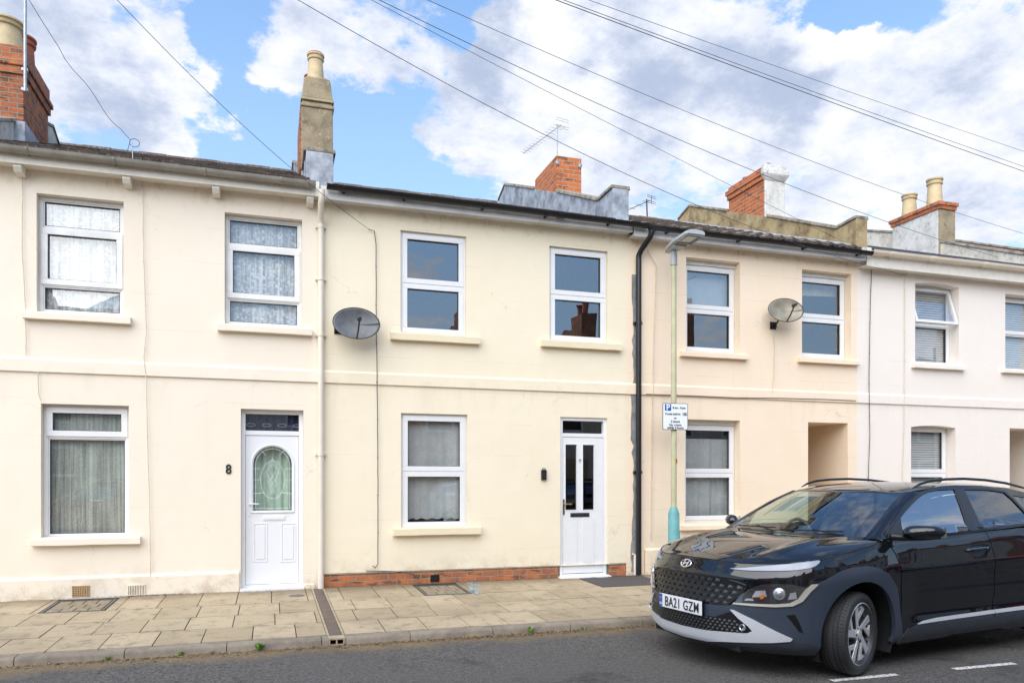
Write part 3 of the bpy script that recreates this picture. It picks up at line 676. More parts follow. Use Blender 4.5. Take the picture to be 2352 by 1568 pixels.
def eaves(x0, x1, zs, parent, matf, mats, zf=None, yf=-.235, zb=.0):
    "soffit board and fascia board"
    mb = MB(); mb.box(x0, x1, yf + .02, .02, zs + .0, zs + .018); s = mb.build('soffit', mats, parent)
    mb = MB(); mb.box(x0, x1, yf, yf + .0195, zs - .022, (zf or zs + .15)); f = mb.build('fascia', matf, parent, bevel=.003); return f
def parapet(X0, X1, prof, zb, wallmat, copmat, parent, cop=.055, ov=.03, seams=(), low=None, name='parapet', skip=()):
    "wall in the Y direction: prof = [(y, ztop)...]"
    mb = MB(); poly = [(y, z) for y, z in prof] + [(prof[-1][0], zb + .25 * max(0, prof[-1][0])), (prof[0][0], zb)]
    mb.extrude(poly, lambda u, v, d: (d, u, v), X0, X1)
    w = mb.build(name, wallmat, parent, bevel=.006)
    c = MB(); ys_ = sorted({q[0] for q in prof} | {s for sk in skip for s in sk}); cp = [(y, float(np.interp(y, [q[0] for q in prof], [q[1] for q in prof]))) for y in ys_]
    for (ya, za), (yb, zb_) in zip(cp, cp[1:]):
        if any(s0 <= (ya + yb) / 2 <= s1 for s0, s1 in skip):
            if c.v: c.build('coping', copmat, w, bevel=.008); c = MB()
            continue
        L = math.hypot(yb - ya, zb_ - za); n = max(1, int(round(L / .75))); 
        if abs(yb - ya) < .03: continue
        for i in range(n):
            t0, t1 = i / n, (i + 1) / n - .006
            p = [(ya + (yb - ya) * t, za + (zb_ - za) * t) for t in (t0, t1)]
            c.hexa([(X0 - ov, p[0][0], p[0][1] + .002), (X1 + ov, p[0][0], p[0][1] + .002), (X1 + ov, p[1][0], p[1][1] + .002), (X0 - ov, p[1][0], p[1][1] + .002)],
                   [(X0 - ov + .01, p[0][0], p[0][1] + cop), (X1 + ov - .01, p[0][0], p[0][1] + cop), (X1 + ov - .01, p[1][0], p[1][1] + cop), (X0 - ov + .01, p[1][0], p[1][1] + cop)])
    if c.v: c.build('coping', copmat, w, bevel=.008)
    if seams:
        for y in seams:
            s = MB()
            zt = np.interp(y, [q[0] for q in prof], [q[1] for q in prof]); s.tube([(X0 - .006, y, zt - .02), (X0 - .006, y + .06, zt - .42)], .009, 6); s.build('seam', wallmat, w, smooth=True)
    return w
def pot(parent, x, y, z, h, r0, r1, mat, lip=True, cowl=None):
    mb = MB(); prof = [(r0, -.05), (r0, 0), (r0 * .97, h * .1), (r1, h * .78), (r1 * 1.16, h * .80), (r1 * 1.2, h * .86), (r1 * 1.06, h * .88), (r1 * 1.06, h * .93), (r1 * 1.24, h * .95), (r1 * 1.24, h), (r1 * .85, h), (r1 * .8, h * .6)]
    mb.lathe(prof, (x, y, z), 22, cap=False); return mb.build('chimney_pot', mat, parent, smooth=True, angle=50)
def downpipe(parent, x, y, ztop, zbot, r, mat, swan, clips, name='downpipe', shoe=False):
    mb = MB(); mb.tube(swan, r, 12); zt = swan[-1][2]; mb.tube([(x, y, zt + .01), (x, y, zbot)], r, 14)
    for z in clips: mb.tube([(x, y, z + .025), (x, y, z - .025)], r + .007, 14)
    p = mb.build(name, mat, parent, smooth=True, angle=50)
    for z in clips: c = MB(); c.box(x - r - .03, x + r + .03, y + r * .3, y + r + .02, z - .018, z + .018); c.build('pipe_clip', mat, p, bevel=.003)
    return p
def RC(xl, xr, yt, yb, xref=None):
    xr_ = xl if xref is None else xref
    return [W(xl, 0).x, W(xr, 0).x, W(xr_, yb).z, W(xr_, yt).z]
XA, XB, XC_, XD, XE = -3.95, W(731, 0).x, W(1439, 0).x, W(1968, 0).x, 13.95
ZT = 5.36
def string_course(x0, x1, mat, parent, out=.028, holes=()):
    z1, z0 = W(0, 821).z, W(0, 851).z; mb = MB()
    mb.extrude([(.0, z0), (-out, z0 + .004), (-out, z1 - .012), (-out + .008, z1), (0, z1 + .018)], lambda u, v, d: (d, u, v), x0, x1)
    return mb.build('string_course', mat, parent)
def rooms(x0, x1, holes, parent, y0=.02, blocked=()):
    mb = MB(); holed_back(x0 + .002, x1 - .002, .0, ZT, holes, .025, mb)
    zb = 2.85
    mb.quad((x0, .03, 0), (x0, 5, 0), (x0, 5, ZT + .1), (x0, .03, ZT + .1)); mb.quad((x1, .03, 0), (x1, .03, ZT + .1), (x1, 5, ZT + .1), (x1, 5, 0)); mb.quad((x0, 4.2, 0), (x0, 4.2, ZT + .1), (x1, 4.2, ZT + .1), (x1, 4.2, 0))
    mb.box(x0 + .01, x1 - .01, .04, 4.2, zb - .1, zb); mb.quad((x0, .03, ZT + .1), (x1, .03, ZT + .1), (x1, 5, ZT + .1), (x0, 5, ZT + .1)); mb.quad((x0, .03, .1), (x1, .03, .1), (x1, 5, .1), (x0, 5, .1))
    return mb.build('interior_wall', M['interior'], parent, fix=False)
def letterbox(parent, x, y, z, w, mat, mat2):
    mb = MB(); mb.box(x - w / 2, x + w / 2, y - .008, y, z - .032, z + .032); l = mb.build('letterbox', M[mat], parent, bevel=.004)
    mb = MB(); mb.box(x - w / 2 + .014, x + w / 2 - .014, y - .013, y - .008, z - .018, z + .022); mb.build('flap', M[mat2], l, bevel=.003)
def handle(parent, x, y, z, mat, d=1):
    mb = MB(); mb.box(x - .014, x + .014, y - .008, y, z - .16, z + .07); mb.tube([(x, y - .005, z), (x, y - .045, z)], .009, 10); mb.tube([(x, y - .045, z), (x + d * .05, y - .05, z + .001), (x + d * .115, y - .045, z - .003)], [.010, .009, .008], 10)
    mb.tube([(x, y - .008, z - .09), (x, y - .012, z - .09)], .008, 10); return mb.build('handle', M[mat], parent, smooth=True, angle=40)

# ================================================================== number 8
def house8():
    H = empty('terraced_house', ((XA + XB) / 2, 0, .15))
    tag(H, 'pale cream house with lace curtains and an arched glass front door, number 8', 'house', 'terraced houses of the row')
    root = empty('tmp'); P = root
    wa = RC(84, 284, 443, 716); wb = RC(516, 694, 487, 744); wc = RC(94, 296, 926, 1240); dd = RC(553, 697, 938, 1346)
    wa.append(.10); wb.append(.10); wc.append(.11); dd[2] = .17; dd.append(.10)
    holes = [wa, wb, wc, dd]
    wall_with_holes(XA, XB, .0, ZT, holes, .1, M['wall8'], P); rooms(XA, XB, holes, P)
    L3 = [(0, .235, 'f'), (.235, .745, 's'), (.745, 1, 'f')]
    for h, lab in ((wa, 'upstairs three light window, first of the two'), (wb, 'upstairs three light window beside the downpipe')):
        make_window(P, h, L3, 'upvc_old', .045, glass='glass_mid', label=lab)
    make_window(P, wc, [(0, .78, 'f'), (.78, 1, 's')], 'upvc', .05, glass='glass_low', label='large ground floor window with one small light above')
    for h, (xa, xb, yt, th) in ((wa, (55, 302, 713, .085)), (wb, (500, 716, 742, .085)), (wc, (74, 324, 1237, .085))):
        make_sill(P, W(xa, 0).x, W(xb, 0).x, W(xa, yt, -.08).z, th, M['wall8'])
    string_course(XA, XB - .0, M['wall8'], P)
    # rendered plinth
    mb = MB(); xd = dd[0] - .02; zt = W(300, 1320).z
    mb.extrude([(0, .08), (-.034, .08), (-.034, zt - .02), (0, zt + .012)], lambda u, v, d: (d, u, v), XA, xd)
    mb.extrude([(0, .08), (-.02, .08), (-.02, .20), (0, .21)], lambda u, v, d: (d, u, v), dd[1] + .02, XB - .05); mb.build('plinth', M['wall8'], P)
    for cx0, cx1, cy0, cy1, nm, style in ((474, 583, 153, 216, 'air_brick', 0), (837, 945, 146, 209, 'air_brick', 1)):
        a = W(cx0 / 2.613 / 1.0884, (1407 + cy1 / 2.613) / 1.0884, -.034); b = W(cx1 / 2.613 / 1.0884, (1407 + cy0 / 2.613) / 1.0884, -.034); z1 = a.z + (cy1 - cy0) / 2.844 / 1744 * 9.6
        mb = MB()
        if style == 0:
            nx, nz = 7, 5; w = (b.x - a.x); h_ = z1 - a.z
            for i in range(nx + 1): mb.box(a.x + w * i / nx - .006, a.x + w * i / nx + .006, -.045, -.030, a.z, z1)
            for j in range(nz + 1): mb.box(a.x - .006, b.x + .006, -.0445, -.031, a.z + h_ * j / nz - .006, a.z + h_ * j / nz + .006)
            q = mb.build('air_brick', M['terracotta'], P, bevel=.002)
        else:
            for i in range(11): mb.box(a.x + (b.x - a.x) * i / 10 - .006, a.x + (b.x - a.x) * i / 10 + .006, -.045, -.030, a.z, z1)
            mb.box(a.x - .01, b.x + .01, -.0445, -.031, a.z - .008, a.z + .004); mb.box(a.x - .01, b.x + .01, -.0445, -.031, z1 - .004, z1 + .008)
            q = mb.build('air_brick', M['wall8'], P, bevel=.002)
        mb = MB(); mb.box(a.x, b.x, -.0355, -.033, a.z, z1); mb.build('vent_hole', M['dark_gap'], q)
    # front door
    x0, x1, z0, z1, r = dd; mb = MB(); fw = .055; zt2 = W(553, 992).z; bars(mb, x0, x1, z0, z1, fw, r, r + .07, wb=.04); mb.box(x0 + fw, x1 - fw, r, r + .07, zt2 - .03, zt2 + .03)
    df = mb.build('door_frame', M['door'], P, bevel=.004)
    p = MB(); p.quad((x0 + fw, r + .04, zt2 + .03), (x1 - fw, r + .04, zt2 + .03), (x1 - fw, r + .04, z1 - fw), (x0 + fw, r + .04, z1 - fw)); p.build('transom_pane', M['glass_low'], df, fix=False)
    # leaf with an arched opening
    a, b, c, d = x0 + fw + .004, x1 - fw - .004, z0 + .045, zt2 - .034; cx = (a + b) / 2; s = (b - a) / .70; yf = r + .012
    gz0, gz1 = W(583, 1173).z, W(625, 1024).z; gw = (W(671, 0).x - W(581, 0).x) / 2; cx = (W(671, 0).x + W(581, 0).x) / 2; zs = gz1 - gw
    arch = [(cx + gw, gz0)] + [(cx + gw * math.cos(t), zs + gw * math.sin(t)) for t in [math.pi * q / 20 for q in range(21)]] + [(cx - gw, gz0)]
    mb = MB()
    # pieces round the hole: left, right, below, above (fan)
    mb.box(a, cx - gw, yf, yf + .044, c, zs); mb.box(cx + gw, b, yf, yf + .044, c, zs); mb.box(cx - gw, cx + gw, yf, yf + .044, c, gz0)
    top = [(cx + gw, zs)] + [(cx + gw * math.cos(t), zs + gw * math.sin(t)) for t in [math.pi * q / 20 for q in range(1, 20)]] + [(cx - gw, zs)]
    outer = []
    for (u, v) in top:
        k = (u - (cx - gw)) / (2 * gw); outer.append((a + (b - a) * k, d))
    for (p0, q0), (p1, q1) in zip(zip(top, outer), zip(top[1:], outer[1:])):
        mb.extrude([p0, q0, q1, p1], lambda u, v, dd_: (u, dd_, v), yf, yf + .044)
    mb.extrude([(b, zs), (b, d), (cx + gw, zs)], lambda u, v, dd_: (u, dd_, v), yf, yf + .044); mb.extrude([(a, zs), (cx - gw, zs), (a, d)], lambda u, v, dd_: (u, dd_, v), yf, yf + .044)
    dr = mb.build('door', M['door'], P)
    # arch moulding and lower panels
    mb = MB(); big = [(cx + (gw + .022) * math.cos(t), zs + (gw + .022) * math.sin(t)) for t in [math.pi * q / 24 for q in range(25)]]
    path = [(cx + gw + .022, gz0 - .022)] + big + [(cx - gw - .022, gz0 - .022)]
    mb.tube([(u, yf - .003, v) for u, v in path + [path[0]]], .012, 8); mb.tube([(cx + gw + .022, yf - .003, gz0 - .022), (cx - gw - .022, yf - .003, gz0 - .022)], .012, 8)
    mb.build('glazing_moulding', M['door'], dr, smooth=True)
    for pxa, pxb in ((582, 614), (646, 680)):
        pa, pb = W(pxa, 0).x, W(pxb, 0).x; pz1, pz0 = W(pxa, 1202).z, W(pxa, 1292).z; mb = MB(); bars(mb, pa, pb, pz0, pz1, .014, yf - .007, yf)
        mb.box(pa + .030, pb - .030, yf - .008, yf, pz0 + .034, pz1 - .034); mb.build('raised_panel', M['door'], dr, bevel=.005)
    g = MB(); g.quad(*[(u, yf + .02, v) for u, v in arch]); pn = g.build('arched_pane', M['glass_door'], dr, fix=False)
    lead = MB(); yl = yf + .015
    def ln(pts, w=.0035): lead.tube([(cx + u * gw, yl, zs + v * gw) for u, v in pts], w, 5)
    bot = (gz0 - zs) / gw
    for k in (.88,):
        ln([(k * math.cos(t), k * math.sin(t)) for t in [math.pi * q / 16 for q in range(17)]]); ln([(k, 0), (k, bot + .12)]); ln([(-k, 0), (-k, bot + .12)]); ln([(-1, bot + .12), (1, bot + .12)])
    ln([(.62 * math.sin(t), -.80 + 1.02 * math.cos(t)) for t in [2 * math.pi * q / 28 for q in range(29)]])
    for sgn in (-1, 1):
        ln([(sgn * x, z) for x, z in ((0, .35), (.16, .02), (.32, -.35), (.18, -.7), (0, -1.0), (-.15, -1.2), (-.05, -1.5))]); ln([(sgn * x, z) for x, z in ((0, .1), (.2, -.25), (0, -.62), (-.2, -.95), (0, -1.3), (.12, -1.6))])
        ln([(sgn * x, z) for x, z in ((.62, -.2), (1, -.2))]); ln([(sgn * x, z) for x, z in ((.62, -.8), (1, -.8))]); ln([(sgn * .35, .52), (sgn * .6, .8)]); ln([(sgn * x, z) for x, z in ((.45, -1.5), (1, -1.55))])
    lead.build('leading', M['came'], pn, smooth=True)
    letterbox(dr, (W(603, 0).x + W(655, 0).x) / 2, yf, W(629, 1190).z, W(655, 0).x - W(603, 0).x, 'door', 'upvc'); handle(dr, W(572, 0).x + .005, yf, W(572, 1157).z, 'upvc')
    mb = MB(); mb.box(x0 - .01, x1 + .01, -.05, r, z0 - .03, z0 + .008); mb.build('threshold', M['door'], P, bevel=.004)
    mb = MB(); mb.box(x0 - .06, x1 + .10, -.20, .05, .06, z0 - .032); mb.build('doorstep', M['concrete'], P, bevel=.012)
    text_mesh('house_number', '8', .17, M['ink'], P, (W(525, 0).x, -.006, W(525, 1078).z), sx=.85, ext=.006, off=.004)
    # eaves, gutter, corbels
    eaves(XA, XB, ZT - .0, P, M['soffit8'], M['soffit8'], yf=-.225, zf=5.53)
    gutter(XA, XB - .05, 5.497, 5.480, M['gutter8'], P, r=.062, brackets=[W(x, 0, -.3).x for x in (62, 262, 470, 645, 706)], bmat=M['gutter8'])
    for x in (45, 293, 497, 712):
        p = W(x, 0, -.1); mb = MB(); mb.extrude([(-.20, ZT - .001), (-.20, ZT - .05), (-.16, ZT - .10), (-.02, ZT - .115), (0, ZT - .115), (0, ZT - .001)], lambda u, v, d: (d, u, v), p.x - .045, p.x + .045); mb.build('eaves_corbel', M['soffit8'], P, bevel=.006)
    tile_roof(XA, XB - .12, 5.515, .398, M['tile8'], P, yo=-.26, tw=.22, gauge=.20, jit=.011)
    xp = XB + .03
    downpipe(P, xp, -.055, 0, .13, .040, M['pipe8'], [(xp, -.30, 5.40), (xp, -.30, 5.32), (xp - .01, -.26, 5.25), (xp, -.09, 5.10), (xp, -.055, 5.05), (xp, -.055, 4.97)], [5.0, 3.55, 1.95, 4.3])
    # party wall chimney over the downpipe
    X0, X1 = .455, .835
    pw = parapet(.445, .795, [(-.16, 5.95), (.30, 5.955), (.75, 6.03), (1.2, 6.26), (5.7, 8.12), (6.7, 7.9)], 5.46, M['lead'], M['coping'], P, seams=(.15, .7), ov=.035, skip=[(1.0, 2.0)])
    ch = MB(); y0, y1 = 1.25, 2.35; 
    def ring(mb, x0, x1, ya, yb, z): return [(x0, ya, z), (x1, ya, z), (x1, yb, z), (x0, yb, z)]
    ch.hexa(ring(ch, .435, .905, y0, y1, 5.9), ring(ch, .435, .895, y0, y1, 7.20)); ch.hexa(ring(ch, .425, .915, y0 - .02, y1 + .02, 7.20), ring(ch, .425, .915, y0 - .02, y1 + .02, 7.245)); ch.hexa(ring(ch, .44, .90, y0, y1, 7.245), ring(ch, .45, .88, y0 + .02, y1 - .02, 7.30))
    ch.hexa(ring(ch, .425, .915, y0 - .02, y1 + .02, 7.30), ring(ch, .43, .91, y0, y1, 7.35)); ch.hexa(ring(ch, .44, .895, y0 + .01, y1 - .01, 7.35), ring(ch, .475, .86, y0 + .04, y1 - .04, 7.66)); ch.hexa(ring(ch, .475, .86, y0 + .04, y1 - .04, 7.66), ring(ch, .54, .80, y0 + .1, y1 - .1, 7.72))
    c = ch.build('chimney', M['stack'], P, bevel=.012)
    mb = MB(); mb.box(.415, .436, y0 + .03, y1 + .01, 6.3, 7.18); mb.build('brick_flank', M['brick_old'], c)
    pot(c, .655, y0 + .22, 7.70, .40, .13, .105, M['pot'], ); q = pot(c, .63, y0 + .80, 7.70, .36, .12, .10, M['pot_red'])
    mb = MB(); mb.lathe([(.120, 8.075), (.128, 8.09), (.128, 8.11), (.11, 8.125), (.09, 8.12)], (.655, y0 + .22, 0), 20, cap=False); mb.build('pot_rim', M['pot_red'], c, smooth=True)
    # chimney on the far party wall, first in the photo
    X1 = -3.6
    mb = MB(); bx = lambda m, e_, za, zb: m.box(-4.55 - e_, X1 + e_, 2.78 - e_, 4.12 + e_, za, zb)
    bx(mb, 0, 6.8, 7.78); bx(mb, .035, 7.78, 7.90); bx(mb, .065, 7.90, 7.98); bx(mb, .02, 7.98, 8.21); c2 = mb.build('chimney', M['brick_old'], P, bevel=.01)
    mb = MB(); mb.box(-4.6, X1 + .03, 2.74, 4.16, 6.7, 7.06); mb.build('chimney_flashing', M['lead'], c2, bevel=.01)
    pot(c2, -3.90, 3.02, 8.19, .48, .24, .20, M['pot']); pot(c2, -3.88, 3.72, 8.19, .62, .20, .17, M['pot_red'])
    parapet(-4.0, -3.72, [(-.2, 6.05), (.6, 6.1), (4.3, 7.72), (4.9, 7.9), (5.4, 7.7)], 5.46, M['parapet_w'], M['coping'], P)
    reroot(root, H); return H
def reroot(root, H):
    for ch in kids(root):
        ch.parent = H; ch.matrix_parent_inverse = Matrix.Translation(-H.location)
    bpy.data.objects.remove(root)

# ================================================================== number 9
def house9():
    H = empty('terraced_house', ((XB + XC_) / 2, 0, .15)); tag(H, 'yellowish cream house with a brick foot and a two pane front door, number 9', 'house', 'terraced houses of the row')
    root = empty('tmp'); P = root; x0, x1 = XB, XC_
    wa = RC(920, 1071, 528, 766); wb = RC(1262, 1396, 564, 783); wc = RC(921, 1074, 948, 1216); dd = RC(1287, 1395, 957, 1320)
    for h in (wa, wb, wc): h.append(.05)
    dd[2] = .165; dd.append(.06); zr = W(1000, 1309).z
    holes = [wa, wb, wc, dd]
    wall_with_holes(x0, x1, zr, ZT, [wa, wb, wc, [dd[0], dd[1], zr, dd[3], .06]], .1, M['wall9'], P); rooms(x0, x1, holes, P)
    # brick foot below the render, set back
    mb = MB(); mb.box(x0, dd[0] - .03, .012, .1, .0, zr); mb.box(dd[1] + .03, x1, .012, .1, .0, zr); bf = mb.build('brick_base', M['brick_base'], P)
    mb = MB(); mb.box(x0, dd[0] - .03, .0, .1, zr - .006, zr + .01); mb.box(dd[1] + .03, x1, .0, .1, zr - .006, zr + .01); mb.build('render_edge', M['wall9'], P, bevel=.003)
    mb = MB(); vx = W(999, 0).x; vz = W(999, 1327).z; mb.box(vx - .055, vx + .055, .004, .02, vz - .04, vz + .04); vh = mb.build('vent_hole', M['dark_gap'], P, bevel=.004)
    mb = MB(); bars(mb, vx - .062, vx + .062, vz - .047, vz + .047, .008, .0, .015); mb.build('vent_rim', M['black_plastic'], vh)
    L2 = [(0, .5, 's'), (.5, 1, 's')]
    make_window(P, wa, L2, label='upstairs two light window, wider one'); make_window(P, wb, L2, label='upstairs two light window above the front door'); make_window(P, wc, L2, glass='glass_low', label='ground floor two light window')
    for xa, xb, yt, th in ((896, 1100, 761, .10), (1241, 1424, 778, .10), (902, 1102, 1213, .10)): make_sill(P, W(xa, 0).x, W(xb, 0).x, W(xa, yt, -.08).z, th, M['sill9'])
    string_course(x0 + .0, x1, M['wall9'], P, out=.026)
    # door
    a, b, z0, z1, r = dd; fw = .050; zt2 = W(1287, 998).z; mb = MB(); bars(mb, a, b, z0, z1, fw, r - .03, r + .05, wb=.03); mb.box(a + fw, b - fw, r - .03, r + .05, zt2 - .028, zt2 + .028); df = mb.build('door_frame', M['upvc'], P, bevel=.004)
    p = MB(); p.quad((a + fw, r + .01, zt2 + .028), (b - fw, r + .01, zt2 + .028), (b - fw, r + .01, z1 - fw), (a + fw, r + .01, z1 - fw)); p.build('transom_pane', M['glass_low'], df, fix=False)
    la, lb, lc, ld = a + fw + .004, b - fw - .004, z0 + .04, zt2 - .032; yf = r - .022
    gx = [(W(1300, 0).x, W(1328, 0).x), (W(1340, 0).x, W(1368, 0).x)]; gz1, gz0 = W(1299, 1019).z, W(1299, 1172).z; pz1, pz0_ = W(1299, 1192).z, W(1299, 1296).z
    hh = [(gx[0][0], gx[0][1], gz0, gz1), (gx[1][0], gx[1][1], gz0, gz1)]
    xs = sorted([la, lb] + [q for g in gx for q in g]); zs = [lc, gz0, gz1, ld]; mb = MB()
    for u, v in zip(xs, xs[1:]):
        for s, t in zip(zs, zs[1:]):
            if any(q[0] <= (u + v) / 2 <= q[1] and q[2] <= (s + t) / 2 <= q[3] for q in hh): continue
            mb.box(u, v, yf, yf + .05, s, t)
    dr = mb.build('door', M['upvc'], P)
    for q in hh:
        m = MB(); bars(m, q[0] - .006, q[1] + .006, q[2] - .006, q[3] + .006, .014, yf - .005, yf + .02); m.build('glazing_bead', M['upvc'], dr, bevel=.003)
        g = MB(); g.quad((q[0], yf + .02, q[2]), (q[1], yf + .02, q[2]), (q[1], yf + .02, q[3]), (q[0], yf + .02, q[3])); g.build('pane', M['glass_low'], dr, fix=False)
        m = MB(); bars(m, q[0], q[1], pz0_, pz1, .010, yf - .005, yf); m.box(q[0] + .018, q[1] - .018, yf - .004, yf, pz0_ + .018, pz1 - .018); m.build('lower_panel', M['upvc'], dr, bevel=.003)
    letterbox(dr, (W(1312, 0).x + W(1356, 0).x) / 2, yf, W(1334, 1182).z, W(1356, 0).x - W(1312, 0).x, 'ink', 'chrome'); handle(dr, W(1295, 0).x + .012, yf, W(1295, 1157).z, 'gold')
    text_mesh('door_number', '9', .075, M['steel'], dr, ((gx[0][1] + gx[1][0]) / 2, yf - .003, W(1334, 1058).z), ext=.004, off=.002)
    mb = MB(); mb.hexa([(a - .03, -.09, .12), (b + .03, -.09, .12), (b + .03, .06, .12), (a - .03, .06, .12)], [(a - .03, -.09, z0 - .005), (b + .03, -.09, z0 - .005), (b + .03, .06, z0 + .006), (a - .03, .06, z0 + .006)]); mb.build('threshold', M['upvc'], P, bevel=.004)
    # eaves
    eaves(x0 + .02, x1, ZT - .02, P, M['fascia'], M['fascia'], yf=-.215)
    gutter(x0 + .09, x1 + .22, 5.470, 5.425, M['black_plastic'], P, r=.055, brackets=[W(x, 0, -.3).x for x in (790, 930, 1110, 1255, 1400)], joints=[W(1288, 0, -.3).x])
    tile_roof(x0 + .24, 4.89, 5.455, .383, M['tile9'], P, yo=-.24, tw=.30, gauge=.34, jit=.004)
    X0, X1 = 4.886, 5.15
    pw = parapet(X0, X1, [(-.15, 5.975), (.39, 5.965), (2.2, 6.755), (5.35, 8.05), (5.85, 7.87)], 5.47, M['lead'], M['coping'], P, seams=(.05, .45, 1.5, 4.2), skip=[(2.19, 3.39)])
    mb = MB(); mb.box(X0 + .003, X0 + .48, 2.2, 3.38, 6.3, 7.42); c = mb.build('chimney', M['brick'], P, bevel=.006)
    mb = MB(); mb.box(X0 + .01, X0 + .45, 2.25, 3.34, 7.42, 7.435); mb.build('flaunching', M['concrete'], c)
    mb = MB()
    for x in (X0 + .01, X0 + .45): mb.lathe([(.001, 0), (.035, 0), (.038, -.02), (.001, -.025)][::-1], (x, 2.195, 7.28), 12, 'y', cap=False)
    mb.build('cable_clamp', M['steel'], c)
    reroot(root, H); return H
M['brick_base'] = brick('brick_foot', (.45, .155, .07), (.30, .12, .07), (.34, .27, .19), 1.1)

# ================================================================== number 10
def house10():
    H = empty('terraced_house', ((XC_ + XD) / 2, 0, .15)); tag(H, 'peach painted house with an open side passage and white trickle vent windows', 'house', 'terraced houses of the row')
    root = empty('tmp'); P = root; x0, x1 = XC_, XD
    wa = RC(1576, 1699.6, 590, 806); wb = RC(1842, 1955, 618, 820); wc = RC(1573, 1699.6, 962, 1200); al = RC(1856, 1947.5, 969, 1300)
    for h in (wa, wb, wc): h.append(.155)
    al[2] = .12; al.append(1.35)
    wall_with_holes(x0, x1, .0, ZT, [wa, wb, wc, al], .1, M['wall10'], P); rooms(x0, x1, [wa, wb, wc, [al[0] - .1, al[1] + .1, .1, 2.7]], P)
    L2 = [(0, .5, 's'), (.5, 1, 's')]
    for h, g, lab in ((wa, 'glass', 'upstairs window behind the street lamp'), (wb, 'glass', 'upstairs window over the passage'), (wc, 'glass_low', 'ground floor window beside the lamp column')):
        # head lining board above the frame
        mb = MB(); mb.box(h[0] + .001, h[1] - .001, h[4] - .03, h[4], h[3] - .07, h[3] - .001); mb.build('head_board', M['upvc_old'], P)
        make_window(P, [h[0], h[1], h[2], h[3] - .06, h[4]], L2, glass=g, vent=True, label=lab)
    for xa, xb, yt, th in ((1560, 1713, 805, .075), (1831, 1967.5, 819, .075), (1561, 1693, 1206, .075)): make_sill(P, W(xa, 0).x, W(xb, 0).x, W(xa, yt, -.08).z, th, M['wall10'], rear=.16)
    string_course(x0, x1, M['wall10'], P, out=.026)
    mb = MB(); mb.box(al[0] - .1, al[1] + .1, 1.35, 1.40, .1, 2.72); g = mb.build('passage_door', M['door_brown'], P)
    mb = MB(); mb.extrude([(0, .08), (-.03, .08), (-.03, .52), (0, .55)], lambda u, v, d: (d, u, v), x0 + .30, al[0]); mb.build('plinth', M['wall10'], P)
    # grey cement repair beside the black pipe
    rnd = random.Random(9); px = W(1463, 0).x; pts = []
    zs = np.linspace(.2, 4.75, 46)
    L_ = [(px - .055 - abs(rnd.gauss(0, .018)) - .03 * (math.sin(z * 3) > .2), z) for z in zs]; R_ = [(px + .05 + rnd.uniform(0, .01), z) for z in zs[::-1]]
    mb = MB()
    for (a, b), (c, d) in zip(zip(L_, L_[1:]), zip(R_[::-1], R_[::-1][1:])): mb.quad((a[0], -.004, a[1]), (c[0], -.004, c[1]), (d[0], -.004, d[1]), (b[0], -.004, b[1]))
    mb.build('cement_repair', M['cement'], P, fix=False)
    for (xp, yp, s) in ((1742, 735, .09), (1735, 745, .05), (1752, 728, .05), (1765, 720, .06), (1748, 738, .04), (1570, 752, .0)):
        if not s: continue
        p = W(xp, yp); a0 = rnd.uniform(0, 6); pts = [(p.x + math.cos(a0 + t) * s * rnd.uniform(.3, 1), p.z + math.sin(a0 + t) * s * rnd.uniform(.3, .9)) for t in np.linspace(0, 5.8, 9)]
        mb = MB(); mb.quad(*[(u, -.003 - .001 * (i % 2), v) for i, (u, v) in enumerate(pts)]); mb.build('flaked_paint', M['flake'], P, fix=False)
    eaves(x0 + .02, x1, ZT - .07, P, M['fascia'], M['fascia'], yf=-.215, zf=5.49)
    gutter(x0 + .235, x1 + .03, 5.405, 5.385, M['black_plastic'], P, r=.055, brackets=[W(x, 0, -.3).x for x in (1535, 1700, 1850, 1975)], joints=[W(1500, 0, -.3).x])
    # the black downpipe serves both gutters
    mb = px
    downpipe(P, px, -.06, 0, .16, .042, M['black_plastic'], [(px + .10, -.30, 5.42), (px + .10, -.30, 5.33), (px + .085, -.27, 5.26), (px + .02, -.10, 5.10), (px, -.06, 5.03), (px, -.06, 4.96)], [4.0, 1.72])
    mb = MB(); xs = W(1457, 0).x; mb.tube([(xs - .05, -.03, .47), (xs - .01, -.035, .46), (xs - .01, -.035, .15)], .018, 8); mb.build('waste_pipe', M['pipe8'], P, smooth=True)
    tile_roof(5.14, 9.39, 5.43, .394, M['tile10'], P, yo=-.24, tw=.24, gauge=.34, style='pan', jit=.006)
    X0, X1 = 9.388, 9.617
    parapet(X0, X1, [(-.12, 6.0), (.35, 5.965), (2.37, 6.855), (5.22, 8.03), (5.75, 7.88)], 5.44, M['parapet'], M['coping'], P, seams=(), skip=[(2.29, 3.68)])
    # lead flashing along the parapet foot
    mb = MB(); 
    for i in range(10):
        a, b = .0 + i * .55, .0 + i * .55 + .53; f = lambda y: 5.43 + .394 * y + .03
        mb.hexa([(X0 - .16, a, f(a) + .035), (X0 - .01, a, f(a)), (X0 - .01, b, f(b)), (X0 - .16, b, f(b) + .035)], [(X0 - .16, a, f(a) + .05), (X0 - .012, a, f(a) + .15), (X0 - .012, b, f(b) + .15), (X0 - .16, b, f(b) + .05)])
    mb.build('roof_flashing', M['lead'], P)
    mb = MB(); mb.box(9.391, 9.85, 2.40, 3.62, 6.3, 7.60); mb.box(9.355, 9.87, 2.40, 3.64, 7.60, 7.70); mb.box(9.33, 9.90, 2.41, 3.67, 7.70, 7.79); mb.box(9.375, 9.85, 2.42, 3.62, 7.79, 7.87); c = mb.build('chimney', M['brick'], P, bevel=.006)
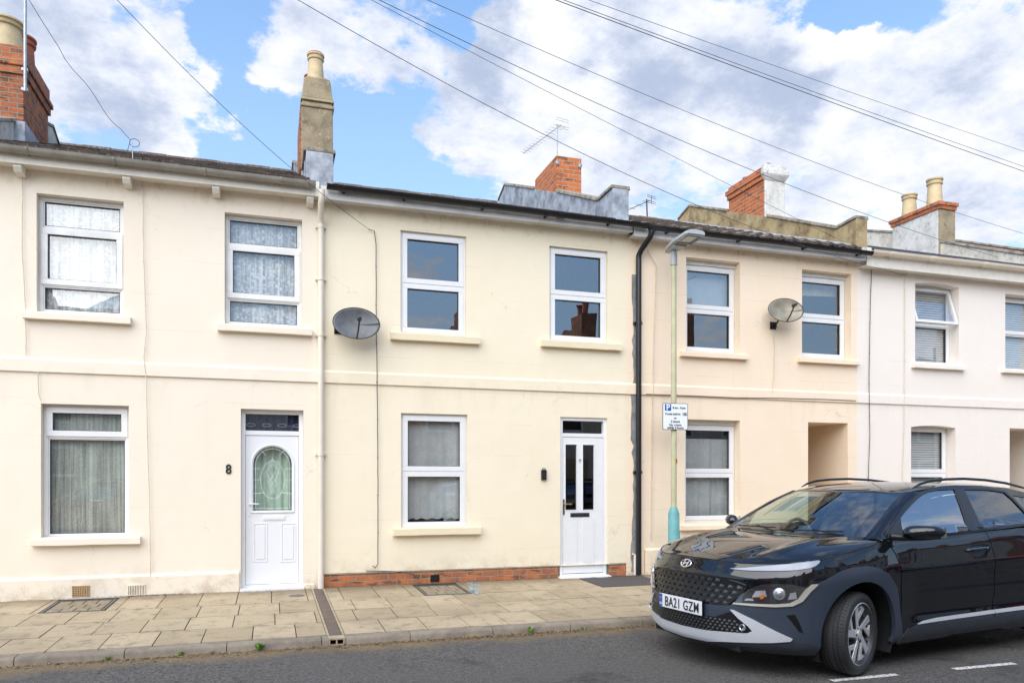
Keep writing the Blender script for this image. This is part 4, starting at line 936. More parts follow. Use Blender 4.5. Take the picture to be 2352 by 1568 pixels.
    mb = MB(); mb.box(9.392, 9.86, 2.36, 2.399, 6.3, 7.58); mb.hexa([(9.392, 2.36, 7.58), (9.86, 2.36, 7.58), (9.86, 2.40, 7.58), (9.392, 2.40, 7.58)], [(9.32, 2.30, 7.69), (9.92, 2.30, 7.69), (9.92, 2.409, 7.69), (9.32, 2.409, 7.69)]); mb.box(9.32, 9.92, 2.30, 2.409, 7.69, 7.80); mb.box(9.36, 9.87, 2.33, 2.44, 7.80, 7.90)
    mb.build('render_face', M['stack_white'], c, bevel=.012)
    for y in (2.62, 3.35):
        mb = MB()
        for k in range(4): mb.lathe([(.06, 7.92 + k * .028), (.075, 7.93 + k * .028), (.06, 7.945 + k * .028)], (9.63, y, 0), 14, cap=False)
        mb.build('flue_cowl', M['steel'], c, smooth=True)
    reroot(root, H); return H
M['came'] = simple('zinc_came', (.80, .84, .84), .4, .2)
M['cement'] = simple('cement_repair', (.30, .31, .30), .9, var=.25, sc=6, bump=.4)
M['flake'] = simple('flaked_paint', (.90, .82, .72), .8)
M['door_brown'] = simple('passage_door_paint', (.42, .30, .17), .7)

# ================================================================== number 11
def arch_fill(h, rise, mat, P, y0=0.0):
    "segmental head: fills the corners of the opening top"
    mb = MB(); x0, x1, z1, r = h[0], h[1], h[3], h[4]; n = 14; A = []
    for i in range(n + 1):
        t = i / n; A.append((x0 + (x1 - x0) * t, z1 - rise * (2 * t - 1) ** 2))
    for (a, b), (c, d) in zip(A, A[1:]):
        mb.quad((a, y0 - .001, b), (c, y0 - .001, d), (c, y0 - .001, z1 + .003), (a, y0 - .001, z1 + .003)); mb.quad((a, y0 - .001, b), (a, y0 + r, b), (c, y0 + r, d), (c, y0 - .001, d))
    return mb.build('window_head', mat, P, fix=False)
def house11():
    H = empty('terraced_house', ((XD + XE) / 2, 0, .15)); tag(H, 'off white painted house with venetian blinds and a cream gutter, farthest along the row', 'house', 'terraced houses of the row')
    root = empty('tmp'); P = root; x0, x1 = XD, XE
    wa = RC(2102, 2202.6, 646, 832); wc = RC(2092.6, 2195, 975.6, 1175); w = wa[1] - wa[0]
    xb = W(2309, 0).x; wb = [xb, xb + w, wa[2] - .03, wa[3] - .06]; xd = W(2319, 0).x; al = [xd, xd + .95, .12, W(2319, 983).z, 1.2]
    for h in (wa, wb, wc): h.append(.20)
    wc[2] = W(1573, 1206).z
    wall_with_holes(x0, x1, .0, ZT - .02, [wa, wb, wc, al], .1, M['wall11'], P); rooms(x0, x1, [wa, wb, wc, [al[0] - .1, al[1] + .1, .1, 2.7]], P)
    arch_fill(wa, .035, M['wall11'], P); arch_fill(wc, .035, M['wall11'], P)
    # casement with the upper light tilted open
    wn = make_window(P, wa, [(0, .5, 'f'), (.5, 1, 'f')], skip_open=1, label='upstairs window with its upper light tilted open')
    a, b, z0, z1, r = wa; zm = (z0 + z1) / 2; mb = MB(); s = .045; an = R(17); hz = z1 - .055; L = hz - zm + .02
    def T(x, y, z):  # rotate about the top hinge
        dz = z - hz; return (x, r - .02 + y * math.cos(an) + dz * math.sin(an), hz + dz * math.cos(an) + y * math.sin(an) * -1)
    def tb(m, xa, xb_, ya, yb, za, zb): m.hexa([T(xa, ya, za), T(xb_, ya, za), T(xb_, yb, za), T(xa, yb, za)], [T(xa, ya, zb), T(xb_, ya, zb), T(xb_, yb, zb), T(xa, yb, zb)])
    for q in ((a + .02, b - .02, 0, .05, hz - L, hz - L + s), (a + .02, b - .02, 0, .05, hz - s, hz), (a + .02, a + .02 + s, 0, .05, hz - L + s, hz - s), (b - .02 - s, b - .02, 0, .05, hz - L + s, hz - s)): tb(mb, *q)
    sh = mb.build('open_sash', M['upvc'], wn, bevel=.003)
    g = MB(); g.quad(T(a + .06, .025, hz - L + s), T(b - .06, .025, hz - L + s), T(b - .06, .025, hz - s), T(a + .06, .025, hz - s)); g.build('pane', M['glass'], wn, fix=False)
    make_window(P, wb, [(0, .5, 'f'), (.5, 1, 's')], label='upstairs window cut by the photo edge'); make_window(P, wc, [(0, .5, 's'), (.5, 1, 's')], glass='glass_low', label='ground floor window above the car roof')
    for xa, xb_, z, th in ((W(2092.6, 0).x, W(2211, 0).x, W(2092.6, 833, -.08).z, .07), (W(2298, 0).x, W(2298, 0).x + w + .3, W(2298, 845, -.08).z, .07), (W(2084, 0).x, W(2203, 0).x, wc[2] + .0, .07)): make_sill(P, xa, xb_, z, th, M['wall11'], rear=.2)
    string_course(x0, x1, M['wall11'], P, out=.026)
    mb = MB(); mb.box(al[0] - .1, al[1] + .1, 1.2, 1.25, .1, 2.72); mb.build('passage_door', M['door_brown'], P)
    eaves(x0 + .02, x1, ZT - .16, P, M['soffit8'], M['soffit8'], yf=-.215, zf=5.50)
    gutter(x0 + .04, x1, 5.42, 5.42, M['gutter11'], P, r=.058, joints=[W(x, 0, -.3).x for x in (2047, 2140, 2260)])
    tile_roof(9.61, x1 - .05, 5.46, .385, M['slate'], P, yo=-.24, tw=.28, gauge=.26, jit=.001)
    parapet(13.9, 14.2, [(-.1, 5.86), (.48, 5.95), (2.4, 6.77), (3.7, 7.38), (5.6, 8.05), (6.3, 7.8)], 5.42, M['parapet_w'], M['coping'], P)
    mb = MB(); mb.box(13.86, 14.30, 2.42, 3.70, 6.3, 7.50); c = mb.build('chimney', M['stack_white'], P, bevel=.01)
    mb = MB(); mb.box(13.865, 14.31, 2.395, 2.418, 6.3, 7.49); mb.build('render_face', M['stack'], c)
    mb = MB(); mb.box(13.83, 14.33, 2.37, 3.73, 7.50, 7.58); mb.box(13.80, 14.36, 2.34, 3.76, 7.58, 7.66); mb.build('brick_cap', M['brick'], c, bevel=.006)
    pot(c, 14.08, 2.72, 7.66, .62, .17, .14, M['pot']); pot(c, 14.08, 3.42, 7.66, .52, .17, .14, M['pot'])
    reroot(root, H); return H
def house12():
    H = empty('terraced_house', (16.2, 0, .15)); tag(H, 'cream house beyond the off white one, only its parapet showing past the far chimney', 'house', 'terraced houses of the row')
    root = empty('tmp'); P = root; x0, x1 = XE + .02, 18.4
    wall_with_holes(x0, x1, 0, ZT, [(15, 16, 3.1, 4.6, .15), (15, 16, .9, 2.4, .15)], .1, M['wall8'], P)
    for z in (3.1, .9): make_window(P, [15, 16, z, z + 1.5, .15], [(0, .5, 's'), (.5, 1, 's')])
    rooms(x0, x1, [(15, 16, 3.1, 4.6), (15, 16, .9, 2.4)], P)
    string_course(x0, x1, M['wall8'], P); eaves(x0, x1, ZT - .1, P, M['soffit8'], M['soffit8'], yf=-.215, zf=5.5); gutter(x0 + .05, x1, 5.42, 5.42, M['black_plastic'], P)
    tile_roof(x0 + .3, x1, 5.46, .40, M['slate'], P, tw=.3, gauge=.3)
    parapet(18.1, 18.5, [(-.1, 5.95), (.5, 6.0), (6.0, 8.3), (6.6, 8.0)], 5.42, M['brick_old'], M['coping'], P)
    reroot(root, H); return H
# ================================================================== curtains and blinds
def C4(xl, xr, yt, yb, ya=0): h = RC(xl, xr, yt, yb); return h[0] + .01, h[1] - .01, h[2] + .01, h[3] - .01
def hangings():
    a = C4(84, 284, 443, 716); curtain(*a, .19, M['lace'], 'floral lace net curtain in the first upstairs window of number 8')
    a = C4(516, 694, 487, 744); curtain(*a, .19, M['lace'], 'floral lace net curtain in the upstairs window of number 8 beside the downpipe')
    a = C4(94, 296, 926, 1240); curtain(*a, .21, M['net_g'], 'gathered patterned net curtain in the large ground floor window of number 8', hem=.012)
    a = C4(921, 1074, 948, 1216)
    curtain(a[0], a[1], a[2] + .13, a[3], .14, M['net'], 'thin grey net curtain hanging short of the sill, ground floor window of number 9', hem=.01, amp=.012)
    curtain(a[1] - .30, a[1] - .12, a[2] + .10, a[3], .17, M['net'], 'extra fold of net curtain bunched in the ground floor window of number 9', waves=16, amp=.02)
    a = C4(1573, 1699.6, 962, 1200); curtain(a[0], a[1], a[2], a[3] - .28, .26, M['net'], 'plain net curtain in the ground floor window of the peach house', amp=.02)
    # pale blind behind the peach house window
    a = C4(1576, 1699.6, 590, 806); mb = MB(); mb.quad((a[0], .30, a[2] + (a[3] - a[2]) * .44), (a[1], .30, a[2] + (a[3] - a[2]) * .44), (a[1], .30, a[3]), (a[0], .30, a[3])); o = mb.build('roller_blind', M['frost'], fix=False); tag(o, 'pale roller blind half lowered in the peach house upstairs window behind the lamp', 'blind')
    a = C4(1842, 1955, 618, 820); mb = MB(); mb.quad((a[0], .34, a[3] - .34), (a[1], .34, a[3] - .30), (a[1], .34, a[3]), (a[0], .34, a[3])); o = mb.build('roller_blind', M['blind_y'], fix=False); tag(o, 'rolled up cream blind at the top of the peach house window over the passage', 'blind')
    # fabric behind the transom of door 8
    a = W(553, 0).x, W(697, 0).x; z = W(600, 970).z; mb = MB(); n = 60
    rows = [[(a[0] + .05 + (a[1] - a[0] - .1) * i / n, .22 + .02 * math.sin(i * .8), z + dz) for i in range(n + 1)] for dz in (-.12, .12)]; mb.grid(rows); o = mb.build('eyelet_curtain', M['purple'], smooth=True, fix=False, angle=180)
    tag(o, 'dark blue eyelet curtain behind the transom light of door 8', 'curtain'); 
    mb = MB()
    for i in range(4):
        x = a[0] + .12 + i * .20; pts = [(x + .035 * math.cos(t) * 1.6, .19, z - .02 + .02 * math.sin(t)) for t in np.linspace(0, 6.28, 17)]; mb.tube(pts, .005, 6, cap=False)
    mb.build('eyelet', M['steel'], o, smooth=True)
    mb = MB(); x0, x1 = W(581, 0).x - .04, W(671, 0).x + .04; z0, z1 = W(583, 1180).z, W(583, 1015).z; n = 50
    rows = [[(x0 + (x1 - x0) * i / n, .30 + .02 * math.sin(i * .7), zz) for i in range(n + 1)] for zz in (z0, z1)]; mb.grid(rows); o = mb.build('door_curtain', M['green_fabric'], smooth=True, fix=False, angle=180); tag(o, 'pale green curtain behind the arched pane of door 8', 'curtain')
    # venetian blinds of number 11
    wa = RC(2102, 2202.6, 646, 832); w = wa[1] - wa[0]; xb = W(2309, 0).x; wc = RC(2092.6, 2195, 975.6, 1210)
    for q, lab in (((wa[0], wa[1], wa[2], wa[3]), 'white venetian blind in the upstairs window with the open light, off white house'), ((xb, xb + w, wa[2] - .03, wa[3] - .06), 'white venetian blind in the upstairs window cut by the photo edge'), (wc, 'white venetian blind in the ground floor window above the car roof')):
        mb = MB(); n = int((q[3] - q[2]) / .042)
        for i in range(n):
            z = q[3] - .02 - i * .042; mb.hexa([(q[0] + .02, .285, z - .018), (q[1] - .02, .285, z - .018), (q[1] - .02, .300, z + .016), (q[0] + .02, .300, z + .016)], [(q[0] + .02, .285, z - .016), (q[1] - .02, .285, z - .016), (q[1] - .02, .300, z + .018), (q[0] + .02, .300, z + .018)])
        o = mb.build('venetian_blind', M['slat']); tag(o, lab, 'blind', 'venetian blinds of the off white house')
M['blind_y'] = simple('cream_blind', (.58, .50, .30), .8); M['green_fabric'] = simple('pale_green_fabric', (.72, .80, .70), .85, var=.1)

# ================================================================== dishes, aerials, cables
def dish(name, c, rx, rz, nrm, mat, wallpt, label, armto=None):
    "parabolic oval reflector: c centre (world), nrm facing direction"
    e = empty(name, wallpt); tag(e, label, 'satellite dish', 'satellite dishes on the facades'); o = Vector(wallpt)
    n = Vector(nrm).normalized(); u = Vector((0, 0, 1)).cross(n).normalized(); v = n.cross(u); c = Vector(c) - o
    mb = MB(); R_, S_ = 10, 40; rows = []
    for i in range(R_ + 1):
        r = i / R_; rows.append([c + u * math.cos(t) * r * rx + v * math.sin(t) * r * rz - n * (.055 * (1 - r * r)) for t in [2 * math.pi * k / S_ for k in range(S_ + 1)]])
    mb.grid(rows); d = mb.build('reflector', mat, e, smooth=True, solid=.004, angle=180)
    rim = MB(); rim.tube([c + u * math.cos(t) * rx + v * math.sin(t) * rz for t in [2 * math.pi * k / S_ for k in range(S_ + 1)]], .006, 6, cap=False); rim.build('rim', M['black_plastic'], d, smooth=True)
    back = c - n * .06
    mb = MB(); mb.tube([Vector((0, -.005, 0)), Vector((0, -.07, 0)), back - n * .02, back], [.014] * 4, 8); mb.box(-.055, .055, -.012, 0, -.06, .06); mb.box(-.04, .04, -.05, -.012, -.03, .03); mb.build('wall_bracket', M['black_plastic'], e, smooth=True, angle=30)
    tip = c + n * .30 - v * rz * .35; low = c - v * rz * .92 - n * .01
    mb = MB(); mb.tube([low, low + (tip - low) * .5 - v * .02, tip], .011, 8); mb.build('arm', M['black_plastic'], e, smooth=True)
    mb = MB(); ax = (c - tip).normalized(); mb.tube([tip - ax * .07, tip - ax * .02, tip + ax * .02, tip + ax * .05], [.018, .022, .030, .026], 12); mb.build('receiver', M['black_plastic'], e, smooth=True, angle=40)
    return e
def yagi(label, base, top, boomdir, L, n, mat='steel', r=.010, name='tv_aerial', el=.13):
    e = empty(name, base); tag(e, label, 'aerial', 'television aerials on the chimneys'); b = Vector(base); t = Vector(top) - b
    mb = MB(); mb.tube([(0, 0, 0), t], r * 1.5, 10); mb.build('mast', M[mat], e, smooth=True)
    d = Vector(boomdir).normalized(); s = d.cross(Vector((0, 0, 1))).normalized(); p0 = t - d * .12 - Vector((0, 0, .06)); 
    mb = MB(); mb.tube([p0, p0 + d * L], r * .8, 6); mb.build('boom', M[mat], e, smooth=True)
    mb = MB()
    for i in range(n):
        q = p0 + d * (L * (i + .5) / n); w = el * (1 - .35 * i / n); mb.tube([q - s * w, q + s * w], r * .42, 5)
    mb.build('element', M[mat], e)
    mb = MB(); u = s.cross(d)
    for i in (-2, -1, 1, 2): q = p0 - d * .05 + u * (.045 * i); mb.tube([q - s * el * 1.1, q + s * el * 1.1], r * .45, 5)
    mb.tube([p0 - d * .05 - u * .10, p0 - d * .05 + u * .10], r * .6, 5); mb.build('reflector', M[mat], e)
    return e
def sag(p, q, s, n=24): p, q = Vector(p), Vector(q); return [p.lerp(q, i / n) + Vector((0, 0, -4 * s * (i / n) * (1 - i / n))) for i in range(n + 1)]
def cable(name, pts, r, mat, label, cat, group=None, clips=None):
    mb = MB(); mb.tube(pts, r * (.68 if cat == 'wire' else 1), 6); o = mb.build(name, M[mat], smooth=True, angle=60); tag(o, label, cat, group)
    if clips:
        c = MB()
        for p in clips: c.box(p[0] - .008, p[0] + .008, p[1] - .006, p[1] + .004, p[2] - .005, p[2] + .005)
        c.build('cable_clip', M['black_plastic'] if mat == 'wire' else M[mat], o)
    return o
def wallrun(pix, y=-.008): return [tuple(Vector((W(a, b, y).x, y, W(a, b, y).z))) for a, b in pix]
def resample(pts, step=.12, j=.003, seed=1):
    rnd = random.Random(seed); out = [pts[0]]
    for a, b in zip(pts, pts[1:]):
        a, b = Vector(a), Vector(b); n = max(1, int((b - a).length / step))
        for i in range(1, n + 1): p = a.lerp(b, i / n); out.append((p.x + rnd.uniform(-j, j), p.y, p.z))
    return out
def fixings():
    # dishes
    c = W(819, 742, -.25); wp = W(777, 757, 0); dish('satellite_dish', c, .310, .222, (.02, -.97, .22), M['dish'], (wp.x, 0, wp.z), 'dark grey oval satellite dish on the wall of number 9')
    c = W(1805, 712, -.27); wp = W(1775, 748, 0); dish('satellite_dish', c, .290, .205, (-.22, -.95, .26), M['dish2'], (wp.x, 0, wp.z), 'worn beige satellite dish on the peach wall beside the passage window')
    # aerials
    p = PX(1280, 362, 5.33); t = PX(1281, 282, 5.33); yagi('long yagi television aerial on a thin mast above the low brick chimney of number 9', (PX(1280, 366, 5.06).x, PX(1280, 366, 5.06).y + 0, 7.42), tuple(PX(1280, 286, 5.06)), (-.22, .97, -.02), 1.35, 13, 'aerial', .007)
    b = W(1487, 498, 6.2); t = W(1485, 458, 6.2); yagi('small rusty aerial behind the ridge beside the lead clad parapet', (b.x, 6.2, b.z - .1), (t.x, 6.2, t.z), (-.3, .95, -.02), 1.0, 4, 'rust', .012)
    bp = W(72, 215, 2.74); tp = W(61, 0, 2.74)
    e = yagi('galvanised pole strapped to the brick chimney in the photo corner', (-3.56, 2.70, 7.50), (-3.56, 2.70, 9.55), (.25, -.9, .1), .8, 9, 'steel', .016)
    mb = MB(); mb.box(-.05, .03, .0, .05, .02, .06); mb.box(-.05, .03, .0, .05, .32, .36); mb.build('mast_bracket', M['steel'], e)
    # key safe, small fittings
    p = W(1248, 1090); e = empty('key_safe', (p.x, 0, p.z)); tag(e, 'small black key safe on the wall beside the door of number 9', 'key safe')
    mb = MB(); mb.box(-.040, .040, -.045, 0, -.075, .075); mb.build('body', M['black_plastic'], e, bevel=.010)
    mb = MB(); mb.box(-.034, .034, -.052, -.045, -.065, .030); mb.build('cover', M['ink'], e, bevel=.006)
    mb = MB(); mb.tube([(-.025, -.02, .07), (-.020, -.02, .092), (.02, -.02, .092), (.025, -.02, .07)], .006, 8); mb.build('shackle', M['black_plastic'], e, smooth=True)
    # cables down the facades
    g = 'cables fixed to the house fronts'
    for pix, mat, r, lab, sd in (([(52, 405), (50, 560), (58, 700), (60, 815)], 'wire_p', .005, 'painted cable down number 8 before its first upstairs window', 1), ([(86, 855), (88, 905), (94, 920)], 'wire_p', .005, 'short painted cable above the large ground floor window of number 8', 2),
                            ([(327, 400), (330, 600), (336, 760), (330, 820), (336, 870), (338, 1000), (344, 1180), (346, 1330), (352, 1345), (360, 1340), (362, 1325)], 'wire_p', .0045, 'painted cable running the full height of number 8 and looping at its foot', 3),
                            ([(848, 527), (860, 530), (864, 560), (864, 700), (866, 860), (868, 1050), (868, 1240), (868, 1295), (862, 1303), (856, 1298)], 'wire', .0055, 'black cable down the front of number 9 behind the grey dish', 4),
                            ([(842, 1310), (920, 1312), (950, 1318), (962, 1330)], 'wire', .006, 'loose black cable lying over the brick foot of number 9', 5),
                            ([(1478, 540), (1490, 580), (1508, 610), (1503, 760), (1498, 1000), (1496, 1240)], 'wire_p', .006, 'painted cable on the peach wall between the black pipe and the lamp', 6),
                            ([(1776, 757), (1779, 790), (1778, 860), (1774, 900)], 'wire_p', .005, 'painted cable dropping from the beige dish', 7), ([(1485, 905), (1600, 909), (1690, 913), (1790, 914), (1900, 917), (1966, 920)], 'wire', .006, 'dark cable along the string course of the peach house', 8),
                            ([(2024, 598), (2002, 620), (1999, 700), (1996, 880), (1998, 1000), (1994, 1110)], 'wire', .006, 'black cable down the off white house next to the peach wall', 9), ([(2084, 628), (2078, 640), (2078, 800), (2076, 1000), (2072, 1110)], 'wire_p', .005, 'pale cable down the off white house beside its upstairs window', 10)):
        pts = resample(wallrun(pix, -.036 if any(815 < b < 855 for a, b in pix) and mat == 'wire' else -.030), .1, .003 if mat != 'wire' else .002, sd)
        cable('facade_cable', pts, r, mat, lab, 'cable', g, clips=pts[::5])
    # the pole the overhead lines come from stands on the pavement outside the photo
    e = None
    '''; tag(e, 'brown wooden utility pole carrying the overhead wires, out of the picture', 'pole'); mb = MB(); mb.tube([(0, 0, -.3), (0, 0, 4), (0, 0, 7.8)], [.14, .12, .10], 14); mb.build('shaft', M['wood'], e, smooth=True)
    mb = MB(); mb.tube([(0, .0, 7.52), (0, .16, 7.55)], .03, 8); mb.build('crossarm', M['steel'], e)'''
    P = Vector((-2.93, -3.07, 7.6)); g = 'overhead service wires'
    def far(x, y, Yc): return W(x, y, Yc - 10.54)
    ends = [(W(300, 322, -.28), .30, .0045, 'overhead wire landing on the bracket above number 8'), (W(848, 527, -.03), .30, .005, 'overhead wire landing on the wall of number 9 near the downpipe'),
            (W(2080, 632, -.03), .60, .006, 'overhead wire crossing the peach house to the off white wall'), (W(1934, 554, -.25), .05, .0045, 'thin overhead wire landing at the peach house gutter'),
            (W(2290, 590, 0), .40, .006, 'overhead wire passing the white chimney to the off white house'), (far(2500, 578, 10.73), .40, .005, 'single thin overhead wire passing over all three chimneys')]
    for k, (q, s, r, lab) in enumerate(ends):
        pts = sag(P, q, s, 30)
        if k == 0:
            d = (q - P); rnd = random.Random(2); pts = [p + Vector((0, 0, .05 * math.sin(i * .9) * (i > 18))) * (.6 if i < 29 else 0) for i, p in enumerate(pts)]
        cable('overhead_wire', pts, r, 'wire', lab, 'wire', g)
    for (a, b, lab, r) in ((2352, 381, 'lowest of the bundled street wires in the upper photo corner', .008), (2352, 370, 'middle of the bundled street wires in the upper photo corner', .006), (2352, 335, 'topmost and thinnest of the bundled street wires', .005)):
        q = far(a, b, 10.73); dd = q - P; pts = sag(P, P + dd * 1.5, .12, 50); cable('overhead_wire', pts, r, 'wire', lab, 'wire', g)
    # eave bracket with its coil of wire
    b = W(305, 345, -.31); e = empty('wire_bracket', b); tag(e, 'thin metal bracket with a loose coil of wire at the gutter of number 8', 'bracket'); mb = MB(); mb.tube([(.0, 0, -.12), (-.01, 0, .10)], .006, 6); mb.build('rod', M['steel'], e)
    mb = MB(); mb.tube([(.02 + .055 * math.cos(t), 0, .09 + .05 * math.sin(t)) for t in np.linspace(0, 6.4, 22)], .004, 5); mb.tube([(-.03, 0, .1), (-.06, 0, -.02), (.0, .02, -.17)], .004, 5); mb.build('coil', M['wire'], e, smooth=True)
    p = W(2098, 615, -.03); mb = MB(); mb.tube([(p.x + .07 * math.cos(t), p.y, p.z + .07 * math.sin(t)) for t in np.linspace(0, 6.4, 22)], .004, 5); o = mb.build('wire_coil', M['wire'], smooth=True); tag(o, 'loose coil of spare wire under the cream gutter of the off white house', 'wire coil')
M['aerial'] = simple('pale_aluminium', (.45, .46, .47), .4, .6); M['rust'] = simple('rusty_metal', (.13, .07, .05), .8); M['wood'] = simple('pole_wood', (.13, .085, .05), .85, var=.25, bump=.3)

# ================================================================== street lamp and parking sign
def lamp():
    b = W(1547.5, 1240, -.42); X = b.x; Y = -.42; e = empty('street_lamp', (X, Y, pz(Y))); z0 = pz(Y); zt = W(1548, 590, Y).z - z0
    tag(e, 'pale green street lamp column with a teal foot and a flat grey lantern', 'street lamp')
    sw = W(1548, 1163, Y).z - z0; mb = MB(); mb.tube([(0, 0, -.05), (0, 0, sw - .10), (0, 0, sw)], [.084, .084, .045], 24); mb.build('base', M['teal'], e, smooth=True, angle=25)
    mb = MB(); mb.box(.02, .092, -.03, .03, .25, sw - .35); mb.build('access_door', M['teal'], e, bevel=.006)
    mb = MB(); mb.tube([(0, 0, sw - .02), (0, 0, zt - .12)], [.044, .040], 20); mb.build('column', M['lampgreen'], e, smooth=True)
    mb = MB(); mb.tube([(0, 0, zt - .13), (0, 0, zt - .125), (0, 0, zt + .06), (0, 0, zt + .10), (0, 0, zt + .125)], [.030, .052, .050, .036, .034], 20); mb.build('spigot', M['lantern'], e, smooth=True, angle=30)
    # lantern: flat tray pointing over the street
    d = Vector((.04, -1, 0)).normalized(); s = Vector((-d.y, d.x, 0)); up = Vector((0, 0, 1)); tilt = R(4); dd = d * math.cos(tilt) + up * math.sin(tilt); un = s.cross(dd) * -1; un = dd.cross(s) if dd.cross(s).z > 0 else s.cross(dd); un.normalize()
    o = Vector((0, 0, zt + .14)); K = lambda a, b_, c: o + dd * a + s * b_ + un * c
    prof = [(-.19, .03), (-.11, .085), (.06, .13), (.22, .16), (.56, .16), (.60, .14)]; mb = MB(); rows = []
    for a, w in prof: rows.append([K(a, -w, -.02), K(a, -w, .018), K(a, -w * .7, .038), K(a, 0, .046), K(a, w * .7, .038), K(a, w, .018), K(a, w, -.02)])
    mb.grid(rows); mb.quad(*rows[0]); mb.quad(*rows[-1][::-1])
    for (r0, r1) in zip(rows, rows[1:]): mb.quad(r0[0], r0[-1], r1[-1], r1[0])
    mb.build('lantern', M['lantern'], e, smooth=True, angle=35)
    mb = MB()
    for (a0, a1, b0, b1, h) in ((.24, .575, -.145, -.13, 0), (.24, .575, .13, .145, 0), (.24, .255, -.13, .13, 0), (.56, .575, -.13, .13, 0)): mb.hexa([K(a0, b0, -.034), K(a1, b0, -.034), K(a1, b1, -.034), K(a0, b1, -.034)], [K(a0, b0, -.02), K(a1, b0, -.02), K(a1, b1, -.02), K(a0, b1, -.02)])
    rim = mb.build('lens_frame', M['lantern'], e)
    mb = MB(); mb.quad(K(.255, -.13, -.024), K(.56, -.13, -.024), K(.56, .13, -.024), K(.255, .13, -.024)); mb.build('lens', M['lens'], rim, fix=False)
    mb = MB(); mb.quad(K(.31, -.075, -.026), K(.50, -.075, -.026), K(.50, .075, -.026), K(.31, .075, -.026)); mb.build('led_panel', M['led'], rim, fix=False)
    mb = MB(); pts = [(-.02, -.07), (.19, -.10), (.19, .10), (-.02, .07)]; mb.hexa([K(a, b_, -.05) for a, b_ in pts], [K(a, b_ * 1.12, -.02) for a, b_ in pts]); mb.build('gear_cover', M['lantern'], e, bevel=.008)
    # number sticker
    zs = W(1549, 1059, Y - .05).z - z0; mb = MB(); rows = [[(.0445 * math.sin(t), -.0445 * math.cos(t), zs + dz) for t in np.linspace(-.1, 1.15, 9)] for dz in (-.04, .04)]; mb.grid(rows); st = mb.build('number_sticker', M['yellow'], e, fix=False)
    text_mesh('sticker_digit', '3', .085, M['ink'], st, (.0275, -.0395, zs), rot=(R(90), 0, R(34)), ext=.0008, off=.002)
    # the parking sign
    p = W(1552, 956, Y - .075); e2 = empty('parking_sign', (p.x, Y - .06, p.z)); tag(e2, 'white permit holders parking sign fixed on the lamp column', 'sign')
    zc = W(1552, 926, Y - .06).z - W(1552, 987, Y - .06).z; w = (W(1579.5, 0, Y - .06).x - W(1524.5, 0, Y - .06).x); hh = zc / 2; hw = w / 2; rz = 0
    ang = R(-6); e2.rotation_euler.z = ang
    def rr(a, b_, c, n=6): return [(sx * (a - c) + c * math.cos(t), sz * (b_ - c) + c * math.sin(t)) for sx, sz, t0 in ((1, 1, 0), (-1, 1, 1.5708), (-1, -1, 3.1416), (1, -1, 4.7124)) for t in np.linspace(t0, t0 + 1.5708, n)]
    mb = MB(); mb.extrude(rr(hw, hh, .02), lambda u, v, q: (u, q, v), -.004, 0); pl = mb.build('plate', M['ink'], e2)
    mb = MB(); mb.extrude(rr(hw - .008, hh - .008, .014), lambda u, v, q: (u, q, v), -.006, -.0041); fc = mb.build('face', M['white'], e2)
    mb = MB(); mb.box(-hw * .83, -hw * .33, -.0075, -.0061, hh * .43, hh * .92); mb.build('parking_symbol', M['blue'], e2)
    mb = MB(); mb.box(hw * .57, hw * .92, -.0075, -.0061, hh * .08, hh * .30); mb.build('zone_box', M['ink'], e2)
    T = lambda s, x, z, sz, m='ink', o=.0016, sx=1.0: text_mesh('lettering', s, sz, M[m], fc, (x, -.0072, z), sx=sx, ext=.0006, off=o)
    T('P', -hw * .575, hh * .66, hh * .60, 'white_t', .003); T('8 am - 8 pm', hw * .30, hh * .65, hh * .225, sx=.94); T('Permit holders', -hw * .20, hh * .18, hh * .225, sx=.90); T('Z11', hw * .745, hh * .19, hh * .235, 'white_t', .001)
    T('or', 0, -hh * .12, hh * .225); T('2 hours', 0, -hh * .38, hh * .235); T('No return', 0, -hh * .64, hh * .235); T('within 2 hours', 0, -hh * .85, hh * .235, sx=.95)
    mb = MB(); mb.box(-.06, .06, 0, .018, hh * .4, hh * .5); mb.box(-.06, .06, 0, .018, -hh * .5, -hh * .4); mb.tube([(.0, .06, hh * .42), (.0, .06, hh * .48)], .05, 18); mb.tube([(.0, .06, -hh * .48), (.0, .06, -hh * .42)], .05, 18); mb.build('clamp', M['steel'], e2)
M['lantern'] = simple('grey_lantern', (.42, .45, .46), .42, var=.06); M['lens'] = simple('lens_glass', (.22, .24, .25), .1, var=.05, bump=0); M['led'] = simple('led_panel', (.75, .72, .68), .4, var=.2, sc=120); M['white_t'] = simple('white_lettering', (.85, .87, .90), .4)

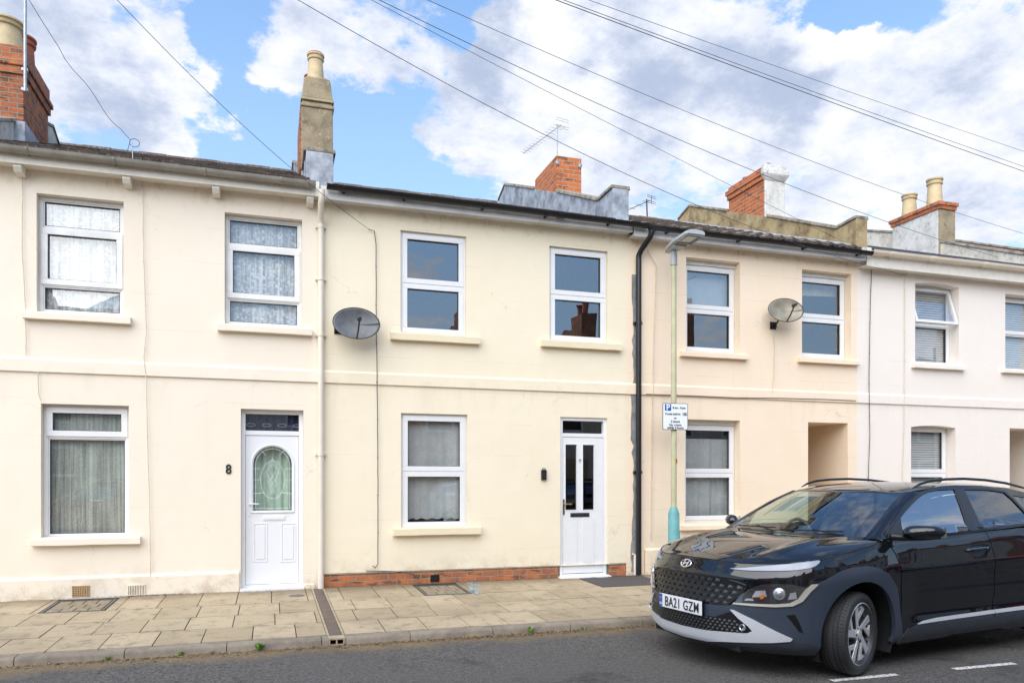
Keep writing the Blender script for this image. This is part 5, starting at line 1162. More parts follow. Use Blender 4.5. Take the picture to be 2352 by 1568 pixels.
# ================================================================== terrace across the street (seen in the glass and paint)
def opposite():
    cols = [((.72, .66, .56), 'cream'), ((.62, .60, .56), 'grey white'), ((.75, .70, .60), 'ivory'), ((.52, .22, .13), 'red brick'), ((.70, .62, .50), 'buff')]
    base = {}
    y0 = -13.6; g = 'houses across the street seen only in reflections'; nm = ['first', 'second', 'third', 'fourth', 'fifth', 'sixth', 'seventh', 'eighth', 'ninth']
    for k in range(9):
        x0 = -11.4 + k * 4.5; col, cn = cols[k % 5]; mt = base.setdefault(cn, simple('opposite_' + cn.replace(' ', '_'), col, .8))
        e = empty('terraced_house', (x0 + 2.25, y0, .11)); tag(e, '%s rendered house across the street, the %s counted along the reflections' % (cn, nm[k]) if cn != 'red brick' else 'red brick house across the street, the %s counted along the reflections' % nm[k], 'house', g)
        rx = lambda x: x - 2.25
        mb = MB(); mb.box(-2.25, 2.245, -6.5, 0, 0, 5.2); mb.build('wall', mt, e)
        mb = MB(); mb.extrude([(.25, 5.2), (-3.25, 6.95), (-6.75, 5.2)], lambda u, v, d: (d, u, v), -2.25, 2.245); mb.build('roof', M['tile9'], e)
        for wx, z0, z1, ww in ((-1.3, 3.1, 4.6, 1.0), (1.0, 3.1, 4.6, .9), (-1.2, .8, 2.4, 1.05)):
            mb = MB(); bars(mb, wx - ww / 2, wx + ww / 2, z0, z1, .08, .005, .05); mb.box(wx - ww / 2 + .08, wx + ww / 2 - .08, .005, .045, (z0 + z1) / 2 - .04, (z0 + z1) / 2 + .04); w_ = mb.build('window', M['upvc'], e)
            mb = MB(); mb.box(wx - ww / 2 + .08, wx + ww / 2 - .08, .004, .012, z0 + .08, z1 - .08); mb.build('pane', M['pane_dark'], w_)
        mb = MB(); mb.box(.7, 1.6, .004, .05, .02, 2.2); mb.build('door', M['door_brown'], e)
        mb = MB(); mb.box(1.95, 2.5, -2.4, -1.3, 6.0, 7.5 + (.5 if k in (5,) else 0)); c = mb.build('chimney', M['brick_dark'], e)
        h = 7.5 + (.5 if k in (5,) else 0); pot(c, 2.2, -1.55, h, .5, .13, .11, M['pot_red']); pot(c, 2.2, -2.1, h, .45, .13, .11, M['pot_red'])
        mb = MB(); mb.extrude([(.2, 5.2), (.2, 5.75), (-.4, 5.85), (-3.25, 7.25), (-6, 5.9), (-6, 5.2)], lambda u, v, d: (d, u, v), 2.05, 2.35); mb.build('parapet', M['brick_dark'], e)
        if k in (5,): mb = MB(); mb.tube([(2.2, -1.8, h), (2.2, -1.8, h + 1.5)], .02, 8); mb.tube([(1.9, -1.8, h + 1.2), (2.6, -1.8, h + 1.45)], .012, 6); mb.build('aerial_mast', M['black_plastic'], e)
M['pane_dark'] = simple('dark_pane', (.03, .035, .04), .08); M['brick_dark'] = brick('dark_brick', (.22, .09, .05), (.14, .07, .05), (.2, .18, .15))
# ================================================================== car
def carpaint(name, col, metal=.0):
    n = NT(name); c = n.mix(n.rng(n.noise(900, 1), .3, .7), col, tuple(x * .8 for x in col)); n.set(col=c, rough=.02, metal=metal, spec=.75)
    return n.m
M['paint'] = carpaint('black_car_paint', (.006, .007, .010)); M['paint_w'] = carpaint('white_car_paint', (.72, .74, .78)); M['paint_r'] = carpaint('red_car_paint', (.55, .03, .03)); M['paint_s'] = carpaint('silver_car_paint', (.40, .42, .44), .4)
M['clad'] = simple('blue_grey_plastic', (.036, .047, .070), .42, var=.06, sc=3, bump=.03, bsc=300); M['clad_dark'] = simple('dark_plastic', (.03, .034, .042), .5, bump=.04)
M['silver'] = simple('satin_silver', (.60, .615, .64), .42, .2, var=.03, bump=0); M['champ'] = simple('satin_champagne', (.58, .56, .48), .35, .4, var=.02, bump=0)
M['grille'] = simple('gloss_black_plastic', (.006, .006, .007), .34, bump=0); M['grille_e'] = simple('grille_edge', (.16, .165, .18), .3, bump=0)
M['tyre'] = simple('tyre_rubber', (.030, .030, .031), .68, var=.15, sc=20, bump=.12, bsc=120); M['rim_face'] = simple('machined_alloy', (.66, .66, .67), .36, .4, var=.04, bump=0); M['rim_dark'] = simple('dark_alloy', (.07, .072, .078), .4, .4)
M['disc'] = simple('brake_disc', (.16, .15, .14), .5, .8); M['lamp_glass'] = glass_mat('headlamp_glass', (.97, .97, .98), .05, 1.5); M['lamp_dark'] = simple('lamp_housing', (.045, .047, .05), .25, .3, bump=0); M['reflector'] = simple('lamp_reflector', (.75, .76, .78), .28, .8, bump=0); M['amber'] = simple('amber_lens', (.75, .22, .02), .2)
M['drl'] = simple('frosted_lens', (.33, .36, .41), .3, .1, var=.1, sc=12, bump=0); M['car_glass'] = glass_mat('windscreen_glass', (.82, .95, .86), .17); M['car_glass_s'] = glass_mat('door_glass_tint', (.75, .88, .82), .34); M['car_glass_d'] = glass_mat('privacy_glass', (.05, .06, .07), .15)
M['seat'] = simple('dark_seat', (.05, .05, .055), .7); M['dash'] = simple('dashboard', (.09, .085, .07), .6); M['plate'] = simple('number_plate', (.78, .79, .80), .4, var=.02, bump=0); M['under'] = simple('underbody', (.012, .012, .013), .9)
M['headlining'] = simple('headlining', (.30, .29, .26), .9)

def spl(xs, ys):
    xs = np.array(xs, float); ys = np.array(ys, float); h = np.diff(xs); d = np.diff(ys) / h; m = np.zeros(len(xs))
    m[0], m[-1] = d[0], d[-1]
    for i in range(1, len(xs) - 1): m[i] = 0 if d[i - 1] * d[i] <= 0 else 2 * d[i - 1] * d[i] / (d[i - 1] + d[i])
    def f(x):
        x = min(max(x, xs[0]), xs[-1]); i = min(max(int(np.searchsorted(xs, x) - 1), 0), len(xs) - 2); t = (x - xs[i]) / h[i]
        return float((2 * t**3 - 3 * t * t + 1) * ys[i] + (t**3 - 2 * t * t + t) * h[i] * m[i] + (-2 * t**3 + 3 * t * t) * ys[i + 1] + (t**3 - t * t) * h[i] * m[i + 1])
    return f
SX, SZ = 1.12, 1.033
def K(x, y, z): return Vector((x * SX, -y * SX, z * SZ))
PLAN = [(0, 0), (.008, .12), (.022, .25), (.048, .35), (.085, .45), (.135, .55), (.20, .65), (.275, .74), (.36, .82), (.46, .872), (.58, .898), (.75, .908), (.95, .910), (1.15, .905), (1.35, .890), (1.6, .882), (1.9, .882), (2.2, .886), (2.5, .890), (2.8, .895), (3.1, .902), (3.35, .908), (3.6, .908), (3.8, .895), (3.95, .86), (4.06, .79), (4.13, .66), (4.17, .45), (4.18, .22), (4.185, 0)]
_d = [0]
for (a, b), (c, d) in zip(PLAN, PLAN[1:]): _d.append(_d[-1] + math.hypot(c - a, d - b))
_px, _py = spl(_d, [p[0] for p in PLAN]), spl(_d, [p[1] for p in PLAN]); UT = _d[-1]
def plan(u):
    u = min(max(u, 0), UT); e = .004; x0, y0 = _px(max(0, u - e)), _py(max(0, u - e)); x1, y1 = _px(min(UT, u + e)), _py(min(UT, u + e)); tx, ty = x1 - x0, y1 - y0; l = math.hypot(tx, ty)
    if u < .02: tx, ty, l = 0, 1, 1
    return _px(u), _py(u), -ty / l, tx / l
_uu = np.linspace(0, UT, 1200); _ux = np.array([_px(u) for u in _uu]); _uy = np.array([_py(u) for u in _uu])
def U(x=None, y=None):
    "arc position of the front part from y, or of the flank from x"
    if y is not None: return float(np.interp(y, _uy[:300], _uu[:300])) if False else float(_uu[np.argmin(np.abs(_uy[:400] - y))])
    return float(np.interp(x, _ux, _uu))
ztop_x = spl([0, .10, .2, .4, .56, .78, 1.0, 1.2, 1.6, 2.0, 2.5, 3.0, 3.5, 3.9, 4.1, 4.185], [.902, .888, .892, .918, .945, .985, 1.025, 1.055, 1.068, 1.077, 1.105, 1.135, 1.14, 1.10, 1.05, 1.04])
ffr = spl([0, .085, .28, .45, .60, .74, .83, .93, 1.0], [-.075, -.015, .0, .0, -.012, -.022, -.02, -.055, -.085])
fsd = spl([0, .10, .28, .45, .60, .74, .85, .93, 1.0], [-.055, -.02, -.010, -.006, .0, .002, -.010, -.028, -.058])
gz = lambda a, b, s: math.exp(-((a - b) / s) ** 2)
def SF(u, z):
    x, y, nx, ny = plan(u); zt = ztop_x(x); f = (z - .2) / (zt - .2); wf = nx * nx if x < 2 else 0
    off = ffr(f) * wf + fsd(f) * (1 - wf)
    if 1.25 < x < 3.2 and wf < .3:   # door modelling: waist crease and hollow
        m = min(1, (x - 1.25) / .3) * min(1, (3.2 - x) / .25); off += m * (-.022 * gz(z, .46, .10) + .010 * gz(z, .80 + .03 * (x - 1.4), .05) - .010 * gz(z, .66, .07))
    off += (.018 * gz(x, .92, .34) + .018 * gz(x, 3.5, .34)) * gz(z, .80, .16) * (1 - wf)
    return (x + nx * off, y + ny * off, z)
def SN(u, z):
    e = .006; a, b = SF(max(u - e, 0), z), SF(u + e, z); c, d = SF(u, z - e), SF(u, z + e)
    t = Vector((b[0] - a[0], b[1] - a[1], b[2] - a[2])); s = Vector((d[0] - c[0], d[1] - c[1], d[2] - c[2]))
    if u < e: t = Vector((0, 1, 0))
    return s.cross(t).normalized() * -1 if s.cross(t).dot(Vector(plan(u)[2:] + (0,))) < 0 else s.cross(t).normalized()
def inpoly(x, y, P):
    c = False; j = len(P) - 1
    for i in range(len(P)):
        if (P[i][1] > y) != (P[j][1] > y) and x < (P[j][0] - P[i][0]) * (y - P[i][1]) / (P[j][1] - P[i][1]) + P[i][0]: c = not c
        j = i
    return c
def dense(poly, st):
    out = []
    for (a, b), (c, d) in zip(poly, poly[1:] + poly[:1]):
        n = max(1, int(math.hypot(c - a, d - b) / st))
        out += [(a + (c - a) * i / n, b + (d - b) * i / n) for i in range(n)]
    return out
def tri(poly, holes=(), st=.03):
    loops = [dense(poly, st)] + [dense(h, st) for h in holes]; V = []; E = []
    for lp in loops:
        n = len(V); V += lp; E += [(n + i, n + (i + 1) % len(lp)) for i in range(len(lp))]
    us = [p[0] for p in poly]; vs = [p[1] for p in poly]; a = min(us) + st * .5
    nb = len(V)
    while a < max(us):
        b = min(vs) + st * .5
        while b < max(vs):
            if inpoly(a, b, poly) and not any(inpoly(a, b, h) for h in holes):
                if min((a - q[0]) ** 2 + (b - q[1]) ** 2 for q in V[:nb]) > (st * .45) ** 2: V.append((a, b))
            b += st
        a += st
    r = delaunay_2d_cdt([Vector(v) for v in V], E, [], 0, 1e-6); vv = [(p.x, p.y) for p in r[0]]; ff = []
    for f in r[2]:
        cx = sum(vv[i][0] for i in f) / len(f); cy = sum(vv[i][1] for i in f) / len(f)
        if inpoly(cx, cy, poly) and not any(inpoly(cx, cy, h) for h in holes): ff.append(f)
    return vv, ff
def panel(name, mat, parent, poly, sf, off=.004, th=.01, holes=(), st=.03, mirror=True, sides=(1, -1), fn_n=None, each=False, offf=None):
    "conforming sheet: poly in surface coordinates, sf(a, b) -> (x, y, z) left side; sides mirrored by the sign of y"
    vv, ff = tri(poly, holes, st); P = []; Nn = []
    for a, b in vv:
        p = Vector(sf(a, b)); n = fn_n(a, b); o = off if offf is None else offf(a, b); P.append(p + n * o); Nn.append(n)
    res = []
    from collections import Counter
    ec = Counter()
    for f in ff:
        for i in range(len(f)): ec[tuple(sorted((f[i], f[(i + 1) % len(f)])))] += 1
    bd = [e for e, c in ec.items() if c == 1]
    def emit(mb, nrm, s):
        n0 = len(mb.v)
        for p, n in zip(P, Nn):
            mb.v.append(tuple(K(p.x, p.y * s, p.z))); q = Vector((n.x, -n.y * s, n.z * 1.05)).normalized(); nrm.append(q)
        for f in ff:
            a, b, c = [Vector(mb.v[n0 + i]) for i in f[:3]]; g = (b - a).cross(c - a); f2 = tuple(n0 + i for i in f)
            mb.f.append(f2 if g.dot(nrm[n0 + f[0]]) > 0 else f2[::-1])
        for i, j in bd:
            k = len(mb.v); pi, pj = P[i] - Nn[i] * th, P[j] - Nn[j] * th
            a, b = Vector(mb.v[n0 + i]), Vector(mb.v[n0 + j]); c, d = K(pj.x, pj.y * s, pj.z), K(pi.x, pi.y * s, pi.z)
            mb.v += [tuple(a), tuple(b), tuple(c), tuple(d)]; g = (b - a).cross(c - a).normalized() if (b - a).length > 1e-7 else Vector((0, 0, 1)); mb.f.append((k, k + 1, k + 2, k + 3)); nrm += [g] * 4
    groups = [(s,) for s in sides] if each else [tuple(sides)]
    for grp in groups:
        mb = MB(); nrm = []
        for s in grp: emit(mb, nrm, s)
        me = bpy.data.meshes.new(name); me.from_pydata(mb.v, [], mb.f); me.update(); me.polygons.foreach_set('use_smooth', [True] * len(me.polygons)); me.normals_split_custom_set_from_vertices([tuple(q) for q in nrm]); me.materials.append(mat)
        o = bpy.data.objects.new(name, me); COL.objects.link(o); o.parent = parent; res.append(o)
    return res[0] if len(res) == 1 else res
def sp(name, mat, parent, poly, **k): return panel(name, mat, parent, poly, SF, fn_n=SN, **k)
def pts(*L):
    "polygon points: ('y', y, z) on the nose, ('x', x, z) on the flank"
    return [(U(y=b) if a == 'y' else U(x=b), c) for a, b, c in L]
def smooth_poly(P, n=4, closed=True):
    out = []; m = len(P)
    for i in range(m):
        p0, p1, p2, p3 = P[i - 1], P[i], P[(i + 1) % m], P[(i + 2) % m]
        for k in range(n):
            t = k / n; out.append(tuple(.5 * (2 * p1[j] + (p2[j] - p0[j]) * t + (2 * p0[j] - 5 * p1[j] + 4 * p2[j] - p3[j]) * t * t + (3 * p1[j] - p0[j] - 3 * p2[j] + p3[j]) * t ** 3) for j in (0, 1)))
    return out
WX, WZ = .905, .33
def arc(xc, r, a0, a1, n=22, rz=None): return [(U(x=xc + r * math.cos(R(a0 + (a1 - a0) * i / n))), WZ + (rz or r * 1.085) * math.sin(R(a0 + (a1 - a0) * i / n))) for i in range(n + 1)]

def make_wheel(name, root, loc, steer, side, full=True):
    RR = .343; e = empty(name, loc); e.parent = root; e.rotation_euler = (0, 0, steer); s = side   # side -1: outer face towards local -Y
    w = .118
    mb = MB(); pr = []
    prof = [(.246, -w * .82), (.270, -w * .97), (.298, -w * 1.0), (.322, -w * .93), (.336, -w * .78)]
    gr = [-.062, -.024, .024, .062]; ys = np.linspace(-w * .76, w * .76, 30); body = []
    for y in ys:
        body.append((RR - .016 if False else RR - .004 * (abs(y) / w) ** 2, y))
    out = prof[:]
    last = -w * .74
    for g in gr:
        out += [(RR - .002, g - .007), (RR - .010, g - .0045), (RR - .010, g + .0045), (RR - .002, g + .007)]
    out += [(r, -y) for r, y in prof[::-1]]
    mb.lathe(out, seg=72, axis='y', cap=False)
    # sipes: fine transverse cuts as raised ribs across the tread
    t = mb.build('tyre', M['tyre'], e, smooth=True, angle=32)
    mb = MB()
    for k in range(72):
        a = 2 * math.pi * k / 72
        for (ya, yb, sk) in ((-.105, -.070, .02), (-.054, -.032, .03), (.032, .054, -.03), (.070, .105, -.02)):
            p = []
            for (y, da) in ((ya, 0), (yb, sk)):
                rr = RR + .0012 - (.010 * max(0, (abs(y) - .088) / .03)); 
                for d2 in (-.006, .006): p.append((math.sin(a + da + d2) * rr, y, math.cos(a + da + d2) * rr))
            mb.quad(p[0], p[1], p[3], p[2])
    mb.build('tread_sipe', M['under'], t, fix=False)
    mb = MB(); mb.lathe([(.205, .09), (.222, .085), (.222, -.07), (.236, -.095), (.240, -.104), (.232, -.108), (.226, -.100), (.214, -.085), (.205, -.05), (.205, .09)] if s < 0 else [(r, -y) for r, y in [(.205, .09), (.222, .085), (.222, -.07), (.236, -.095), (.240, -.104), (.232, -.108), (.226, -.100), (.214, -.085), (.205, -.05), (.205, .09)]], seg=56, axis='y', cap=False)
    rim = mb.build('rim', M['rim_dark'], e, smooth=True, angle=40); rim.scale = (1.065, 1, 1.065)
    lip = MB(); lip.lathe([(.233, s * .108), (.240, s * .105), (.242, s * .098)], seg=56, axis='y', cap=False); lip.build('rim_lip', M['rim_face'], rim, smooth=True)
    y0 = s * .070
    def blade(mbx, P, ya, yb):
        mbx.extrude(P, lambda u, v, d: (u, d, v), ya, yb)
    fc = MB(); dk = MB()
    for k in range(5):
        a = R(72 * k + 12); c, q = math.cos(a), math.sin(a); rot = lambda u, v: (u * c - v * q, u * q + v * c)
        def F_(P, m, ya, yb): blade(m, [rot(*p) for p in P], ya, yb)
        # long blade
        F_([(-.030, .035), (.006, .045), (.046, .226), (-.016, .232)], fc, y0, y0 + s * .018)
        # branch leaving the blade and joining the next one
        F_([(.010, .085), (.026, .130), (.122, .178), (.150, .146)], fc, y0 - s * .002, y0 + s * .014)
        F_([(.086, .148), (.122, .168), (.108, .208), (.062, .224)], fc, y0 - s * .002, y0 + s * .015)
        F_([(-.034, .03), (-.026, .035), (-.012, .232), (-.034, .226)], dk, y0 - s * .01, y0 + s * .012)
        F_([(.004, .045), (.012, .05), (.050, .222), (.034, .228)], dk, y0 - s * .01, y0 + s * .012)
        F_([(-.05, .15), (-.02, .165), (-.058, .222), (-.075, .215)], dk, y0 - s * .008, y0 + s * .008)
    dk.build('spoke_side', M['rim_dark'], rim); sp_ = fc.build('spokes', M['rim_face'], rim, bevel=.0025)
    hb = MB(); hb.lathe([(.058, y0 - s * .01), (.056, y0 + s * .016), (.046, y0 + s * .020), (.034, y0 + s * .018), (.032, y0 + s * .028), (.001, y0 + s * .030)], seg=28, axis='y', cap=False); hb.build('hub_cap', M['rim_face'], rim, smooth=True, angle=30)
    nb = MB()
    for k in range(5):
        a = R(72 * k + 48); nb.lathe([(.010, y0 + s * .0), (.010, y0 + s * .020), (.001, y0 + s * .022)], (.044 * math.sin(a), 0, .044 * math.cos(a)), 10, 'y', cap=False)
    nb.build('wheel_nut', M['rim_dark'], rim, smooth=True)
    db = MB(); db.lathe([(.001, s * .015), (.165, s * .015), (.165, s * .035), (.001, s * .035)][::1], seg=40, axis='y', cap=False); db.build('brake_disc', M['disc'], e, smooth=True, angle=30)
    cb = MB(); cb.box(.06, .15, min(s * .0, s * .055), max(s * .0, s * .055), -.06, .12); cb.build('brake_caliper', M['rim_dark'], e, bevel=.01)
    return e

_a0, _a1 = R(7.36), R(8.4); _w = (.9 * SX, -.9 * SX); _co = (3.453 + _w[0] * (math.cos(_a0) - math.cos(_a1)) - _w[1] * (math.sin(_a0) - math.sin(_a1)), -4.63 + _w[0] * (math.sin(_a0) - math.sin(_a1)) + _w[1] * (math.cos(_a0) - math.cos(_a1)))
def make_car():
    car = empty('parked_car', (_co[0], _co[1], 0), R(8.4)); tag(car, 'black compact crossover with blue grey wheel arches and a silver chin parked by the kerb', 'car')
    # --- shell
    us = list(np.linspace(0, U(x=.5), 34)) + list(np.linspace(U(x=.5), U(x=3.9), 130))[1:] + list(np.linspace(U(x=3.9), UT, 24))[1:]
    fr = list(np.linspace(0, 1, 44)); V = []; Nn = []; mb = MB(); nrm = []
    def addv(p, n): mb.v.append(tuple(K(*p))); nrm.append(Vector((n.x, -n.y, n.z)).normalized()); return len(mb.v) - 1
    for s in (1, -1):
        G_ = []
        for u in us:
            x = plan(u)[0]; zt = ztop_x(x); col = []
            for f in fr:
                z = .2 + f * (zt - .2); p = SF(u, z); n = SN(u, z); col.append(addv((p[0], p[1] * s, p[2]), Vector((n.x, n.y * s, n.z))))
            G_.append(col)
        for i in range(len(us) - 1):
            for j in range(len(fr) - 1):
                q = (G_[i][j], G_[i + 1][j], G_[i + 1][j + 1], G_[i][j + 1]); c = sum((Vector(mb.v[k]) for k in q), Vector()) / 4
                xl, zl = c.x / SX, c.z / SZ; cut = False
                for xc in (WX, 3.50):
                    if ((xl - xc) ** 2 + ((zl - WZ) / 1.085) ** 2) < .402 ** 2 and abs(c.y) > .4: cut = True
                if not cut: mb.f.append(q if s > 0 else q[::-1])
    # --- bonnet and front deck
    uc = U(x=.36); xw = 1.30; NA, NK = 36, 40
    zc = spl([-.1, .0, .08, .2, .37, .6, .8, 1.0, 1.15, 1.4], [.895, .900, .908, .935, .972, 1.022, 1.050, 1.066, 1.072, 1.075])
    def deck(a, k):
        s = 1 if a >= 0 else -1; b = abs(a); u0 = b * uc; F0 = SF(u0, ztop_x(plan(u0)[0])); FC = SF(uc, ztop_x(plan(uc)[0])); us_ = uc + (U(x=xw) - uc) * k; S = SF(us_, ztop_x(plan(us_)[0])); SE = SF(U(x=xw), ztop_x(xw)); cow = lambda q: 1.16 + (SE[0] - 1.16) * q * q
        x = F0[0] * (1 - k) + cow(b) * k; x += (S[0] - (FC[0] * (1 - k) + cow(1) * k)) * b * b
        y = F0[1] / FC[1] * S[1]
        t = max(0, (b - .50) / .50); g = t ** 2.0
        z = zc(x) * (1 - g) + (S[2]) * g
        z += .012 * gz(b, .60 + .06 * k, .07) * min(1, k * 4) - .008 * gz(b, .44 + .06 * k, .08) * min(1, k * 4) * (1 - k)
        z0 = zc(F0[0]) * (1 - g) + FC[2] * g
        z += (F0[2] - z0) * (1 - k) ** 5
        return (x, y * s, z)
    def deckn(a, k):
        e = .01; p = Vector(deck(min(1, a + e), k)) - Vector(deck(max(-1, a - e), k)); q = Vector(deck(a, min(1, k + e))) - Vector(deck(a, max(0, k - e))); n = q.cross(p); n = n if n.z > 0 else -n; return n.normalized()
    G_ = [[addv(deck(a, k), deckn(a, k)) for k in np.linspace(0, 1, NK)] for a in np.linspace(-1, 1, 2 * NA + 1)]
    for i in range(2 * NA):
        for j in range(NK - 1): mb.f.append((G_[i][j], G_[i + 1][j], G_[i + 1][j + 1], G_[i][j + 1]))
    # --- greenhouse surfaces
    def ys(z): t = max(0, (z - 1.05) / .42); return .838 - .2 * t ** 1.15
    def GS(x, z):
        y = ys(z); zt = ztop_x(x)
        if z < zt + .03: y = max(y, .838) + 0
        yy = SF(U(x=x), zt)[1]; b = max(0, 1 - (z - zt) / .12); y = y + (yy - ys(zt)) * b * b
        if x > 3.2: y -= .16 * ((x - 3.2) / .8) ** 2
        return (x, y, z)
    def GN(x, z):
        e = .01; a = Vector(GS(x + e, z)) - Vector(GS(x - e, z)); c = Vector(GS(x, z + e)) - Vector(GS(x, z - e)); n = c.cross(a); return (n if n.y > 0 else -n).normalized()
    edge = [(1.20, 1.056), (1.378, 1.178), (1.624, 1.331), (1.845, 1.425), (2.043, 1.479), (2.22, 1.496), (2.387, 1.503), (2.729, 1.498), (3.002, 1.476), (3.25, 1.440), (3.55, 1.385), (3.80, 1.325)]
    rear = [(3.92, 1.20), (3.98, 1.10)]
    bel = [(x, ztop_x(x) - .004) for x in (3.8, 3.5, 3.2, 2.9, 2.6, 2.3, 2.0, 1.7, 1.5, 1.35)]
    g1 = [(1.462, 1.094), (1.486, 1.169), (1.512, 1.228), (1.60, 1.276), (1.717, 1.335), (1.82, 1.382), (1.935, 1.424), (2.03, 1.446), (2.125, 1.458), (2.345, 1.464), (2.300, 1.286), (2.256, 1.105), (2.003, 1.094)]
    g2 = [(2.440, 1.122), (2.455, 1.30), (2.470, 1.462), (2.793, 1.454), (3.000, 1.430), (3.06, 1.36), (3.12, 1.25), (3.15, 1.165)]
    g3 = [(3.20, 1.185), (3.12, 1.34), (3.10, 1.405), (3.30, 1.375), (3.52, 1.30), (3.50, 1.24)]
    def sc(P, k):
        cx = sum(p[0] for p in P) / len(P); cz = sum(p[1] for p in P) / len(P); out = []
        for x, z in P:
            d = math.hypot(x - cx, z - cz); out.append((x + (x - cx) / d * k, z + (z - cz) / d * k))
        return out
    outer = edge + rear + bel
    for nm in (0,):
        P_ = MB()
    vv, ff = tri(outer, [g1, g2, g3], .04)
    for s in (1, -1):
        ids = [addv((GS(a, b)[0], GS(a, b)[1] * s, b), Vector((GN(a, b).x, GN(a, b).y * s, GN(a, b).z))) for a, b in vv]
        for f in ff:
            a, b, c = [Vector(mb.v[ids[i]]) for i in f[:3]]; g = (b - a).cross(c - a); f2 = tuple(ids[i] for i in f); mb.f.append(f2 if g.dot(nrm[f2[0]]) > 0 else f2[::-1])
    # pillars: strip from the frame edge to the screen edge
    ws = [(1.13, .735, 1.062), (1.30, .705, 1.155), (1.50, .655, 1.275), (1.66, .61, 1.362), (1.80, .565, 1.430), (1.90, .545, 1.462)]
    # windscreen and roof as one lengthwise spline family
    side = [Vector(GS(a, b)) for a, b in edge]
    roofz = spl([1.70, 1.9, 2.1, 2.4, 2.8, 3.2, 3.5, 3.8, 3.95], [1.452, 1.487, 1.512, 1.532, 1.532, 1.512, 1.480, 1.425, 1.385])
    def edg(x): return float(np.interp(x, [p.x for p in side], [p.y for p in side])), float(np.interp(x, [p.x for p in side], [p.z for p in side]))
    NB = 18; rows = []
    for x in np.linspace(0, 1, 36):
        row = []
        for a in np.linspace(-1, 1, 2 * NB + 1):
            xe = 1.86 + (3.80 - 1.86) * x; xm = 1.745 + (3.90 - 1.745) * x; b = abs(a); xx = xm + (xe - xm) * b ** 2.4; ey, ez = edg(xe); y = ey * a; zm = roofz(xx); zz = zm - (zm - ez) * (b ** 3.2)
            row.append((xx, y, zz))
        rows.append(row)
    def gridn(rows):
        out = []
        for i, r in enumerate(rows):
            o = []
            for j, p in enumerate(r):
                a = Vector(rows[min(i + 1, len(rows) - 1)][j]) - Vector(rows[max(i - 1, 0)][j]); b = Vector(r[min(j + 1, len(r) - 1)]) - Vector(r[max(j - 1, 0)]); n = a.cross(b); o.append((n if n.z > 0 else -n).normalized())
            out.append(o)
        return out
    nn = gridn(rows); ids = [[addv(p, n) for p, n in zip(r, m)] for r, m in zip(rows, nn)]
    for i in range(len(rows) - 1):
        for j in range(2 * NB): mb.f.append((ids[i][j], ids[i + 1][j], ids[i + 1][j + 1], ids[i][j + 1]))
    # A pillars
    fe = lambda t: (lambda x: Vector(GS(x, float(np.interp(x, [p[0] for p in edge], [p[1] for p in edge])))))(1.20 + (1.86 - 1.20) * t)
    ex = spl([0, .25, .5, .75, 1.0], [1.13, 1.30, 1.48, 1.64, 1.80]); eyy = spl([0, .25, .5, .75, 1.0], [.735, .695, .65, .605, .565]); ez_ = spl([0, .25, .5, .75, 1.0], [1.060, 1.165, 1.272, 1.362, 1.438])
    we = lambda t: Vector((ex(t), eyy(t), ez_(t)))
    TN = 18
    for s in (1, -1):
        g = []
        for i in range(TN + 1):
            t = i / TN; a, b = fe(t), we(t); o = []
            for k in range(6):
                q = k / 5; p = a.lerp(b, q); bulge = Vector((-.3, .45, .8)).normalized() * .014 * math.sin(math.pi * q); o.append(p + bulge)
            g.append(o)
        nn = gridn(g); ids = [[addv((p.x, p.y * s, p.z), Vector((n.x - .1, (n.y) * s, n.z))) for p, n in zip(r, m)] for r, m in zip(g, nn)]
        for i in range(TN):
            for j in range(5):
                q = (ids[i][j], ids[i + 1][j], ids[i + 1][j + 1], ids[i][j + 1]); A, B, C_ = [Vector(mb.v[w]) for w in q[:3]]; mb.f.append(q if (B - A).cross(C_ - A).dot(nrm[q[0]]) > 0 else q[::-1])
    # front corner of the roof between the pillar head and the roof sheet is closed by the screen header
    hd = []
    for a in np.linspace(-1, 1, 25):
        b = abs(a); s = 1 if a >= 0 else -1; p1 = Vector(rows[0][int(round((a + 1) * NB))]); w1 = we(1.0); p0 = Vector((1.68 + (w1.x - 1.68) * b ** 2.4, w1.y * a, 1.437 + (w1.z - 1.437) * b ** 3)); hd.append((p0, p1))
    i0 = [(addv(tuple(p), Vector((-.35, 0, 1))), addv(tuple(q), Vector((-.25, 0, 1)))) for p, q in hd]
    for (a, b), (c, d) in zip(i0, i0[1:]): mb.f.append((a, b, d, c))
    # tailgate
    tg = []
    for a in np.linspace(-1, 1, 13):
        ey, ez = edg(3.80); b = abs(a); col = []
        for t in np.linspace(0, 1, 7): col.append((3.90 - .10 * b ** 2.4 + .24 * t, (ey * (1 - t) + .74 * t) * a, (roofz(3.9) * (1 - b ** 3.2) + ez * b ** 3.2) * (1 - t) + 1.04 * t))
        tg.append(col)
    nn = gridn(tg); ids = [[addv(p, n) for p, n in zip(r, m)] for r, m in zip(tg, nn)]
    for i in range(12):
        for j in range(6): mb.f.append((ids[i][j], ids[i + 1][j], ids[i + 1][j + 1], ids[i][j + 1]))
    for fi, f in enumerate(mb.f):
        p = [Vector(mb.v[i]) for i in f]; g = (p[1] - p[0]).cross(p[2] - p[0]) if len(p) == 3 else (p[2] - p[0]).cross(p[3] - p[1])
        if g.dot(sum((nrm[i] for i in f), Vector())) < 0: mb.f[fi] = tuple(f[::-1])
    me = bpy.data.meshes.new('body'); me.from_pydata(mb.v, [], mb.f); me.update(); me.polygons.foreach_set('use_smooth', [True] * len(me.polygons)); me.normals_split_custom_set_from_vertices([tuple(n) for n in nrm]); me.materials.append(M['paint'])
    body = bpy.data.objects.new('body', me); COL.objects.link(body); body.parent = car
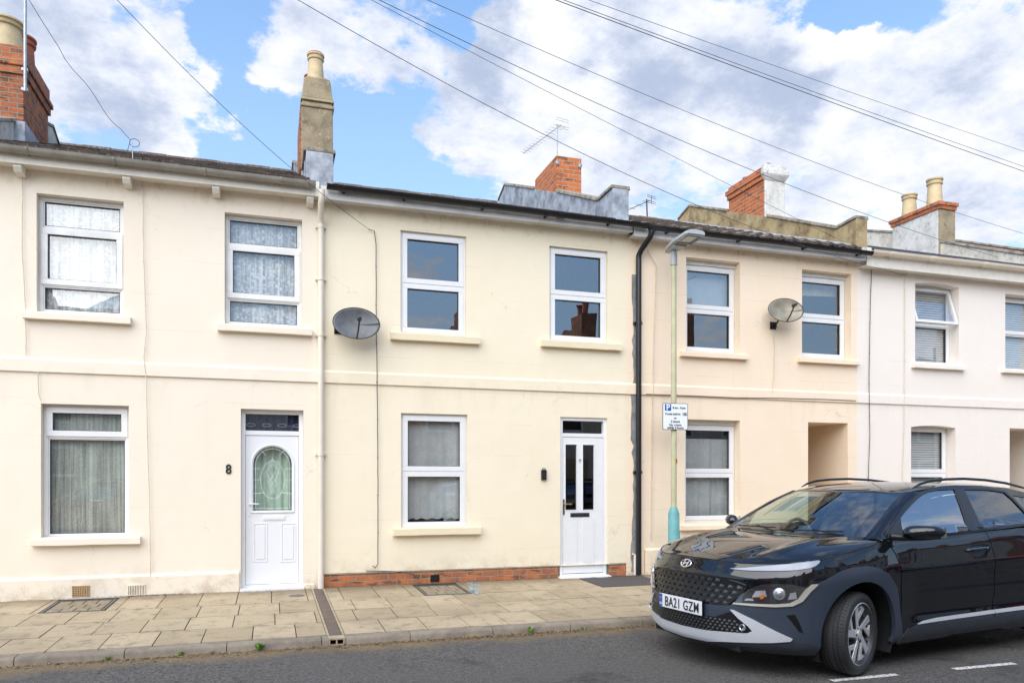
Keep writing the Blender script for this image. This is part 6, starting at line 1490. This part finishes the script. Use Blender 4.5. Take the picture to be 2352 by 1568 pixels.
    # --- doors, raised a little so that the shut lines show
    fd = [(U(x=1.245), 1.050), (U(x=1.30), .95), (U(x=1.345), .81), (U(x=1.365), .60), (U(x=1.385), .30), (U(x=1.9), .292), (U(x=2.495), .290), (U(x=2.505), .55), (U(x=2.480), .80), (U(x=2.440), 1.094), (U(x=2.0), 1.064), (U(x=1.6), 1.056)]
    rd = [(U(x=2.448), 1.094), (U(x=2.488), .80), (U(x=2.513), .55), (U(x=2.503), .290), (U(x=2.9), .288), (U(x=3.06), .30), (U(x=3.09), .50), (U(x=3.19), .68), (U(x=3.30), .80), (U(x=3.36), .90), (U(x=3.33), 1.0), (U(x=3.30), 1.128), (U(x=3.0), 1.124), (U(x=2.7), 1.106)]
    D1 = sp('door', M['paint'], car, fd, off=.0045, th=.012, st=.035, each=True); D2 = sp('door', M['paint'], car, rd, off=.0045, th=.012, st=.035, each=True)
    for d in D1 + D2: pass
    # handles
    for D, xa, xb, z in ((D1, 2.13, 2.40, .935), (D2, 2.93, 3.18, .965)):
        for dd, s in zip(D, (1, -1)):
            cup = smooth_poly([(U(x=xa + .02), z), (U(x=xa + .10), z + .035), (U(x=xb - .10), z + .035), (U(x=xb - .02), z + .005), (U(x=xb - .09), z - .05), (U(x=xa + .11), z - .055)], 4)
            sp('handle_recess', M['grille'], dd, cup, off=.0055, th=.002, st=.02, sides=(s,))
            h = []
            for x in np.linspace(xa, xb, 9):
                p = Vector(SF(U(x=x), z)); n = SN(U(x=x), z); o = .030 if xa + .03 < x < xb - .03 else .010; q = p + n * o; h.append(K(q.x, q.y * s, q.z + .012 * (x - xa) / (xb - xa)))
            m2 = MB(); m2.tube(h, [.006, .011, .013, .014, .014, .014, .013, .011, .006], 10); m2.build('door_handle', M['paint'], dd, smooth=True)
            h = [v + Vector((0, -.004 * s, .012)) for v in h]; m2 = MB(); m2.tube(h, .0035, 6); m2.build('handle_trim', M['chrome'], dd, smooth=True)
    # --- glass
    for nm, g, mt in (('side_window', g1, 'car_glass_s'), ('side_window', g2, 'car_glass_d'), ('quarter_window', g3, 'car_glass_d')):
        for o in panel(nm, M[mt], car, sc(g, .012), GS, fn_n=GN, off=-.006, th=.0, st=.06, each=True): pass
    # black frames round the side glass and belt trim
    panel('window_frame', M['frame'], car, sc(g1, .030), GS, fn_n=GN, off=.003, th=.006, holes=[g1], st=.03, each=True); panel('window_frame', M['frame'], car, sc(g2, .026), GS, fn_n=GN, off=.003, th=.006, holes=[g2], st=.03, each=True)
    panel('pillar_trim', M['frame'], car, [(2.275, 1.09), (2.318, 1.286), (2.36, 1.470), (2.455, 1.470), (2.44, 1.30), (2.425, 1.11)], GS, fn_n=GN, off=.0045, th=.006, st=.03, each=True)
    panel('mirror_sail', M['frame'], car, [(1.24, 1.068), (1.378, 1.164), (1.47, 1.222), (1.475, 1.17), (1.45, 1.085)], GS, fn_n=GN, off=.0055, th=.008, st=.03, each=True)
    sp('belt_trim', M['frame'], car, [(U(x=x), ztop_x(x) + (-.001)) for x in np.linspace(1.26, 3.3, 16)] + [(U(x=x), ztop_x(x) - .012) for x in np.linspace(3.3, 1.26, 16)], off=.006, th=.008, st=.04, each=True)
    # windscreen
    NB2 = 14; rows2 = []
    for t in np.linspace(0, 1, 16):
        r = []; w1 = we(t)
        for a in np.linspace(-1, 1, 2 * NB2 + 1):
            b = abs(a); xm = 1.02 + (1.68 - 1.02) * t; zm = 1.058 + (1.437 - 1.058) * t + .012 * math.sin(math.pi * t); x = xm + (w1.x - xm) * b ** 2.2; z = zm + (w1.z - zm) * b ** 2.4; r.append((x, w1.y * a, z))
        rows2.append(r)
    m2 = MB(); nn = gridn(rows2); nr = []
    for r, m in zip(rows2, nn):
        for p, n in zip(r, m): m2.v.append(tuple(K(*p))); nr.append(Vector((n.x, -n.y, n.z)).normalized())
    c = 2 * NB2 + 1
    for i in range(15):
        for j in range(2 * NB2): m2.f.append((i * c + j, i * c + j + 1, (i + 1) * c + j + 1, (i + 1) * c + j))
    for fi, f in enumerate(m2.f):
        p = [Vector(m2.v[i]) for i in f]
        if (p[2] - p[0]).cross(p[3] - p[1]).dot(nr[f[0]]) < 0: m2.f[fi] = tuple(f[::-1])
    o = m2.build('windscreen', M['car_glass'], car, fix=False, smooth=True, angle=180); o.data.normals_split_custom_set_from_vertices([tuple(n) for n in nr])
    # dark band at the screen foot, wipers
    m2 = MB(); rr = rows2[0]; m2.grid([[K(p[0] - .03 - .00, p[1] * 1.02, p[2] + .004) for p in rr], [K(p[0] + .03, p[1], p[2] + .020) for p in rr]]); m2.build('scuttle', M['grille'], car, fix=False, smooth=True, angle=180)
    for (ya, yb) in ((.55, -.02), (-.10, -.60)):
        m2 = MB(); P_ = []
        for t in np.linspace(0, 1, 10):
            y = ya + (yb - ya) * t; x = float(np.interp(y, [p[1] for p in rows2[1]], [p[0] for p in rows2[1]])); z = float(np.interp(y, [p[1] for p in rows2[1]], [p[2] for p in rows2[1]])); P_.append(K(x - .012 + .02 * (1 - t), y, z + .014 + .012 * (1 - t)))
        m2.tube(P_, .007, 6); m2.tube([P_[0] + Vector((-.03, 0, -.03)), P_[4] + Vector((0, 0, .012))], .008, 6); m2.build('wiper', M['black_plastic'], car, smooth=True)
    # panoramic roof panel, rails
    for s in (1, -1):
        m2 = MB(); P_ = [K(x, y * s, z) for x, y, z in ((1.90, .585, 1.478), (1.98, .590, 1.512), (2.10, .592, 1.540), (2.30, .592, 1.556), (2.55, .590, 1.562), (2.85, .588, 1.550), (3.15, .583, 1.520), (3.40, .578, 1.478), (3.50, .575, 1.455))]
        m2.tube(P_, [.005, .011, .013, .013, .013, .013, .013, .011, .005], 10); m2.build('roof_rail', M['black_plastic'], car, smooth=True)
    # --- cladding
    ar = arc(WX, .390, -8, 188, 26); ar2 = arc(3.50, .390, 188, -8, 26)
    top_o = [('x', 1.385, .25), ('x', 1.375, .36), ('x', 1.345, .52), ('x', 1.296, .675), ('x', 1.168, .80), ('x', 1.05, .852), ('x', .93, .872), ('x', .80, .868), ('x', .68, .842), ('x', .566, .792), ('x', .485, .752), ('x', .445, .722)]
    poly = pts(*top_o) + pts(('x', .40, .645), ('y', .80, .592), ('y', .70, .575), ('y', .58, .568), ('y', .50, .556), ('y', .44, .545), ('y', .25, .540)) + [(0, .538)] + [(0, .215)] + pts(('y', .3, .215), ('y', .6, .215), ('y', .8, .22), ('x', .46, .225))
    inner = [(u, max(z, .225)) for u, z in arc(WX, .388, 195, -14, 30)]
    poly = poly + [(U(x=.515), .225)] + [q for q in inner if q[1] > .226] + [(U(x=1.29), .225), (U(x=1.385), .225)]
    clad = sp('bumper_cladding', M['clad'], car, poly, off=.010, th=.030, st=.03)
    o2 = [('x', 3.02, .25), ('x', 3.04, .40), ('x', 3.08, .56), ('x', 3.16, .70), ('x', 3.28, .81), ('x', 3.42, .865), ('x', 3.56, .868), ('x', 3.72, .82), ('x', 3.84, .72), ('x', 3.92, .60), ('x', 4.0, .56), ('x', 4.05, .50), ('x', 4.05, .26), ('x', 3.93, .26)]
    inner = [(u, max(z, .26)) for u, z in arc(3.50, .388, -10, 190, 26)]
    sp('rear_arch_cladding', M['clad'], car, pts(*o2) + [q for q in inner if q[1] > .261] + [(U(x=3.11), .25)], off=.010, th=.02, st=.04, each=True)
    sp('sill_cladding', M['clad_dark'], car, pts(('x', 1.39, .27), ('x', 1.45, .325), ('x', 2.2, .332), ('x', 3.03, .335), ('x', 3.03, .205), ('x', 2.7, .205), ('x', 2.62, .222), ('x', 2.0, .222), ('x', 1.9, .205), ('x', 1.36, .205)), off=.016, th=.03, st=.03, each=True)
    sp('door_trim', M['clad'], car, pts(('x', 1.50, .325), ('x', 1.60, .35), ('x', 1.75, .362), ('x', 2.498, .372), ('x', 2.498, .305), ('x', 1.5, .305)), off=.012, th=.02, st=.03, each=True); sp('door_trim', M['clad'], car, pts(('x', 2.512, .372), ('x', 3.03, .378), ('x', 3.03, .308), ('x', 2.512, .305)), off=.012, th=.02, st=.03, each=True)
    sp('silver_strip', M['silver'], car, pts(('x', 1.57, .348), ('x', 1.64, .368), ('x', 1.8, .380), ('x', 2.498, .392), ('x', 2.498, .362), ('x', 1.8, .352)), off=.020, th=.02, st=.03, each=True); sp('silver_strip', M['silver'], car, pts(('x', 2.512, .392), ('x', 3.02, .398), ('x', 3.02, .366), ('x', 2.512, .362)), off=.020, th=.02, st=.03, each=True)
    # --- nose
    gp_ = [(0, .775)] + pts(('y', .20, .772), ('y', .36, .762), ('y', .46, .748), ('y', .545, .722), ('y', .555, .705), ('y', .50, .63), ('y', .44, .568), ('y', .30, .556)) + [(0, .550)]
    sp('grille', M['grille'], car, gp_, off=.003, th=.02, st=.03)
    gr = MB(); ge = MB()
    def surf(u, z, o, s): p = Vector(SF(abs(u), z)) + SN(abs(u), z) * o; return K(p.x, p.y * s, p.z)
    gpi = [(u * .97, (z - .66) * .93 + .66) for u, z in gp_]
    for r in range(5):
        z = .752 - r * .044
        for c in range(-8, 9):
            u = (c + (.5 if r % 2 else 0)) * .070; s = 1 if u >= 0 else -1; au = abs(u)
            if not inpoly(au + 1e-4, z, gpi): continue
            w, h = .029, .018; sh = [(-w, .25 * h), (-w * .5, h), (w * .5, h), (w, .25 * h), (w * .7, -h), (-w * .7, -h)]
            P_ = []
            for a, b in sh:
                uu = u + a; P_.append(surf(uu, z + b, -.002 if b > 0 else .014, 1 if uu >= 0 else -1))
            gr.quad(*P_); Q = [surf(u + a, z + b, .002, 1 if u + a >= 0 else -1) for a, b in sh]
            for i in range(6): gr.quad(P_[i], P_[(i + 1) % 6], Q[(i + 1) % 6], Q[i])
            ge.quad(surf(u - w * .7, z - h * .9, .0195, 1 if u - w >= 0 else -1), surf(u + w * .7, z - h * .9, .0195, 1 if u + w >= 0 else -1), surf(u + w * .7, z - h * 1.14, .014, 1 if u + w >= 0 else -1), surf(u - w * .7, z - h * 1.14, .014, 1 if u - w >= 0 else -1))
    gm = gr.build('grille_mesh', M['grille'], car, fix=False); ge.build('grille_highlight', M['grille_e'], gm, fix=False)
    # outline trim of the grille end
    for s in (1, -1):
        m2 = MB(); m2.tube([surf(U(y=y), z, .010, s) for y, z in ((.30, .552), (.44, .562), (.50, .628), (.553, .703), (.548, .722), (.50, .740), (.44, .752))], .008, 8); m2.build('grille_surround', M['grille'], car, smooth=True)
    # lower grille and silver skid trim
    lg = [(0, .445)] + pts(('y', .33, .447), ('y', .44, .500), ('y', .455, .50), ('y', .50, .455), ('y', .56, .405), ('y', .585, .372), ('y', .57, .352), ('y', .45, .338)) + [(0, .318)]
    sp('lower_grille', M['grille'], car, lg, off=.012, th=.01, st=.03)
    gr = MB()
    for r in range(5):
        z = .435 - r * .024
        for c in range(-15, 16):
            u = (c + (.5 if r % 2 else 0)) * .038; au = abs(u)
            if not inpoly(au + 1e-4, z, [(a * .96, (b - .4) * .9 + .4) for a, b in lg]): continue
            P_ = [surf(u + a, z + b, .0215 if b < 0 else .014, 1 if u + a >= 0 else -1) for a, b in ((-.014, 0), (-.007, .008), (.007, .008), (.014, 0), (.007, -.009), (-.007, -.009))]; gr.quad(*P_)
            gr.quad(*[surf(u + a, z + b, o, 1 if u + a >= 0 else -1) for a, b, o in ((-.007, -.009, .0215), (.007, -.009, .0215), (.007, -.013, .013), (-.007, -.013, .013))])
    gr.build('lower_grille_mesh', M['grille_e2'], car, fix=False)
    sk = [(0, .322)] + pts(('y', .25, .328), ('y', .45, .342), ('y', .56, .350), ('y', .590, .372), ('y', .57, .405), ('y', .505, .462), ('y', .452, .522), ('y', .475, .520), ('y', .60, .460), ('y', .72, .385), ('y', .80, .335), ('y', .79, .315), ('y', .70, .295), ('y', .5, .272), ('y', .25, .245)) + [(0, .238)]
    sp('skid_trim', M['silver'], car, sk, off=.022, th=.016, st=.025)
    sp('chin', M['clad_dark'], car, [(0, .236)] + pts(('y', .3, .24), ('y', .6, .27), ('y', .8, .305), ('x', .44, .30), ('x', .50, .262), ('x', .50, .205), ('y', .7, .205), ('y', .3, .205)) + [(0, .205)], off=.014, th=.02, st=.03)
    for s in (1, -1):
        p = surf(U(y=.535), .395, .02, s); m2 = MB(); m2.lathe([(.020, -.012), (.026, -.016), (.028, .0), (.001, .01)], tuple(p), 16, 'x', cap=False); m2.build('fog_lamp', M['reflector'], car, smooth=True)
    sp('corner_vent', M['grille'], car, pts(('y', .770, .512), ('x', .345, .522), ('x', .372, .45), ('x', .392, .378), ('x', .366, .392), ('x', .335, .452)), off=.0115, th=.004, st=.02, each=True)
    # headlamp
    hl = pts(('y', .485, .580), ('y', .60, .590), ('y', .72, .598), ('y', .79, .612), ('x', .37, .645), ('x', .42, .725), ('y', .80, .748), ('y', .72, .748), ('y', .64, .735), ('y', .56, .690), ('y', .51, .630))
    for s in (1, -1):
        h = sp('headlight', M['lamp_dark'], car, hl, off=.004, th=.02, st=.025, sides=(s,))
        sp('lens', M['lamp_glass'], h, hl, off=.030, th=.0, st=.03, sides=(s,))
        m2 = MB(); c = surf(U(y=.735), .672, .006, s); ax = Vector((-.80, -.60 * s, 0)).normalized()
        m2.tube([c, c + ax * .012, c + ax * .020], [.050, .046, .032], 22); m2.build('reflector_ring', M['reflector'], h, smooth=True, angle=30)
        m2 = MB(); m2.tube([c + ax * .010, c + ax * .024, c + ax * .030, c + ax * .033], [.030, .027, .018, .002], 20); m2.build('projector', M['lamp_glass2'], h, smooth=True)
        for y0_, z0_, w_, hgt, mt in ((.63, .662, .052, .030, 'reflector'), (.645, .640, .014, .018, 'amber'), (.57, .612, .035, .010, 'reflector'), (.80, .66, .03, .03, 'reflector')):
            q = [(U(y=y0_) - w_, z0_ - hgt), (U(y=y0_) + w_, z0_ - hgt * .6), (U(y=y0_) + w_ * .8, z0_ + hgt), (U(y=y0_) - w_ * .5, z0_ + hgt * .7)]
            sp('reflector' if mt != 'amber' else 'indicator', M[mt], h, q, off=.008 if mt != 'amber' else .014, th=.004, st=.03, sides=(s,))
        q = pts(('y', .465, .566), ('y', .60, .566), ('y', .72, .570), ('y', .80, .584), ('x', .385, .622), ('x', .435, .70), ('x', .485, .755), ('x', .445, .752), ('x', .405, .715), ('x', .362, .64), ('y', .785, .606), ('y', .72, .592), ('y', .60, .584), ('y', .475, .578))
        sp('headlight_trim', M['champ'], car, q, off=.022, th=.016, st=.02, sides=(s,))
        # daytime strip lamp
        q = smooth_poly(pts(('y', .42, .838), ('y', .52, .850), ('y', .66, .874), ('y', .78, .895), ('x', .44, .915), ('x', .535, .925), ('x', .50, .892), ('x', .43, .868), ('y', .78, .848), ('y', .66, .838), ('y', .52, .832)), 3)
        d = sp('daytime_lamp', M['drl'], car, q, off=.007, th=.01, st=.02, sides=(s,))
    # shut line of the bonnet front and the smooth badge band
    seam = MB()
    for s in (1, -1):
        P_ = [surf(U(y=y), ztop_x(plan(U(y=y))[0]) - .004, .0015, s) for y in (0.001, .15, .3, .42, .5, .6, .7, .78)] + [surf(U(x=x), ztop_x(x) - .014, .0015, s) for x in (.40, .5, .56, .65, .8, .95, 1.05, 1.12)]; seam.tube(P_, .0035, 5)
    seam.build('bonnet_seam', M['under'], car)
    # badge: slanted letter in an oval ring
    bc = Vector(SF(0, .838)); mt = M['chrome']; ring = MB(); ex_, ey_ = .066, .036
    n = SN(0, .838); o_ = K(bc.x, 0, bc.z) + Vector((n.x, 0, n.z)) * .012; up = Vector((-n.z, 0, n.x)); up = up if up.z > 0 else -up
    Bp = lambda a, b, q=0: o_ + Vector((0, -a, 0)) + up * b + Vector((n.x, 0, n.z)) * q
    ring.tube([Bp(ex_ * math.cos(t), ey_ * math.sin(t)) for t in np.linspace(0, 2 * math.pi, 41)], .0062, 8, cap=False); bd = ring.build('badge', mt, car, smooth=True)
    m2 = MB(); 
    def bar(P_): 
        q = [Bp(a, b, .0) for a, b in P_]; q2 = [Bp(a, b, .006) for a, b in P_]; m2.hexa(q, q2)
    bar([(-.040, -.027), (-.026, -.031), (-.010, .031), (-.026, .028)]); bar([(.026, -.028), (.040, -.027), (.043, .024), (.030, .030)][:4] if False else [(.010, -.031), (.026, -.028), (.040, .027), (.026, .031)]); bar([(-.020, -.009), (.020, -.002), (.020, .010), (-.018, .003)]); m2.build('badge_letter', mt, bd, bevel=.001)
    # number plate
    px_, pzc = -.022 * SX, .503 * SZ; pl = empty; m2 = MB(); W2, H2 = .29, .060; mb3 = m2; m2.box(px_ - .006, px_, -W2, W2, pzc - H2, pzc + H2); p_ = m2.build('number_plate', M['plate'], car, bevel=.004); m2 = MB(); m2.box(px_, px_ + .05, -W2 * .95, W2 * .95, pzc - H2 * .9, pzc + H2 * .9); m2.build('plate_holder', M['grille'], p_)
    m2 = MB(); m2.box(px_ - .0075, px_ - .0055, W2 - .045, W2 - .003, pzc - H2 + .003, pzc + H2 - .003); m2.build('blue_band', M['blue'], p_)
    RT = (R(90), 0, R(-90))
    pt = text_mesh('plate_lettering', 'BA21 GZM', .12, M['ink'], p_, (px_ - .0085, -.026, pzc), rot=RT, ext=.0012, off=.0012, space=1.08); xs_ = [v.co.x for v in pt.data.vertices]; ys_ = [v.co.y for v in pt.data.vertices]; fx = .455 / (max(xs_) - min(xs_)); fy = .086 / (max(ys_) - min(ys_)); mx_, my_ = (max(xs_) + min(xs_)) / 2, (max(ys_) + min(ys_)) / 2; pt.data.transform(Matrix.Diagonal((fx, fy, 1, 1)) @ Matrix.Translation((-mx_, -my_, 0)))
    text_mesh('plate_lettering', 'GB', .030, M['white_t'], p_, (px_ - .0085, W2 - .024, pzc - .030), rot=RT, ext=.0006)
    fl = MB(); fy, fz = W2 - .024, pzc + .022; fl.box(px_ - .0086, px_ - .0076, fy - .016, fy + .016, fz - .004, fz + .004); fl.box(px_ - .0087, px_ - .0077, fy - .004, fy + .004, fz - .013, fz + .013)
    fl.build('flag', M['red_mark'], p_)
    # --- mirrors
    for s in (1, -1):
        rows_ = []; n1, n2 = 14, 18; c0 = Vector((1.375, .90, 1.118)); c1 = Vector((1.52, 1.13, 1.128))
        for i in range(n1 + 1):
            t = i / n1; c = c0.lerp(c1, t) + Vector((-.03 * math.sin(math.pi * t), 0, 0)); h = .060 * (max(0, 1 - abs(2 * t - 1) ** 3.4)) ** .5 * (1.0 - .18 * t) + .002; dpt = .075 * (max(0, 1 - abs(2 * t - 1) ** 3)) ** .5 + .002
            rows_.append([K(c.x + math.cos(q) * dpt * (1 if math.cos(q) < 0 else .7), c.y * s, c.z + math.sin(q) * h * (1.08 if math.sin(q) > 0 else .92)) for q in np.linspace(0, 2 * math.pi, n2 + 1)])
        m2 = MB(); m2.grid(rows_); mi = m2.build('door_mirror', M['paint'], car, smooth=True, angle=180)
        m2 = MB(); m2.tube([K(1.30, .84 * s, 1.085), K(1.36, .90 * s, 1.078), K(1.44, .99 * s, 1.078), K(1.52, 1.09 * s, 1.088)], [.030, .026, .020, .012], 12); m2.build('mirror_base', M['black_plastic'], mi, smooth=True)
        m2 = MB(); m2.quad(K(1.46, .93 * s, 1.08), K(1.575, 1.10 * s, 1.085), K(1.575, 1.10 * s, 1.165), K(1.46, .93 * s, 1.165)); m2.build('mirror_glass', M['chrome'], mi, fix=False)
    # --- wheel wells, floor, cabin
    for xc in (WX, 3.50):
        for s in (1, -1):
            m2 = MB(); rows_ = [[K(xc + .404 * math.cos(t), y * s, WZ + .404 * 1.085 * math.sin(t)) for t in np.linspace(-.45, math.pi + .45, 30)] for y in (.86, .70, .45)]; m2.grid(rows_)
            inn = [K(xc + .404 * math.cos(t), .45 * s, WZ + .404 * 1.085 * math.sin(t)) for t in np.linspace(-.45, math.pi + .45, 30)]; m2.quad(*inn); m2.build('wheel_arch_liner', M['under'], car, fix=False, smooth=True, angle=60)
    m2 = MB(); m2.box(.12 * SX, 4.05 * SX, -.50 * SX, .50 * SX, .19 * SZ, .40 * SZ); m2.box(1.36 * SX, 3.0 * SX, -.84 * SX, .84 * SX, .20 * SZ, .30 * SZ); m2.box(.20 * SX, .5 * SX, -.6 * SX, .6 * SX, .215 * SZ, .3 * SZ); m2.build('floor_pan', M['under'], car)
    m2 = MB(); m2.grid([[K(x + .06 * abs(y) ** 2, y, z) for y in np.linspace(-.76, .76, 13)] for x, z in ((1.06, 1.045), (1.30, 1.045), (1.42, 1.03), (1.50, .98), (1.50, .60))]); m2.build('dashboard', M['dash'], car, smooth=True, fix=False)
    m2 = MB(); m2.tube([K(1.62, -.37 + .17 * math.cos(t), .98 + .18 * math.sin(t)) for t in np.linspace(0, 2 * math.pi, 25)], .016, 8, cap=False); m2.build('steering_wheel', M['seat'], car, smooth=True)
    for y in (.37, -.37):
        for x in (2.05, 2.95):
            m2 = MB(); m2.hexa([K(x - .05, y - .24, .70), K(x - .05, y + .24, .70), K(x + .10, y + .24, .70), K(x + .10, y - .24, .70)], [K(x + .12, y - .20, 1.20), K(x + .12, y + .20, 1.20), K(x + .24, y + .20, 1.20), K(x + .24, y - .20, 1.20)]); m2.hexa([K(x - .5, y - .24, .55), K(x - .5, y + .24, .55), K(x + .05, y + .24, .55), K(x + .05, y - .24, .55)], [K(x - .5, y - .24, .72), K(x - .5, y + .24, .72), K(x + .05, y + .24, .68), K(x + .05, y - .24, .68)])
            m2.hexa([K(x + .17, y - .12, 1.23), K(x + .17, y + .12, 1.23), K(x + .26, y + .12, 1.23), K(x + .26, y - .12, 1.23)], [K(x + .19, y - .10, 1.38), K(x + .19, y + .10, 1.38), K(x + .26, y + .10, 1.38), K(x + .26, y - .10, 1.38)]); m2.build('seat', M['seat'], car, bevel=.03)
    m2 = MB(); m2.tube([K(1.70, -.11, 1.36), K(1.70, .11, 1.36)], .030, 10); m2.build('interior_mirror', M['seat'], car, smooth=True)
    m2 = MB(); m2.box(1.5 * SX, 3.9 * SX, -.8 * SX, .8 * SX, .45 * SZ, .52 * SZ); m2.build('cabin_floor', M['seat'], car)
    make_wheel('wheel', car, K(.89, .80, 0) + Vector((0, 0, .343)), R(17), -1); make_wheel('wheel', car, K(.89, -.80, 0) + Vector((0, 0, .343)), R(17), 1)
    make_wheel('wheel', car, K(3.50, .80, 0) + Vector((0, 0, .343)), 0, -1); make_wheel('wheel', car, K(3.50, -.80, 0) + Vector((0, 0, .343)), 0, 1)
    return car
M['frame'] = simple('black_window_trim', (.02, .022, .027), .42, bump=.02); M['grille_e2'] = simple('lower_grille_plastic', (.010, .011, .012), .45, bump=0); M['lamp_glass2'] = simple('projector_lens', (.35, .38, .42), .04, .5, bump=0); M['red_mark'] = simple('red_print', (.55, .12, .10), .4)

def other_cars(car):
    for (x, y, rz, pm, lab) in ((6.3, -9.3, 184, 'paint_w', 'white car across the street, seen mirrored in the window of number 9'), (-3.6, -8.95, 2, 'paint_r', 'red car across the street, seen mirrored in the big window of number 8'), (16.6, -9.1, 183, 'paint_r', 'red car farther along the opposite kerb, mirrored in the peach house glass'), (11.3, -9.2, 182, 'paint_s', 'silver car across the street between the white and the farther red one')):
        c = copy_tree(car); c.rotation_euler.z = R(rz); c.location = (x, y, 0); c['label'] = lab; c['group'] = 'cars parked across the street'
        c.location = (x + (2.3 if rz > 90 else -2.3), y, 0)
        st = [c]
        while st:
            o = st.pop()
            for ch in kids(o): st.append(ch)
            if o.type == 'MESH' and o.data.materials and o.data.materials[0] == M['paint']:
                o.material_slots[0].link = 'OBJECT'; o.material_slots[0].material = M[pm]
        for ch in list(kids(c)):
            if ch.name.startswith(('number_plate', 'badge')):
                for g in kids(ch): bpy.data.objects.remove(g)
                bpy.data.objects.remove(ch)
ground(); road_marks()
house8(); house9(); house10(); house11(); house12()
street_bits(); hangings(); fixings(); lamp(); opposite()
CAR = make_car(); other_cars(CAR)
bpy.context.view_layer.update()
